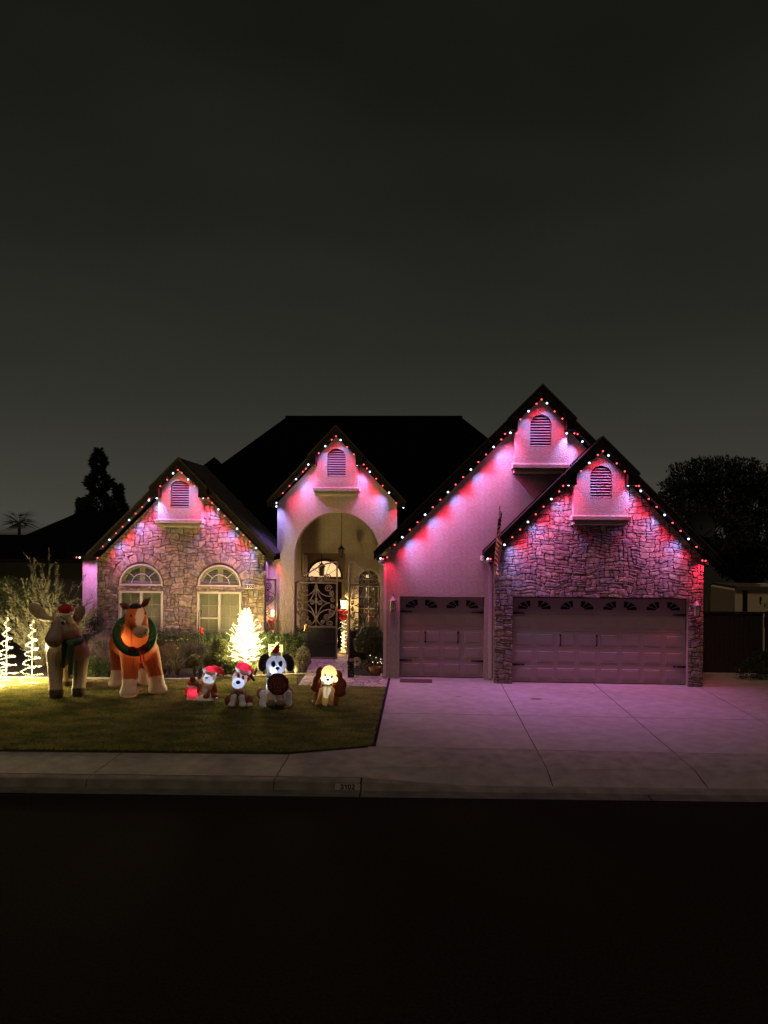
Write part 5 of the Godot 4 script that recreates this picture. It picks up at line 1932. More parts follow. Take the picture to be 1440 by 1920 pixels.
func dog_hydrant() -> void:
	jb = Vector3(on_ground(384, 1316).x, 0, 2.85)
	var o := thing("inflatable_dog", "small inflatable puppy in a red hat lifting a leg against a red hydrant", "inflatable", jb)
	var pr := [
		limb([393, 1284, 2.9, 10], [379, 1287, 2.78, 11], TAN),
		limb([386, 1292, 2.95, 6], [388, 1303, 2.98, 5], CHEST),
		limb([400, 1288, 2.9, 7], [402, 1302, 2.92, 5.5], CHEST),
		egg(387, 1306, 3.02, 6.5, 4, 7, CHEST), egg(403, 1304, 2.98, 6.5, 4, 7, CHEST),
		limb([376, 1284, 2.85, 6.5], [364, 1280, 2.98, 5.5], TAN),
		egg(361.5, 1273, 3.02, 5.5, 6, 5, CHEST),
		limb([391, 1279, 2.95, 8], [392, 1270, 3.0, 8], TAN),
		egg(392.5, 1269, 3.0, 13, 12, 11.5, SNOWY),
		egg(388.5, 1274, 3.12, 9, 7, 7, SNOWY),
		egg(384, 1294, 3.02, 4.5, 7, 4, SNOWY),
	]
	skin_prims = pr
	put(blob(pr, 0.017, 0.045, [egg(381, 1264, 3.05, 5, 8, 10, TAN), egg(404, 1270, 3.05, 5, 8, 10, TAN)]), "body", mats.skin_lit, o)
	omni(o, J(391, 1271, 3.02), Color(0.6, 0.75, 1.0), 0.055, 0.02, "puppy")
	var md := blob([egg(387, 1311, 2.88, 21, 8, 20, SNOWY)], 0.025, 0.05)
	put(md, "snow_mound", mats.skin, o)
	hat_on(o, [egg(396, 1258, 2.98, 13, 9, 11, Color(0.48, 0.02, 0.04), -0.2), limb([402, 1255, 2.98, 8], [412, 1257, 3.0, 5.5], Color(0.48, 0.02, 0.04)), limb([412, 1257, 3.0, 5.5], [419, 1263, 3.02, 2.5], Color(0.40, 0.02, 0.02))], [[382, 1255, 3.02], [386, 1259.5, 3.14], [394, 1263.5, 3.18], [402, 1264, 3.12], [405, 1262, 3.02]], 3.1, 2.6, 0.06)
	for e in [[377, 1257, 4.5, 5.5], [373.5, 1267, 4.5, 7]]:
		egg_part(o, "ear", mats.fab_black, e[0], e[1], 2.95, e[2], e[3], 4)
	for e in [[383, 1264.5, 3.145], [396, 1267.5, 3.145]]:
		egg_part(o, "eye", mats.fab_black, e[0], e[1], e[2], 1.4, 2.1, 1.2)
	egg_part(o, "nose", mats.fab_eye_blue, 387.5, 1271, 3.22, 2.8, 2.0, 2)
	var h := holder("hydrant", o)
	var at0 := J(361, 1311, 2.85)
	at0.y = 0.0
	var b := MB.new()
	b.lathe([[0.0, 0.0], [0.165, 0.0], [0.17, 0.03], [0.15, 0.055], [0.128, 0.06]], at0, 18)
	part(b, "base", mats.fab_fur_white, h)
	b = MB.new()
	b.lathe([[0.128, 0.06], [0.132, 0.18], [0.128, 0.33]], at0, 18)
	part(b, "barrel", mat("hydrant_lit", lin(0.62, 0.05, 0.09), 0.6, {"back": 0.9}), h)
	b = MB.new()
	b.lathe([[0.128, 0.33], [0.145, 0.335], [0.145, 0.375], [0.125, 0.38]], at0, 18)
	part(b, "band", mats.fab_fur_white, h)
	b = MB.new()
	b.lathe([[0.122, 0.38], [0.115, 0.44], [0.08, 0.50], [0.035, 0.53], [0.03, 0.555], [0.0, 0.56]], at0, 18)
	part(b, "dome", mats.fab_red, h)
	for sg in [-1.0, 1.0]:
		b = MB.new()
		b.ell(at0 + Vector3(sg * 0.15, 0.235, 0.02), Vector3(0.04, 0.06, 0.06))
		part(b, "side_cap", mats.hydrant_lit, h)
	omni(o, at0 + Vector3(0.02, 0.21, 0.03), Color(1.0, 0.75, 0.85), 0.020, 0.02, "hydrant")

func dog_hat() -> void:
	jb = Vector3(on_ground(447, 1326).x, 0, 3.55)
	var o := thing("inflatable_dog", "sitting inflatable dog in a wide red hat with a large pale muzzle", "inflatable", jb)
	var pr := [
		limb([446, 1294, 3.52, 12], [448, 1315, 3.5, 16], TAN),
		egg(431, 1313, 3.55, 10, 10.5, 10, CHEST), egg(464, 1313, 3.48, 11, 10.5, 10, CHEST),
		limb([438, 1308, 3.72, 6], [436, 1319, 3.78, 5.2], SNOWY), egg(433.5, 1322, 3.82, 7, 4.2, 7, SNOWY),
		limb([453, 1308, 3.72, 6], [455, 1319, 3.78, 5.2], SNOWY), egg(455.5, 1322, 3.82, 7, 4.2, 7, SNOWY),
		egg(468, 1322, 3.6, 6, 3.5, 7, SNOWY),
		limb([447, 1290, 3.55, 10], [449, 1276, 3.6, 10], TAN),
		egg(450, 1271, 3.62, 14.5, 17, 13, Color(0.62, 0.47, 0.36), -0.25),
		egg(446, 1282, 3.78, 11.5, 9.8, 8, SNOWY),
	]
	skin_prims = pr
	put(blob(pr, 0.02, 0.05, [limb([453, 1255, 3.8, 3.5], [449, 1276, 3.85, 5], SNOWY)]), "body", mats.skin_lit, o)
	omni(o, J(447, 1279, 3.70), Color(0.5, 0.65, 1.0), 0.085, 0.02, "dog_head")
	hat_on(o, [egg(457, 1254, 3.6, 16, 12, 14, Color(0.48, 0.02, 0.06), -0.3), egg(468, 1260, 3.55, 8, 9, 9, Color(0.42, 0.02, 0.04))], [[444, 1253, 3.66], [447, 1257, 3.79], [455, 1261, 3.84], [463, 1262.5, 3.80], [468.5, 1261, 3.70]], 3.75, 2.9, 0.07)
	egg_part(o, "ear", mats.fab_black, 438.5, 1261, 3.6, 2.6, 6.5, 2.5, -0.7)
	var e2 := blob([limb([470, 1263, 3.62, 2.6], [472, 1270, 3.64, 2.2], Color(0.012, 0.012, 0.014)), limb([472, 1270, 3.64, 2.2], [476, 1275, 3.66, 2.8], Color(0.012, 0.012, 0.014))], 0.014, 0.03)
	put(e2, "ear", mats.skin, o)
	egg_part(o, "ear_flap", mats.fab_red, 467, 1271, 3.62, 3.2, 7, 3, -0.4)
	for e in [[447, 1267.5, 3.80], [455.5, 1271, 3.79]]:
		var ey := egg_part(o, "eye", mats.fab_eye_grey, e[0], e[1], e[2], 3.0, 4.0, 1.6)
		egg_part(ey, "pupil", mats.fab_black, e[0] + 1.2, e[1] - 1.0, e[2] + 0.014, 1.5, 2.0, 1.4)
	egg_part(o, "nose", mats.fab_nose, 446.5, 1279.5, 3.895, 4.6, 3.4, 3)
	var bw := MB.new()
	bw.rod(J(445, 1263, on(445, 1263)), J(451, 1262, on(451, 1262)), 0.009)
	bw.rod(J(455, 1264.5, on(455, 1264.5)), J(459, 1266.5, on(459, 1266.5)), 0.009)
	part(bw, "eyebrow", mats.fab_black, o)
	var tilt := Basis(Vector3.RIGHT, -0.18)
	letters("I LOVE", 0.055, mats.fab_black, o, J(446.5, 1296, on(446.5, 1296) + 0.008), tilt)
	letters("SANTA'S", 0.075, mats.fab_black, o, J(447, 1301, on(447, 1301) + 0.010), tilt)
	letters("SMELL", 0.070, mats.fab_black, o, J(447, 1307, on(447, 1307) + 0.012), tilt)

func dog_sign() -> void:
	jb = Vector3(on_ground(517, 1326).x, 0, 3.5)
	var o := thing("inflatable_dog", "inflatable white dog with big black ears holding a dark red octagon sign", "inflatable", jb)
	var pr := [
		egg(518, 1247, 3.5, 19, 18.5, 17, SNOWY),
		egg(519, 1257, 3.66, 12, 8, 8, SNOWY),
		limb([512, 1264, 3.42, 11], [516, 1304, 3.4, 19], SNOWY),
		egg(490, 1300, 3.4, 9, 11, 10, Color(0.30, 0.16, 0.08)), egg(540, 1298, 3.35, 10, 12, 10, Color(0.30, 0.16, 0.08)),
		limb([494, 1302, 3.6, 8.5], [497, 1310, 3.66, 7], SNOWY), limb([540, 1302, 3.55, 8.5], [540, 1310, 3.6, 7], SNOWY),
		egg(494, 1318, 3.66, 8, 9.5, 8, SNOWY, 0.3), egg(541, 1318, 3.6, 7, 8, 8, SNOWY, -0.3),
		limb([509, 1304, 3.66, 8], [509, 1316, 3.74, 7], Color(0.50, 0.38, 0.28)), limb([525, 1304, 3.66, 8], [526, 1316, 3.74, 7], Color(0.50, 0.38, 0.28)),
		egg(508, 1320, 3.84, 9.5, 6.5, 8, Color(0.24, 0.14, 0.08)), egg(527, 1320, 3.84, 9.5, 6.5, 8, Color(0.24, 0.14, 0.08)),
	]
	skin_prims = pr
	put(blob(pr, 0.022, 0.045, [egg(501, 1279, 3.52, 4, 5, 6, Color(0.02, 0.02, 0.02))]), "body", mats.skin_lit, o)
	omni(o, J(515, 1256, 3.64), Color(0.55, 0.66, 1.0), 0.085, 0.02, "dog_head")
	omni(o, J(506, 1282, 3.48), Color(0.68, 0.75, 1.0), 0.05, 0.02, "dog_body")
	for sg in [-1.0, 1.0]:
		var bl := blob([egg(518 + sg * 22, 1238, 3.4, 10, 13, 8, Color(0.012, 0.012, 0.012), sg * 0.6), egg(518 + sg * 25.5, 1248, 3.42, 8.5, 11, 7, Color(0.012, 0.012, 0.012))], 0.02, 0.05)
		put(bl, "ear", mats.skin, o)
	for e in [[512.5, 1244, 0.12], [525.5, 1243.5, -0.12]]:
		var ey := egg_part(o, "eye", mats.fab_eye_grey, e[0], e[1] + 1.5, 3.685, 4.4, 6.4, 2.0, e[2])
		egg_part(ey, "iris", mats.fab_eye_blue, e[0] + 0.6, e[1], 3.705, 3.6, 5.0, 2.0, e[2])
		egg_part(ey, "glint", mats.fab_fur_white, e[0] - 0.6, e[1] - 3.0, 3.742, 1.0, 1.2, 0.7)
	egg_part(o, "nose", mats.fab_nose, 520.5, 1253, 3.765, 4.2, 3.0, 2.6)
	var ln := MB.new()
	ln.rod(J(520.5, 1256, on(520.5, 1256)), J(520.5, 1262, on(520.5, 1262)), 0.006)
	part(ln, "mouth", mats.fab_eye_blue, o)
	seam(o, [[518.5, 1230], [518.5, 1238]])
	seam(o, [[503, 1254], [506, 1262], [513, 1266]])
	seam(o, [[496, 1304], [498, 1312]])
	var h := holder("santa_hat", o)
	put(blob([limb([516.5, 1223, 3.55, 7], [521, 1210, 3.55, 2.8], Color(0.48, 0.02, 0.03))], 0.015, 0.03), "crown", mats.skin_lit, h)
	var b := MB.new()
	b.tube(PackedVector3Array([J(509, 1226, 3.62), J(514, 1227.5, 3.68), J(519, 1227.5, 3.68), J(524, 1225.5, 3.62)]), PackedFloat32Array([R(2.0, 3.6)]), 8)
	part(b, "brim", mats.fab_fur_white, h)
	egg_part(h, "pompom", mats.fab_fur_white, 522, 1208, 3.55, 2.6, 2.6, 2.6)
	b = MB.new()
	var p := PackedVector3Array()
	for i in 13:
		var a := -PI * 0.9 + PI * 1.0 * i / 12
		p.push_back(J(513 + cos(a) * 11.5, 1268.5 + sin(a) * -1.5, 3.42 - sin(a) * 0.15))
	b.tube(p, PackedFloat32Array([R(2.4, 3.5)]), 8)
	part(b, "collar", mats.fab_teal, o)
	var sg2 := holder("stop_sign", o)
	var c := J(521, 1283, 3.80)
	var oc := PackedVector2Array()
	for k in 8:
		oc.push_back(Vector2(c.x, c.y) + Vector2.from_angle(TAU * (k + 0.5) / 8) * R(20, 3.8))
	b = MB.new()
	b.prism(oc, c.z - 0.05, c.z + 0.02)
	part(b, "board", mats.fab_maroon, sg2)
	b = MB.new()
	for k in 8:
		b.rod(Vector3(oc[k].x, oc[k].y, c.z - 0.01), Vector3(oc[(k + 1) % 8].x, oc[(k + 1) % 8].y, c.z - 0.01), 0.025, 0.025, 8)
	part(b, "piping", mat("maroon_edge", lin(0.07, 0.008, 0.012), 0.6), sg2)
	for e in [["SANTA", 0.055, 0.15], ["PLEASE", 0.065, 0.07], ["STOP", 0.125, -0.035], ["HERE", 0.055, -0.15]]:
		letters(e[0], e[1], mats.fab_letter_white, sg2, c + Vector3(0, e[2], 0.022))

func dog_spaniel() -> void:
	jb = Vector3(on_ground(610, 1322).x, 0, 3.3)
	var o := thing("inflatable_dog", "brightly lit inflatable spaniel with long drooping brown ears, nearest the path", "inflatable", jb)
	var gold := Color(0.52, 0.38, 0.17)
	var pr := [
		egg(617, 1262, 3.35, 14.5, 14.5, 13, Color(0.66, 0.56, 0.33)),
		egg(627, 1274, 3.32, 7, 6, 8, CREAM), egg(606, 1272, 3.35, 5, 5, 8, CREAM),
		egg(615, 1277, 3.46, 8.5, 6.5, 8, SNOWY),
		limb([615, 1283, 3.3, 8], [613, 1312, 3.22, 12], gold),
		egg(613, 1297, 3.36, 7.5, 11, 6, SNOWY),
		limb([603, 1294, 3.34, 5], [598, 1315, 3.44, 4.2], TAN), egg(597, 1320, 3.48, 6, 4.5, 6, TAN),
		limb([623, 1294, 3.32, 5], [620, 1316, 3.44, 4.2], TAN), egg(620, 1321, 3.48, 6, 4.2, 6, TAN),
		limb([594, 1300, 3.15, 5], [589, 1316, 3.2, 4], TAN), egg(588, 1318, 3.25, 5, 3.5, 5, TAN),
		limb([631, 1306, 3.15, 6], [630, 1318, 3.2, 4.5], Color(0.32, 0.13, 0.05)),
	]
	skin_prims = pr
	put(blob(pr, 0.018, 0.04, [limb([619, 1248, 3.55, 4], [616, 1272, 3.6, 5], SNOWY)]), "body", mats.skin_lit, o)
	seam(o, [[613, 1290], [613, 1312]])
	omni(o, J(616, 1270, 3.40), Color(1.0, 0.90, 0.58), 0.20, 0.02, "spaniel_head")
	omni(o, J(613, 1294, 3.28), Color(1.0, 0.93, 0.70), 0.03, 0.02, "spaniel_body")
	var ab := Color(0.22, 0.05, 0.012)
	var el := blob([egg(600, 1262, 3.26, 8, 12, 5, ab), egg(595, 1277, 3.24, 8.5, 11, 5, ab), egg(593, 1289, 3.24, 10, 9, 5, ab), egg(601, 1294, 3.24, 5, 8, 5, ab)], 0.018, 0.04)
	put(el, "ear", mat("ear_skin", lin(1, 1, 1), 0.65, {"vc": true, "back": 0.4}), o)
	el = blob([egg(634, 1268, 3.22, 8, 12, 5, ab), egg(639, 1283, 3.2, 11, 12, 5, ab), egg(637, 1298, 3.2, 12, 9, 5, ab), egg(629, 1288, 3.2, 6, 12, 5, ab)], 0.018, 0.04)
	put(el, "ear", mats.ear_skin, o)
	for e in [[609.5, 1266, 3.535], [622.5, 1269, 3.53]]:
		egg_part(o, "eye", mats.fab_black, e[0], e[1], e[2], 1.9, 2.5, 1.4)
	egg_part(o, "nose", mats.fab_nose, 614.5, 1274, 3.575, 3.0, 2.5, 2.2)
	var b := MB.new()
	var p := PackedVector3Array()
	for i in 9:
		var a := -PI + PI * i / 8
		p.push_back(J(614 + cos(a) * 8.5, 1284.5 - sin(a) * -1.0, 3.32 - sin(a) * 0.13))
	b.tube(p, PackedFloat32Array([R(1.8, 3.4)]), 8)
	part(b, "collar", mat("collar_grey", lin(0.12, 0.22, 0.26), 0.6), o)

# ---------------------------------------------------------------- plants
func clump_leaves(clumps: Array, n: int, c0: Color, c1: Color, lean := 0.4, shell := 0.55, sc := 0.3) -> Array:
	var xf := []
	var cols := PackedColorArray()
	var wsum := 0.0
	var ws := []
	for c in clumps:
		var r: Vector3 = c[1]
		wsum += pow(r.x * r.y * r.z, 0.6667)
		ws.push_back(wsum)
	var fn := FastNoiseLite.new()
	fn.seed = rng.randi() % 1000
	fn.frequency = 2.6
	while xf.size() < n:
		var t := rng.randf() * wsum
		var k := 0
		while ws[k] < t:
			k += 1
		var d := rand_dir()
		var rad := pow(rr(shell * shell * shell, 1.08), 0.3333)
		var off: Vector3 = d * (clumps[k][1] as Vector3) * rad
		var p: Vector3 = clumps[k][0] + off
		var nz := fn.get_noise_3d(p.x, p.y, p.z)
		if nz < -0.22 and rad > 0.75:
			continue
		if p.y < 0.02:
			continue
		var dir := (d + rand_dir() * 0.9 + Vector3(0, lean, 0)).normalized()
		xf.push_back(Transform3D(facing(dir, rr(0, TAU)).scaled(Vector3.ONE * rr(1.0 - sc, 1.0 + sc)), p))
		cols.push_back(c0.lerp(c1, clampf(nz * 0.9 + rr(0.15, 0.85), 0, 1)))
	return [xf, cols]

func bush(called: String, label: String, cat: String, base: Vector3, clumps: Array, n: int, leaf: Mesh, c0: Color, c1: Color, group := "", mk := "leaf", lean := 0.4) -> Node3D:
	var o := thing(called, label, cat, base, group)
	var b := MB.new()
	for c in clumps:
		var e: Vector3 = c[0]
		var m := Vector3(e.x * 0.35, e.y * 0.5, e.z * 0.35)
		b.tube(PackedVector3Array([Vector3(e.x * 0.1, 0, e.z * 0.1), m, e]), PackedFloat32Array([0.018, 0.012, 0.006]), 5)
	part(b, "stem", mats.bark, o)
	var lv := clump_leaves(clumps, n, c0, c1, lean)
	scatter(o, "foliage", leaf, mats[mk], lv[0], lv[1])
	return o

# clumps measured on the photograph: [px, py, z, half width px, half height px]
func px_clumps(base: Vector3, a: Array, deep := 0.8) -> Array:
	var o := []
	for e in a:
		var r := R(e[3], e[2])
		o.push_back([at(e[0], e[1], e[2]) - base, Vector3(r, R(e[4], e[2]), maxf(0.12, r * deep))])
	return o

func hedge(label: String, x0: float, x1: float, z: float, deep: float, high: float, n: int, leaf: Mesh) -> void:
	var base := Vector3((x0 + x1) / 2, 0, z)
	var o := thing("hedge", label, "hedge", base)
	var b := MB.new()
	var k := x0 + 0.15
	while k < x1:
		b.rod(Vector3(k - base.x, 0, rr(-0.1, 0.1)), Vector3(k - base.x + rr(-0.1, 0.1), high * 0.8, rr(-0.1, 0.1)), 0.015, 0.008, 5)
		k += 0.3
	part(b, "stem", mats.bark, o)
	var fn := FastNoiseLite.new()
	fn.seed = int(x0 * 31)
	fn.frequency = 1.4
	var xf := []
	var cols := PackedColorArray()
	while xf.size() < n:
		var p := Vector3(rr(x0, x1) - base.x, 0, rr(-0.5, 0.5) * deep)
		var top := high * (1.0 + fn.get_noise_2d(p.x * 1.5, p.z) * 0.10)
		p.y = top * (1.0 - pow(rng.randf(), 2.2) * 0.98)
		if rng.randf() < 0.55:
			p.z = deep * 0.5 * (1.0 - pow(rng.randf(), 2.0)) + fn.get_noise_2d(p.x * 2.0, p.y * 2.0) * 0.10
		var dir := (Vector3(0, 0.6, 0.5) + rand_dir()).normalized()
		xf.push_back(Transform3D(facing(dir, rr(0, TAU)).scaled(Vector3.ONE * rr(0.7, 1.3)), p))
		cols.push_back(Color(0.04, 0.065, 0.020).lerp(Color(0.12, 0.17, 0.05), pow(rng.randf(), 1.5)))
	scatter(o, "foliage", leaf, mats.leaf, xf, cols)

func strap_clump(called: String, label: String, cat: String, base: Vector3, n: int, len: float, wide: float, c: Color, group := "", flowers := 0) -> Node3D:
	var o := thing(called, label, cat, base, group)
	var b := MB.new()
	for i in n:
		var a := rr(0, TAU)
		var h := len * rr(0.6, 1.1)
		var out := rr(0.15, 0.75)
		var d := Vector3(cos(a), 0, sin(a))
		var sd := Vector3(-sin(a), 0, cos(a)) * wide * 0.5
		b.col = Color(c.r * rr(0.6, 1.25), c.g * rr(0.6, 1.2), c.b * rr(0.6, 1.2))
		var last := d * 0.02
		for k in 5:
			var t := (k + 1) / 5.0
			var p := d * (h * out * t * (0.5 + 0.6 * t)) + Vector3(0, h * (t - 0.45 * t * t * t * (0.4 + out)), 0)
			var s0 := sd * (1.0 - k / 5.0 * 0.6)
			var s1 := sd * (1.0 - t * 0.6 if k < 4 else 0.05)
			b.quad(last - s0, last + s0, p + s1, p - s1)
			last = p
	part(b, "blades", mats.leaf, o, true)
	for i in flowers:
		var a := TAU * i / flowers + rr(-0.4, 0.4)
		var s := MB.new()
		var tip := Vector3(cos(a) * len * 0.35, len * rr(1.0, 1.3), sin(a) * len * 0.3)
		s.tube(PackedVector3Array([Vector3.ZERO, tip * 0.6 + Vector3(0, 0.05, 0), tip]), PackedFloat32Array([0.006, 0.004]), 4)
		part(s, "stalk", mats.leaf_stalk, o)
		s = MB.new()
		for k in 6:
			var fa := TAU * k / 6
			var u := Vector3(cos(fa), 0.6, sin(fa)) * 0.05
			var w := Vector3(-sin(fa), 0, cos(fa)) * 0.016
			s.tri(tip, tip + u * 0.6 + w, tip + u)
			s.tri(tip, tip + u, tip + u * 0.6 - w)
		part(s, "flower", mats.yellow_petal, o)
	return o

func build_plants() -> void:
	rng.seed = 99
	mat("leaf_stalk", lin(0.12, 0.13, 0.04), 0.7)
	mat("yellow_petal", lin(0.55, 0.33, 0.04), 0.6, {"back": 0.4})
	var small := leaf_mesh(0.055, 0.030)
	var tiny := leaf_mesh(0.036, 0.014)
	var big := leaf_mesh(0.08, 0.035)
	var dark0 := Color(0.022, 0.036, 0.014)
	var dark1 := Color(0.06, 0.09, 0.03)
	# feathery grey-green shrub in the left corner: upright wands set with narrow leaves
	var base := Vector3(-10.95, 0, -0.75)
	var o := thing("shrub", "tall feathery grey-green shrub beside the left end of the house", "shrub", base)
	var wood := MB.new()
	var xf := []
	var cols := PackedColorArray()
	for i in 95:
		var u := -1.0 + 2.0 * (i + rng.randf()) / 95.0
		var d := Vector3(u * 0.95 + rr(-0.2, 0.2), 1.0, rr(-0.4, 0.5)).normalized()
		var peak := 3.45 - absf(u + 0.12) * 1.15
		var len := peak * rr(0.50, 1.0)
		var p := Vector3(rr(-0.35, 0.25), 0.2, rr(-0.25, 0.25))
		var pts := PackedVector3Array([p])
		var steps := 10
		var tone := rng.randf()
		for k in steps:
			d = (d + Vector3(rr(-0.09, 0.09), 0.015, rr(-0.09, 0.09)) + Vector3(u, 0, 0) * 0.02).normalized()
			var q0 := p
			p += d * len / steps
			pts.push_back(p)
			if k > 1:
				for m in 16:
					var q := q0.lerp(p, rng.randf())
					var side := (rand_dir() * 0.8 + d * 1.1).normalized()
					xf.push_back(Transform3D(facing(side, rr(0, TAU)).scaled(Vector3.ONE * rr(0.7, 1.3) * (1.0 - 0.03 * k)), q))
					cols.push_back(Color(0.09, 0.09, 0.055).lerp(Color(0.21, 0.195, 0.135), clampf(tone * 0.6 + rr(0, 0.5), 0, 1)))
				for w in 2:                                     # side sprigs
					var sd := (d * 1.2 + rand_dir() * 0.8).normalized()
					var tw := q0.lerp(p, rng.randf())
					var sl := rr(0.12, 0.30)
					for m in 14:
						var side := (rand_dir() * 0.8 + sd).normalized()
						xf.push_back(Transform3D(facing(side, rr(0, TAU)).scaled(Vector3.ONE * rr(0.6, 1.0)), tw + sd * sl * m / 14.0))
						cols.push_back(Color(0.09, 0.09, 0.055).lerp(Color(0.21, 0.195, 0.135), clampf(tone * 0.6 + rr(0, 0.5), 0, 1)))
		wood.tube(pts, PackedFloat32Array([0.016, 0.014, 0.012, 0.010, 0.008, 0.007, 0.006, 0.005, 0.004, 0.003, 0.002]), 4)
	part(wood, "branchwork", mats.bark, o, true)
	scatter(o, "foliage", leaf_mesh(0.065, 0.022), mats.leaf_dull, xf, cols)
	# broad green shrub under it
	base = Vector3(-11.0, 0, -1.4)
	bush("shrub", "dense green shrub filling the left corner behind the spiral light trees", "shrub", base, px_clumps(base, [[20, 1120, -1.4, 60, 40], [70, 1135, -1.3, 50, 36], [-20, 1150, -1.4, 50, 50], [110, 1150, -1.5, 40, 34]]), 9000, small, Color(0.03, 0.045, 0.012), Color(0.085, 0.11, 0.035))
	base = Vector3(-10.2, 0, -1.3)
	bush("shrub", "dark shrub between the inflatable moose and the stone wall", "shrub", base, px_clumps(base, [[168, 1185, -1.6, 24, 26], [160, 1215, -1.4, 26, 24], [180, 1160, -1.9, 14, 16]]), 5000, small, dark0, dark1)
	base = Vector3(-9.3, 0, -0.7)
	bush("shrub", "purple leaved shrub between the inflatable moose and horse", "shrub", base, px_clumps(base, [[190, 1208, -0.8, 24, 18], [178, 1228, -0.5, 20, 16], [205, 1228, -0.7, 18, 16], [200, 1195, -1.2, 16, 12]]), 6000, tiny, Color(0.07, 0.045, 0.055), Color(0.16, 0.105, 0.11))
	base = Vector3(-9.2, 0, 0.1)
	bush("shrub", "low fresh green shrub at the lawn edge beside the inflatable moose", "shrub", base, px_clumps(base, [[178, 1250, 0.0, 18, 17], [198, 1255, 0.0, 14, 14]]), 3000, small, Color(0.035, 0.06, 0.018), Color(0.09, 0.13, 0.04))
	hedge("clipped hedge under the windows of the left stone gable", at(184, 1200, -1.9).x, at(436, 1200, -1.9).x, -1.9, 0.7, 0.98, 15000, small)
	hedge("clipped hedge between the white light tree and the entrance gate", at(486, 1200, -1.75).x, at(573, 1200, -1.75).x, -1.75, 0.9, 1.02, 8000, small)
	base = Vector3(at(316, 1262, -0.4).x, 0, -0.5)
	bush("nandina_shrub", "reddish fine leaved shrub right of the inflatable horse", "shrub", base, px_clumps(base, [[318, 1222, -0.5, 20, 15], [306, 1238, -0.4, 14, 16], [330, 1242, -0.5, 14, 14]]), 5200, tiny, Color(0.075, 0.05, 0.025), Color(0.19, 0.11, 0.065))
	strap_clump("daylily", "daylily clump with yellow flowers at the lawn edge right of the horse", "plant", Vector3(at(330, 1268, 0.0).x, 0, -0.05), 110, 0.85, 0.018, Color(0.14, 0.15, 0.05), "", 6)
	strap_clump("daylily", "arching strap leaved clump between the horse and the flowering daylily", "plant", Vector3(at(306, 1268, -0.1).x, 0, -0.15), 70, 0.65, 0.018, Color(0.12, 0.12, 0.045))
	base = Vector3(at(364, 1255, -0.3).x, 0, -0.35)
	bush("shrub", "pale yellow-green rounded shrub behind the puppy at the hydrant", "shrub", base, px_clumps(base, [[366, 1238, -0.3, 14, 9], [357, 1243, -0.25, 9, 8]]), 2200, small, Color(0.09, 0.10, 0.03), Color(0.19, 0.19, 0.065))
	base = Vector3(at(366, 1255, -0.9).x, 0, -1.0)
	bush("shrub", "greyish shrub before the hedge, beside the hanging red feeder", "shrub", base, px_clumps(base, [[362, 1216, -1.0, 20, 15], [382, 1222, -0.9, 16, 14], [345, 1222, -1.0, 14, 12]]), 4500, tiny, Color(0.06, 0.055, 0.03), Color(0.15, 0.135, 0.075))
	base = Vector3(at(408, 1262, -0.6).x, 0, -0.65)
	bush("shrub", "olive shrub left of the glowing white tree", "shrub", base, px_clumps(base, [[412, 1215, -0.7, 15, 18], [402, 1240, -0.5, 18, 14], [424, 1245, -0.5, 14, 12]]), 5000, small, Color(0.05, 0.06, 0.022), Color(0.12, 0.135, 0.05))
	base = Vector3(at(438, 1266, -0.2).x, 0, -0.3)
	bush("shrub", "low leafy shrub at the foot of the glowing white tree", "shrub", base, px_clumps(base, [[436, 1252, -0.25, 16, 11], [422, 1257, -0.2, 10, 8]]), 2400, small, Color(0.05, 0.075, 0.02), Color(0.12, 0.15, 0.045))
	strap_clump("ornamental_grass", "brightly lit strap grass right of the glowing white tree", "plant", Vector3(at(477, 1268, -0.35).x, 0, -0.4), 100, 0.60, 0.020, Color(0.13, 0.17, 0.05))
	strap_clump("ornamental_grass", "grass tuft behind the hat of the second inflatable dog", "plant", Vector3(at(494, 1266, -0.45).x, 0, -0.55), 70, 0.50, 0.018, Color(0.10, 0.14, 0.04))
	base = Vector3(at(568, 1256, -0.9).x, 0, -0.95)
	bush("shrub", "sparse pale shrub at the path edge below the closed gate leaf", "shrub", base, px_clumps(base, [[568, 1228, -1.0, 12, 15], [560, 1242, -0.8, 10, 10], [576, 1236, -0.9, 6, 12]]), 1500, small, Color(0.10, 0.095, 0.06), Color(0.24, 0.21, 0.14))
	base = Vector3(at(690, 1250, -1.5).x, 0, -1.5)
	bush("shrub", "rounded dark shrub in front of the open gate leaf", "shrub", base, px_clumps(base, [[694, 1196, -1.5, 25, 20], [682, 1206, -1.4, 18, 18], [704, 1222, -1.4, 16, 20]]), 7000, small, Color(0.022, 0.032, 0.016), Color(0.085, 0.105, 0.06))
	strap_clump("spider_plant", "arching spider plant in a pot beside the garage downspout", "plant", Vector3(at(703, 1262, -0.8).x, 0.24, -0.85), 120, 0.5, 0.012, Color(0.07, 0.10, 0.04))
	strap_clump("agave", "grey broad leaved rosette at the path edge by the black lantern posts", "plant", Vector3(at(678, 1258, -0.9).x, 0, -1.0), 26, 0.50, 0.07, Color(0.10, 0.13, 0.085))
	base = Vector3(at(676, 1262, -0.75).x, 0, -0.75)
	bush("ground_cover", "low silvery plant mound at the front of the bed by the path", "plant", base, px_clumps(base, [[676, 1262, -0.72, 13, 7], [690, 1266, -0.7, 8, 4]], 0.5), 1500, tiny, Color(0.07, 0.08, 0.07), Color(0.17, 0.18, 0.17))
	base = Vector3(10.2, 0, -1.4)
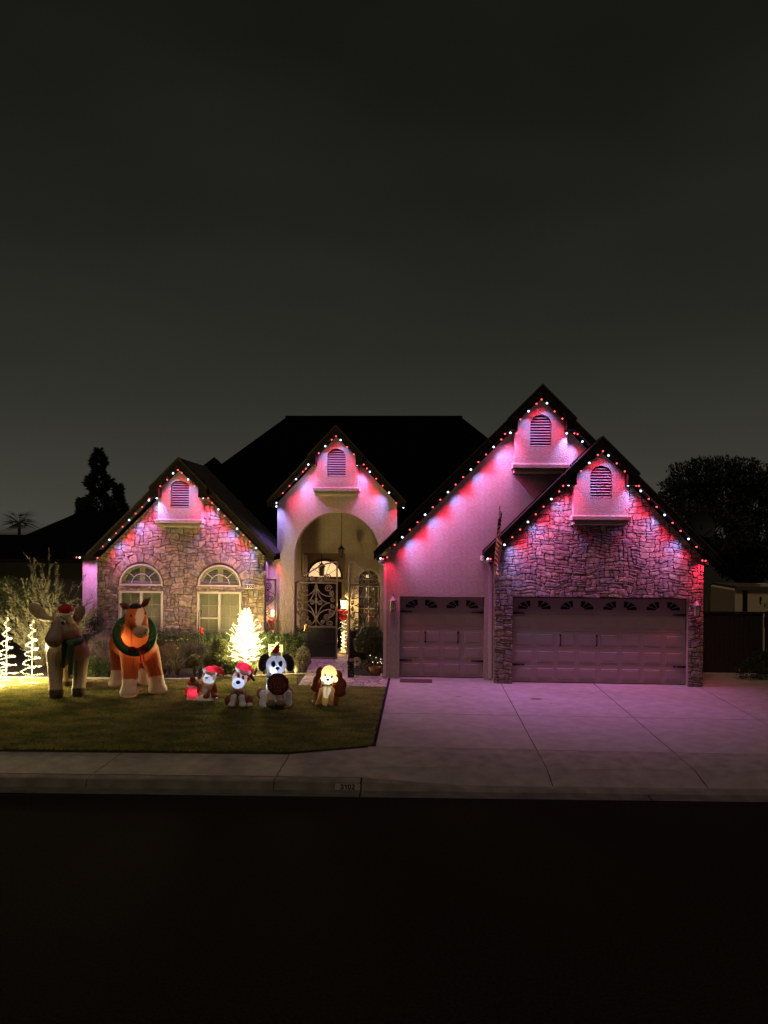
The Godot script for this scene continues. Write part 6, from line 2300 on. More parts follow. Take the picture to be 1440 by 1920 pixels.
	bush("shrub", "dark low shrub against the wooden fence at the right edge", "shrub", base, [[Vector3(0, 0.4, 0), Vector3(0.7, 0.45, 0.4)], [Vector3(0.9, 0.35, 0.3), Vector3(0.6, 0.4, 0.4)], [Vector3(-0.6, 0.25, 0.1), Vector3(0.45, 0.28, 0.3)]], 3500, small, dark0, dark1)

# ---------------------------------------------------------------- small things in the yard
func spiral_tree(label: String, base: Vector3, high: float, rad: float, turns: float, ph: float) -> void:
	var o := thing("spiral_light_tree", label, "light tree", base, "spiral light trees on the lawn")
	var b := MB.new()
	b.rod(Vector3.ZERO, Vector3(0, high, 0), 0.007, 0.006)
	part(b, "pole", mats.post_white, o)
	for k in 3:
		b = MB.new()
		var a := TAU * k / 3 + 0.4
		b.rod(Vector3(0, 0.03, 0), Vector3(cos(a) * rad * 0.9, 0.01, sin(a) * rad * 0.9), 0.010)
		part(b, "foot", mats.post_white, o)
	var p := PackedVector3Array()
	var n := int(turns * 26)
	var xf := []
	for i in n + 1:
		var t := float(i) / n
		var a := ph + TAU * turns * pow(t, 0.92)
		var r := rad * (1.0 - t * 0.93)
		p.push_back(Vector3(cos(a) * r, 0.06 + (high - 0.06) * t, sin(a) * r))
	b = MB.new()
	b.tube(p, PackedFloat32Array([0.0025]), 4)
	part(b, "spiral_rope_light", mats.led_dim, o)
	var lb := MB.new()
	lb.ell(Vector3.ZERO, Vector3.ONE * 0.0075, Basis(), 6, 4)
	for i in range(0, n, 1):
		var q := p[i]
		xf.push_back(Transform3D(Basis().scaled(Vector3.ONE * rr(0.7, 1.35)), q + rand_dir() * 0.022))
		if rng.randf() < 0.25:
			xf.push_back(Transform3D(Basis().scaled(Vector3.ONE * rr(0.7, 1.2)), q.lerp(p[i + 1], 0.5) + rand_dir() * 0.028))
	scatter(o, "light_bulb", lb.mesh(), mats.led_warm, xf, PackedColorArray())
	for k in 2:
		omni(o, Vector3(0.02, high * (0.22 + 0.36 * k), 0.03), Color(1.0, 0.77, 0.34), 3.2, 0.12, "spiral_tree")

func wall_lantern(label: String, p: Vector3, s: float) -> void:
	var o := thing("wall_lantern", label, "wall lantern", p, "unlit lanterns on the garage walls")
	var hd := holder("lantern_body", o)
	lantern(hd, s, mats.iron_brown, mat("frosted", lin(0.55, 0.48, 0.36), 0.4))
	hd.position = Vector3(0, 0, 0.17)
	var b := MB.new()
	b.ell(Vector3(0, 0.42, 0.012), Vector3(0.05, 0.09, 0.015))
	part(b, "wall_plate", mats.iron_brown, o)
	b = MB.new()
	b.tube(PackedVector3Array([Vector3(0, 0.42, 0.01), Vector3(0, 0.50, 0.06), Vector3(0, 0.545, 0.13), Vector3(0, 0.51, 0.18), Vector3(0, 0.40 * s, 0.17)]), PackedFloat32Array([0.010]), 6)
	part(b, "arm", mats.iron_brown, o)

func build_yard_things() -> void:
	rng.seed = 1234
	mat("led_dim", lin(0.8, 0.75, 0.6), 0.4, {"emit": lin(1.0, 0.80, 0.45), "power": 0.35})
	spiral_tree("spiral light tree standing whole on the lawn left of the moose", Vector3(-10.46, 0.02, 1.25), 1.72, 0.30, 7.0, 0.3)
	spiral_tree("taller spiral light tree cut by the left edge of the photo", Vector3(-11.33, 0.02, 0.95), 1.75, 0.30, 7.0, 1.2)
	spiral_tree("shorter spiral light tree in front of the one at the left edge", Vector3(-11.20, 0.02, 1.65), 1.05, 0.33, 5.0, 0.0)
	# the white tree of lights: trunk and rising branches with lit tips
	var base := Vector3(at(460, 1250, -0.75).x, 0, -0.75)
	var o := thing("light_tree", "glowing white bare-branched light tree in front of the hedge", "light tree", base)
	var b := MB.new()
	b.rod(Vector3.ZERO, Vector3(0, 1.95, 0), 0.022, 0.008, 7)
	part(b, "lit_trunk", mats.led_dim, o)
	b = MB.new()
	b.lathe([[0.0, 0.0], [0.16, 0.0], [0.15, 0.03], [0.03, 0.05]], Vector3.ZERO, 10)
	part(b, "foot", mats.post_white, o)
	var kinds := []
	var tips := []
	for v in 4:
		var mb := MB.new()
		var tp := [Vector3(0, 1, 0)]
		mb.tube(PackedVector3Array([Vector3.ZERO, Vector3(0.01, 0.4, 0.0), Vector3(0, 1, 0)]), PackedFloat32Array([0.006, 0.005, 0.004]), 4)
		for k in 4:
			var t := rr(0.2, 0.85)
			var d := Vector3(rr(-1, 1), 1.5, rr(-1, 1)).normalized() * (1.05 - t) * 0.55
			mb.rod(Vector3(0, t, 0), Vector3(0, t, 0) + d, 0.004, 0.0035, 4)
			tp.push_back(Vector3(0, t, 0) + d)
			var m := d * 0.55 + Vector3(0, t, 0)
			var e := m + (d.normalized() + rand_dir() * 0.7) * 0.12
			mb.rod(m, e, 0.0035, 0.003, 4)
			tp.push_back(e)
		kinds.push_back(mb.mesh())
		tips.push_back(tp)
	var xf := []
	for i in 56:
		var t := pow((i + 0.5) / 56.0, 0.92)
		var y := 0.34 + 1.50 * t
		var len := (0.14 + 0.56 * (1.0 - pow(t, 1.5))) * rr(0.8, 1.12)
		var a := i * 2.399
		var up := lerpf(0.30, 1.25, t)
		var d := Vector3(cos(a), up, sin(a)).normalized()
		var br := put(kinds[i % 4], "light_branch", mats.led_tree, o)
		var bs := facing(d, rr(0, TAU))
		br.transform = Transform3D(bs.scaled_local(Vector3(len * 1.1, len, len * 1.1)), Vector3(0, y, 0))
		for q in tips[i % 4]:
			xf.push_back(Transform3D(Basis().scaled(Vector3.ONE * rr(0.8, 1.3)), br.transform * q))
	var lb := MB.new()
	lb.ell(Vector3.ZERO, Vector3.ONE * 0.011, Basis(), 6, 4)
	scatter(o, "light_bulb", lb.mesh(), mats.led_tree, xf, PackedColorArray())
	for e in [[0.55, 6.0], [1.0, 5.5], [1.45, 3.5]]:
		omni(o, Vector3(0.05, e[0], 0.08), Color(1.0, 0.77, 0.29), e[1], 0.25, "light_tree")
	# wall lanterns
	wall_lantern("pale wall lantern on the stucco left of the single garage door", at(736, 1146, -0.35) - Vector3(0, 0, 0.15), 1.15)
	wall_lantern("scrolled wall lantern on the stone pier right of the double garage door", at(1306, 1157, 0.22) - Vector3(0, 0, 0.155), 1.2)
	# house number plaque
	var np := thing("number_plaque", "pale plaque reading 3102 on the stone wall beside the right window", "house number", at(468, 1099.5, -2.5))
	b = MB.new()
	b.bevel_box(Vector3.ZERO, Vector3(0.28, 0.15, 0.05), 0.01)
	part(b, "plate", mat("plaque", lin(0.60, 0.56, 0.46), 0.6), np)
	letters("3102", 0.10, mats.black_glass, np, Vector3(0, 0.0, 0.028))
	# security light on the stone corner
	var sl := thing("flood_light", "twin security floodlight under the eave at the right stone corner", "floodlight", at(491, 1073, -2.5))
	for sg in [-1.0, 1.0]:
		b = MB.new()
		b.lathe([[0.03, -0.06], [0.055, 0.0], [0.06, 0.08], [0.0, 0.081]], Vector3(sg * 0.07, 0, 0.08), 10, Basis(Vector3.RIGHT, 2.0) * Basis(Vector3(0, 0, 1), -sg * 0.4))
		part(b, "lamp_head", mats.metal_grey, sl)
	part(boxed(Vector3(0, 0.06, 0.0), Vector3(0.10, 0.10, 0.06)), "mount", mats.metal_grey, sl)
	# flag on an angled pole
	flag()
	# door mat
	var mt := thing("door_mat", "reddish brown mat before the single garage door", "mat", on_ground(780, 1277))
	b = MB.new()
	b.bevel_box(Vector3(0, 0.012, 0), Vector3(0.86, 0.42, 0.018), 0.008, Basis(Vector3.RIGHT, -PI / 2))
	part(b, "pile", mat("mat_pile", lin(0.10, 0.045, 0.03), 1.0, {"bump": tex.grain, "depth": 0.5, "scale": 4.0}), mt)
	b = MB.new()
	for e in [[0, 0.215, 0.9, 0.03], [0, -0.215, 0.9, 0.03], [0.435, 0, 0.03, 0.46], [-0.435, 0, 0.03, 0.46]]:
		b.box(Vector3(e[0], 0.008, e[1]), Vector3(e[2], 0.012, e[3]))
	part(b, "border", mats.wood_dark, mt)
	# hummingbird feeder on a hook
	var fp := Vector3(at(371, 1240, -0.9).x, 0, -0.95)
	var fh := thing("shepherd_hook", "thin black hook pole before the hedge carrying a red feeder", "hook pole", fp)
	b = MB.new()
	var y0 := at(371, 1148, -0.95).y
	b.tube(PackedVector3Array([Vector3(0, 0, 0), Vector3(0, y0, 0), Vector3(0.03, y0 + 0.07, 0), Vector3(0.08, y0 + 0.05, 0), Vector3(0.085, y0 - 0.02, 0)]), PackedFloat32Array([0.010]), 6)
	part(b, "pole", mats.iron, fh)
	var fd := thing("feeder", "small red glass feeder hanging from the black hook pole", "bird feeder", fp + Vector3(0.085, at(371, 1188, -0.95).y, 0.0))
	b = MB.new()
	b.lathe([[0.0, 0.0], [0.06, 0.01], [0.065, 0.05], [0.03, 0.07]], Vector3.ZERO, 12)
	part(b, "dish", mats.fab_red, fd)
	b = MB.new()
	b.lathe([[0.03, 0.07], [0.055, 0.12], [0.05, 0.18], [0.02, 0.2]], Vector3.ZERO, 12)
	part(b, "bottle", mat("red_glass", lin(0.45, 0.06, 0.04), 0.15, {"back": 0.6}), fd)
	b = MB.new()
	b.rod(Vector3(0, 0.2, 0), Vector3(0, y0 - 0.02 - (fd.position.y), 0), 0.004)
	part(b, "wire", mats.iron, fd)
	# cream garden sign behind the dog with the octagon
	var gs := thing("garden_sign", "cream pierced garden sign before the hedge, behind the white inflatable dog", "garden sign", Vector3(at(517, 1240, -1.0).x, 0, -1.0))
	var gy := at(517, 1210, -1.0).y
	b = MB.new()
	b.wall(rect(-0.21, gy - 0.19, 0.21, gy + 0.02), [rect(-0.15, gy - 0.07, -0.03, gy - 0.02), rect(0.03, gy - 0.07, 0.15, gy - 0.02), rect(-0.15, gy - 0.16, -0.03, gy - 0.11), rect(0.03, gy - 0.16, 0.15, gy - 0.11)], -0.01, 0.01)
	part(b, "board", mats.plaque, gs)
	b = MB.new()
	b.ell(Vector3(0.06, gy + 0.05, 0), Vector3(0.07, 0.05, 0.015))
	part(b, "crest", mats.plaque, gs)
	for x in [-0.18, 0.18]:
		part(boxed(Vector3(x, (gy - 0.19) / 2, 0), Vector3(0.02, gy - 0.19, 0.02)), "stake", mats.plaque, gs)
	# rock and little white figure at the bed edge
	for e in [[544, 1256, -0.55, 0.17, "pale round boulder at the bed edge behind the white inflatable dog"], [695, 1268, -0.62, 0.07, "small pale rock under the potted spider plant"], [717, 1265, -0.62, 0.10, "pale rock at the foot of the garage downspout"]]:
		var p := on_ground(e[0], e[1] + 6)
		var rk := MB.new()
		var pts := []
		rk.ell(Vector3(0, e[3] * 0.5, 0), Vector3(e[3], e[3] * 0.75, e[3] * 0.8), Basis(Vector3(0.3, 1, 0.2).normalized(), rr(0, 3)), 9, 6)
		var ro := part(rk, "rock", mats.flag0, self)
		ro.position = p
		tag(ro, e[4], "rock")
	var gn := thing("garden_figure", "small white owl figure standing at the bed edge near the path", "figurine", on_ground(557, 1263))
	b = MB.new()
	b.lathe([[0.0, 0.0], [0.075, 0.0], [0.085, 0.08], [0.06, 0.16]], Vector3.ZERO, 12)
	part(b, "body", mats.plaque, gn)
	b = MB.new()
	b.ell(Vector3(0, 0.20, 0), Vector3(0.065, 0.06, 0.06))
	part(b, "head", mats.fab_fur_white, gn)
	for sg in [-1.0, 1.0]:
		b = MB.new()
		b.ell(Vector3(sg * 0.025, 0.21, 0.055), Vector3(0.014, 0.016, 0.01), Basis(), 8, 6)
		part(b, "eye", mats.fab_black, gn)
	# brass lantern and pink flower on a hook beside the gate
	var hk := thing("shepherd_hook", "dark curled hook by the closed gate leaf carrying a brass lantern", "hook pole", Vector3(at(562, 1240, -2.6).x, 0, -2.6))
	b = MB.new()
	b.tube(PackedVector3Array([Vector3(0, 0, 0), Vector3(0, 1.45, 0), Vector3(0.05, 1.66, 0), Vector3(0.17, 1.68, 0), Vector3(0.23, 1.58, 0), Vector3(0.21, 1.52, 0)]), PackedFloat32Array([0.011]), 6)
	part(b, "pole", mats.iron, hk)
	var bl := thing("brass_lantern", "small shiny brass lantern hanging by the closed gate leaf", "lantern", Vector3(at(573, 1184, -2.6).x, at(573, 1184, -2.6).y, -2.6))
	b = MB.new()
	b.lathe([[0.0, 0.0], [0.07, 0.0], [0.07, 0.20], [0.03, 0.25], [0.0, 0.26]], Vector3.ZERO, 14)
	part(b, "body", mat("brass", lin(0.75, 0.55, 0.22), 0.25, {"metal": 1.0}), bl)
	b = MB.new()
	b.lathe([[0.0, -0.02], [0.14, -0.02], [0.14, 0.0], [0.0, 0.001]], Vector3.ZERO, 14)
	part(b, "tray", mats.iron, bl)
	b = MB.new()
	b.rod(Vector3(0, 0.26, 0), Vector3(0, 0.40, 0), 0.006)
	part(b, "ring", mats.iron, bl)
	# yellow pinwheel flower
	var pw := thing("pinwheel", "cream petalled metal pinwheel flower by the black lantern posts", "garden ornament", Vector3(at(669, 1240, -0.8).x, 0, -0.8))
	var pc := Vector3(0, at(669, 1240, -0.8).y, 0)
	b = MB.new()
	b.rod(Vector3.ZERO, pc, 0.008)
	part(b, "stem", mats.iron, pw)
	for k in 14:
		b = MB.new()
		var a := TAU * k / 14
		var u := Vector3(cos(a), sin(a), 0)
		var w := Vector3(-sin(a), cos(a), 0) * 0.018
		b.quad(pc + u * 0.03 - w * 0.4, pc + u * 0.03 + w * 0.4, pc + u * 0.13 + w + Vector3(0, 0, 0.012), pc + u * 0.13 - w)
		part(b, "petal", mat("cream_petal", lin(0.62, 0.55, 0.30), 0.5), pw)
	b = MB.new()
	b.ell(pc + Vector3(0, 0, 0.01), Vector3(0.035, 0.035, 0.015), Basis(), 10, 6)
	part(b, "hub", mats.wood_dark, pw)
	# black lantern posts at the path corner
	for e in [[658, 1272, 0.50, 0.075, "larger black pierced lantern post at the corner of the path"], [660, 1245, 0.42, 0.06, "smaller black pierced lantern post behind the larger one by the path"]]:
		var p := on_ground(e[0], e[1])
		var lt := thing("lantern_post", e[4], "garden lantern", p, "black lantern posts at the path corner")
		b = MB.new()
		for sx in [-1.0, 1.0]:
			for sz in [-1.0, 1.0]:
				b.box(Vector3(sx * e[3], e[2] / 2, sz * e[3]), Vector3(0.022, e[2], 0.022))
		for y in [0.015, e[2] * 0.5, e[2] - 0.012]:
			b.box(Vector3(0, y, 0), Vector3(e[3] * 2 + 0.03, 0.024, e[3] * 2 + 0.03))
		part(b, "frame", mats.iron, lt)
		part(boxed(Vector3(0, e[2] / 2, 0), Vector3(e[3] * 1.7, e[2] * 0.94, e[3] * 1.7)), "glass", mats.black_glass, lt)
		b = MB.new()
		b.lathe([[e[3] * 1.5, e[2]], [e[3] * 0.6, e[2] + 0.06], [0.0, e[2] + 0.075]], Vector3.ZERO, 4, Basis(Vector3.UP, PI / 4))
		part(b, "cap", mats.iron, lt)
		for k in 6:
			b = MB.new()
			b.ell(Vector3(rr(-1, 1) * e[3] * 0.8, rr(0.1, 0.9) * e[2], e[3] * 0.86), Vector3.ONE * 0.007, Basis(), 6, 4)
			part(b, "stud", mats.fab_fur_white, lt)
	# pot under the spider plant, with a short string of tiny lights
	var pot := thing("plant_pot", "brown clay pot at the foot of the garage downspout", "pot", Vector3(at(703, 1262, -0.8).x, 0, -0.85))
	b = MB.new()
	b.lathe([[0.0, 0.0], [0.13, 0.0], [0.18, 0.22], [0.20, 0.225], [0.20, 0.26], [0.17, 0.26], [0.16, 0.22], [0.0, 0.22]], Vector3.ZERO, 18)
	part(b, "bowl", mats.clay, pot)
	var tl := thing("fairy_lights", "few tiny warm fairy lights in the spider plant by the garage", "string lights", Vector3(0, 0, 0))
	for e in [[694, 1229], [705, 1233], [714, 1236], [699, 1241.5], [708, 1242.5], [713, 1241], [715.5, 1243.5]]:
		b = MB.new()
		b.ell(Vector3.ZERO, Vector3.ONE * 0.013, Basis(), 6, 4)
		var bo := part(b, "light_bulb", mats.led_warm, tl)
		bo.position = at(e[0], e[1], -0.55)
	# satellite dish on the right roof slope
	var sd := thing("satellite_dish", "dark satellite dish behind the right slope of the garage roof", "satellite dish", at(1316, 1000, -3.0))
	b = MB.new()
	b.lathe([[0.0, -0.10], [0.2, -0.07], [0.36, 0.0], [0.45, 0.06]], Vector3(0, 0.25, 0), 20, Basis(Vector3.RIGHT, 1.1) * Basis(Vector3(0, 0, 1), -0.35))
	part(b, "dish", mat("dish_grey", lin(0.015, 0.015, 0.015), 0.8), sd)
	b = MB.new()
	b.tube(PackedVector3Array([Vector3(0, -0.9, 0), Vector3(0, 0.1, -0.05), Vector3(0, 0.25, -0.06)]), PackedFloat32Array([0.03]), 8)
	b.rod(Vector3(0, -0.1, 0.05), Vector3(0.1, 0.1, 0.55), 0.015)
	part(b, "mast", mats.iron, sd)

func flag() -> void:
	var foot := Vector3(2.02, 2.75, -0.02)
	var top := at(937, 951, 1.25)
	var o := thing("flag", "striped red, white and blue flag hanging furled from an angled pole by the garage downspout", "flag", foot)
	var tip := top - foot
	var b := MB.new()
	b.rod(Vector3.ZERO, tip, 0.014, 0.012, 8)
	part(b, "pole", mats.gutter_metal, o)
	b = MB.new()
	b.ell(tip, Vector3(0.028, 0.05, 0.028))
	part(b, "finial", mats.gutter_metal, o)
	var im := Image.create(190, 100, false, Image.FORMAT_RGB8)
	for y in 100:
		for x in 190:
			im.set_pixel(x, y, Color(0.68, 0.10, 0.14) if (y * 13 / 100) % 2 == 0 else Color(0.86, 0.83, 0.80))
	im.fill_rect(Rect2i(0, 0, 76, 54), Color(0.07, 0.09, 0.24))
	for r in 9:
		for k in (6 if r % 2 == 0 else 5):
			var cx := 6 + k * 12.7 + (0.0 if r % 2 == 0 else 6.3)
			im.fill_rect(Rect2i(int(cx), 4 + r * 5, 3, 3), Color(0.9, 0.9, 0.9))
	var fm := StandardMaterial3D.new()
	fm.resource_name = "flag_cloth"
	fm.albedo_texture = ImageTexture.create_from_image(im)
	fm.roughness = 0.85
	fm.backlight_enabled = true
	fm.backlight = Color(0.3, 0.3, 0.3)
	# the cloth hangs from the upper pole in folds: s runs down the hoist, t out to the fly
	var st := SurfaceTool.new()
	st.begin(Mesh.PRIMITIVE_TRIANGLES)
	var ns := 18
	var nt := 30
	for i in ns + 1:
		for k in nt + 1:
			var s := float(i) / ns
			var t := float(k) / nt
			var hoist := tip * (0.97 - s * 0.50)
			var fold := sin(t * 17.0 + s * 2.0) * 0.055 * smoothstep(0.0, 0.2, t) + sin(t * 7.0 + 1.0) * 0.03
			var p := hoist + Vector3(fold * 1.0 + t * 0.03, -t * 1.02 * (1.0 - 0.25 * s), sin(t * 11.0 + s * 3.0) * 0.06 - t * 0.10)
			st.set_uv(Vector2(t, s))
			st.add_vertex(p)
	for i in ns:
		for k in nt:
			var a := i * (nt + 1) + k
			for q in [a, a + 1, a + nt + 1, a + 1, a + nt + 2, a + nt + 1]:
				st.add_index(q)
	st.generate_normals()
	put(st.commit(), "cloth", fm, o)

# ---------------------------------------------------------------- beyond the house
func hip_house(label: String, c: Vector3, wx: float, wz: float, eave: float, ridge: float, half_ridge: float) -> void:
	var o := thing("neighbour_house", label, "house", c)
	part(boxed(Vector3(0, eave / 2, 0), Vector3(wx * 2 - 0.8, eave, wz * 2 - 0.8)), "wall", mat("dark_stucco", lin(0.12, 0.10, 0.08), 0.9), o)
	var b := MB.new()
	var q := [Vector3(-wx, eave, wz), Vector3(wx, eave, wz), Vector3(wx, eave, -wz), Vector3(-wx, eave, -wz)]
	var e := [Vector3(-half_ridge, ridge, 0), Vector3(half_ridge, ridge, 0)]
	b.quad(q[0], q[1], e[1], e[0])
	b.tri(q[1], q[2], e[1])
	b.quad(q[2], q[3], e[0], e[1])
	b.tri(q[3], q[0], e[0])
	b.quad(q[3], q[2], q[1], q[0])
	part(b, "roof", mats.roof_tile, o)
	b = MB.new()
	b.box(Vector3(0, eave - 0.08, wz), Vector3(wx * 2, 0.18, 0.03))
	part(b, "fascia", mats.trim, o)

func build_surroundings() -> void:
	rng.seed = 777
	hip_house("dark neighbouring house with a hipped roof beyond the left end of the house", Vector3(-16.9, -0.1, -20), 5.0, 5.2, 2.9, 5.35, 1.9)
	hip_house("second dark neighbouring roof at the left edge of the photo", Vector3(-27.2, -0.1, -23), 6.5, 6.0, 2.6, 4.05, 4.6)
	# conifer
	var tb := at(196, 960, -30)
	var base := Vector3(tb.x, -0.2, -30)
	var o := thing("conifer", "tall dark pointed conifer standing behind the left gable", "tree", base)
	var b := MB.new()
	b.rod(Vector3.ZERO, Vector3(0, 9.4, 0), 0.22, 0.03, 8)
	part(b, "trunk", mats.bark, o)
	var xf := []
	var cols := PackedColorArray()
	for t in [[0.0, 9.9, 1.95, 1.0], [0.95, 7.6, 1.2, 0.0], [-1.35, 6.6, 1.2, 0.5]]:
		var lx: float = t[0]
		for i in int(11000 * t[2] / 1.95):
			var u := pow(rng.randf(), 0.75)
			var y: float = 1.6 + (t[1] - 1.6) * (1.0 - u)
			var tier := 0.72 + 0.38 * sin(y * 4.3 + lx) + rr(-0.1, 0.1)
			var rad: float = t[2] * pow(u, 0.75) * tier
			var a := rr(0, TAU)
			var k := sqrt(rr(0.15, 1.0))
			var p := Vector3(lx + cos(a) * rad * k, y, sin(a) * rad * k + t[3])
			xf.push_back(Transform3D(facing(Vector3(cos(a), rr(-0.1, 0.7), sin(a)), rr(0, TAU)).scaled(Vector3.ONE * rr(0.6, 1.3)), p))
			cols.push_back(Color(0.02, 0.03, 0.015).lerp(Color(0.045, 0.055, 0.025), rng.randf()))
	scatter(o, "crown", leaf_mesh(0.34, 0.12), mats.leaf_dull, xf, cols)
	# palm
	base = Vector3(at(36, 1005, -45).x, -0.3, -45)
	var hy := at(36, 980, -45).y + 0.3
	o = thing("palm_tree", "distant fan palm above the roofs at the left edge", "tree", base)
	b = MB.new()
	b.rod(Vector3.ZERO, Vector3(0, hy, 0), 0.17, 0.13, 8)
	part(b, "trunk", mats.bark, o)
	for k in 30:
		var a := TAU * k / 30 * 2.4
		var up := rr(-0.2, 1.1)
		var d := Vector3(cos(a), up, sin(a)).normalized()
		var f := MB.new()
		var st := Vector3(0, hy, 0)
		var mid := st + d * 0.95
		var sd := d.cross(Vector3.UP).normalized()
		for j in 9:
			var an := lerpf(-1.0, 1.0, j / 8.0)
			var dir := (d * cos(an) + sd * sin(an)).normalized()
			var e := mid + dir * 1.15 + Vector3(0, -0.35 - absf(an) * 0.2, 0)
			var w := sd * 0.05
			f.tri(mid - w, mid + w, e)
		f.rod(st, mid, 0.03, 0.02, 4)
		part(f, "frond", mat("frond", lin(0.045, 0.06, 0.025), 0.7), o)
	# spreading tree on the right
	base = Vector3(14.6, -0.2, -13)
	o = thing("broad_tree", "large dark broad-crowned tree behind the right end of the garage", "tree", base)
	b = MB.new()
	b.tube(PackedVector3Array([Vector3.ZERO, Vector3(0.1, 1.2, 0), Vector3(0, 2.6, 0)]), PackedFloat32Array([0.32, 0.26, 0.22]), 9)
	part(b, "trunk", mats.bark, o)
	var cl := []
	for e in [[1262, 930, 24, 22], [1285, 905, 30, 26], [1320, 890, 30, 22], [1355, 888, 34, 22], [1395, 895, 32, 24], [1425, 910, 30, 26], [1300, 940, 46, 36], [1350, 940, 56, 44], [1410, 945, 50, 46], [1290, 985, 46, 40], [1350, 1000, 60, 44], [1420, 1000, 50, 44], [1465, 930, 36, 40], [1480, 990, 40, 50], [1300, 1030, 40, 34], [1400, 1050, 60, 40]]:
		var zz := -13.0 + rr(-1.0, 1.0)
		cl.push_back([at(e[0], e[1], zz) - base, Vector3(R(e[2], zz), R(e[3], zz), R(e[2], zz) * 0.9)])
	for c in cl:
		var e: Vector3 = c[0]
		b = MB.new()
		b.tube(PackedVector3Array([Vector3(0, 2.0, 0), Vector3(e.x * 0.5, lerpf(2.0, e.y, 0.45), e.z * 0.5), e]), PackedFloat32Array([0.14, 0.09, 0.03]), 6)
		part(b, "limb", mats.bark, o)
	var lv := clump_leaves(cl, 34000, Color(0.02, 0.03, 0.014), Color(0.05, 0.06, 0.03), 0.2, 0.35)
	for i in 900:                                                # loose sprays above the crown
		var c: Array = cl[rng.randi() % 6]
		var d := Vector3(rr(-0.8, 0.8), rr(0.6, 1.0), rr(-0.4, 0.4)).normalized()
		var p: Vector3 = c[0] + d * (c[1] as Vector3) * rr(1.0, 1.45)
		lv[0].push_back(Transform3D(facing((d + rand_dir() * 0.5).normalized(), rr(0, TAU)), p))
		lv[1].push_back(Color(0.03, 0.04, 0.02))
	scatter(o, "crown", leaf_mesh(0.16, 0.07), mats.leaf_dull, lv[0], lv[1])
	# wooden fence at the side of the garage
	var f := thing("wooden_fence", "dark red-brown board fence closing the side yard right of the garage", "fence", Vector3(8.0, 0, -2.3))
	var x := 0.0
	var bm := []
	for k in 3:
		var mb := MB.new()
		mb.bevel_box(Vector3(0, 0.90, 0), Vector3(0.136, 1.80 + (k - 1) * 0.008, 0.022), 0.005)
		bm.push_back(mb.mesh())
	while x < 2.3:
		put(bm[rng.randi() % 3], "board", mats.wood_dark, f, Vector3(x, 0, rr(-0.003, 0.003)))
		x += 0.142
	part(boxed(Vector3(1.15, 1.83, 0.0), Vector3(2.46, 0.05, 0.09)), "top_rail", mats.wood_dark, f)
	f = thing("wooden_fence", "reddish board fence running towards the street at the right edge", "fence", Vector3(10.4, 0, -2.3))
	x = 0.07
	while x < 3.6:
		var bo := put(bm[rng.randi() % 3], "board", mat("wood_red", lin(0.075, 0.028, 0.022), 0.8, {"tex": tex.wood, "scale": 1.0}), f, Vector3(0.12 + x * 0.12, 0, x))
		bo.rotation.y = PI / 2 + 0.12
		x += 0.142
	part(boxed(Vector3(0.08, 0.92, 0.0), Vector3(0.11, 1.9, 0.11)), "post", mats.wood_dark, f)
	# sunlit-looking neighbour fence and gable behind, lit from the yard
	f = thing("wooden_fence", "pale orange fence behind the dark fence, running back beside the trailer", "fence", Vector3(9.2, 0, -5.0))
	x = 0.0
	while x < 5.0:
		var bo := put(bm[rng.randi() % 3], "board", mats.wood_light, f, Vector3(x * 0.62, 0.14, -5.0 + x * 0.9))
		bo.rotation.y = 0.95
		x += 0.15
	part(boxed(Vector3(1.5, 0.5, -2.6), Vector3(3.4, 0.06, 0.05)), "rail", mats.wood_light, f)
	f.get_node("rail").rotation.y = 0.95
	var yl := OmniLight3D.new()
	# neighbour's gable with its pale barge board
	o = thing("neighbour_house", "small ochre gabled house end seen past the right corner of the garage", "house", Vector3(9.6, 0, -15))
	part(solid(poly([-3.5, 0, 2.2, 0, 2.2, 2.1, -1.0, 4.2, -3.5, 2.4]), -4.0, 0.0), "wall", mat("ochre", lin(0.35, 0.20, 0.06), 0.9), o)
	part(solid(poly([2.5, 1.85, 2.5, 2.05, -1.0, 4.45, -1.0, 4.25]), -4.2, 0.3), "roof", mats.trim, o)
	part(solid(poly([2.5, 1.85, 2.5, 2.05, -1.0, 4.45, -1.0, 4.25]), 0.3, 0.33), "barge_board", mats.plaque, o)
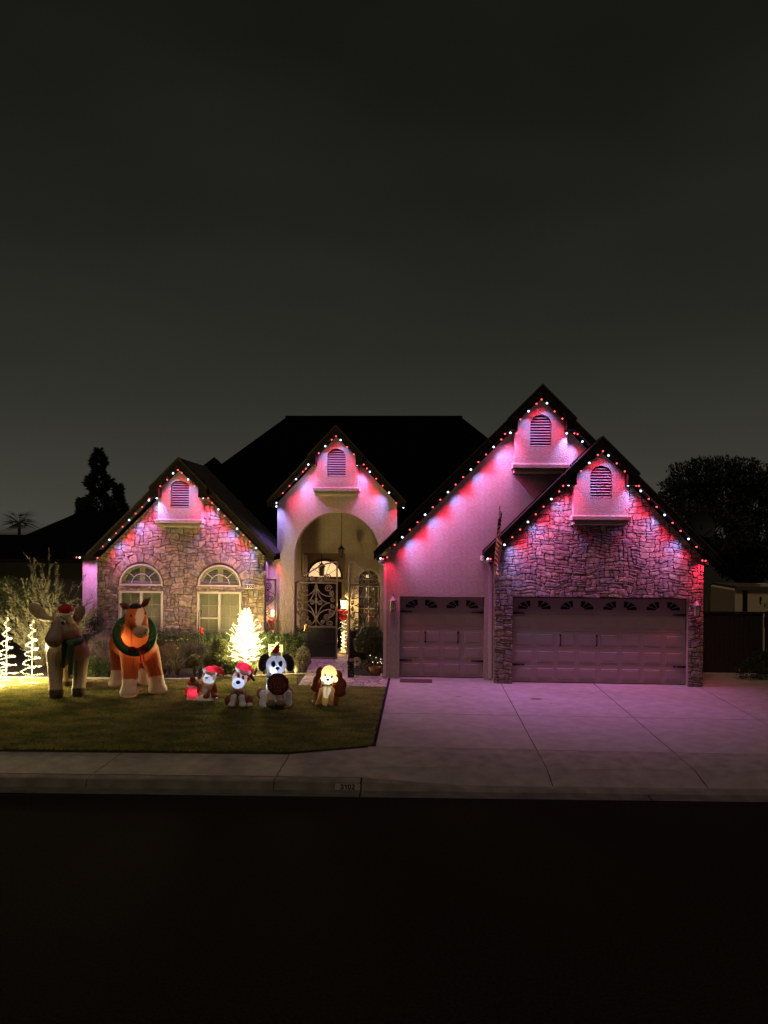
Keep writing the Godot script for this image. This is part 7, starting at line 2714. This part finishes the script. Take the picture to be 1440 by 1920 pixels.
	# travel trailer behind the fence
	o = thing("travel_trailer", "cream travel trailer with black window parked behind the fence", "trailer", Vector3(12.12, -0.25, -5.2))
	var body := poly([-1.45, 0.5, 3.6, 0.5, 3.6, 2.64, -1.36, 2.64, -1.45, 2.55])
	var cream := mat("trailer_cream", lin(0.74, 0.56, 0.36), 0.5)
	part(solid(body, -2.2, 0.0), "body", cream, o)
	b = MB.new()
	b.box(Vector3(1.1, 2.66, -1.1), Vector3(5.0, 0.05, 2.3))
	b.box(Vector3(0.0, 2.60, 0.03), Vector3(2.9, 0.07, 0.06))
	part(b, "roof_edge", mats.iron_brown, o)
	part(boxed(Vector3(-0.35, 2.72, -0.4), Vector3(0.35, 0.10, 0.4)), "roof_vent", mats.plaque, o)
	for e in [[-1.12, 1.55, 0.16, 2.0], [1.35, 1.55, 0.16, 2.0]]:
		part(boxed(Vector3(e[0], e[1], 0.006), Vector3(e[2], e[3], 0.02)), "trim_strip", mats.iron, o)
	var win := Geometry2D.offset_polygon(rect(-0.40, 1.32, 0.20, 1.66), 0.08, Geometry2D.JOIN_ROUND)
	part(solid(win[0], 0.0, 0.014), "window", mats.black_glass, o)
	var dr := holder("door", o)
	part(boxed(Vector3(0.95, 1.55, 0.012), Vector3(0.44, 1.75, 0.025)), "leaf", cream, dr)
	part(boxed(Vector3(0.97, 1.75, 0.028), Vector3(0.22, 0.85, 0.01)), "window", mats.black_glass, dr)
	for e in [[-0.62, 2.28], [0.42, 2.25]]:
		b = MB.new()
		b.ell(Vector3(e[0], e[1], 0.05), Vector3(0.035, 0.09, 0.04))
		part(b, "side_lamp", mats.iron, o)
	letters("KODIAK", 0.16, mat("trailer_letter", lin(0.25, 0.19, 0.13), 0.6), o, Vector3(-0.1, 2.05, 0.004), Basis(), true, 0.006)
	for e in [[0.2, 0.35], [2.4, 0.35]]:
		var wh := MB.new()
		wh.lathe([[0.0, -0.1], [0.30, -0.1], [0.33, 0.0], [0.30, 0.1], [0.0, 0.1]], Vector3(e[0], e[1], -0.1), 18, Basis(Vector3.RIGHT, PI / 2))
		part(wh, "wheel", mats.iron, o)
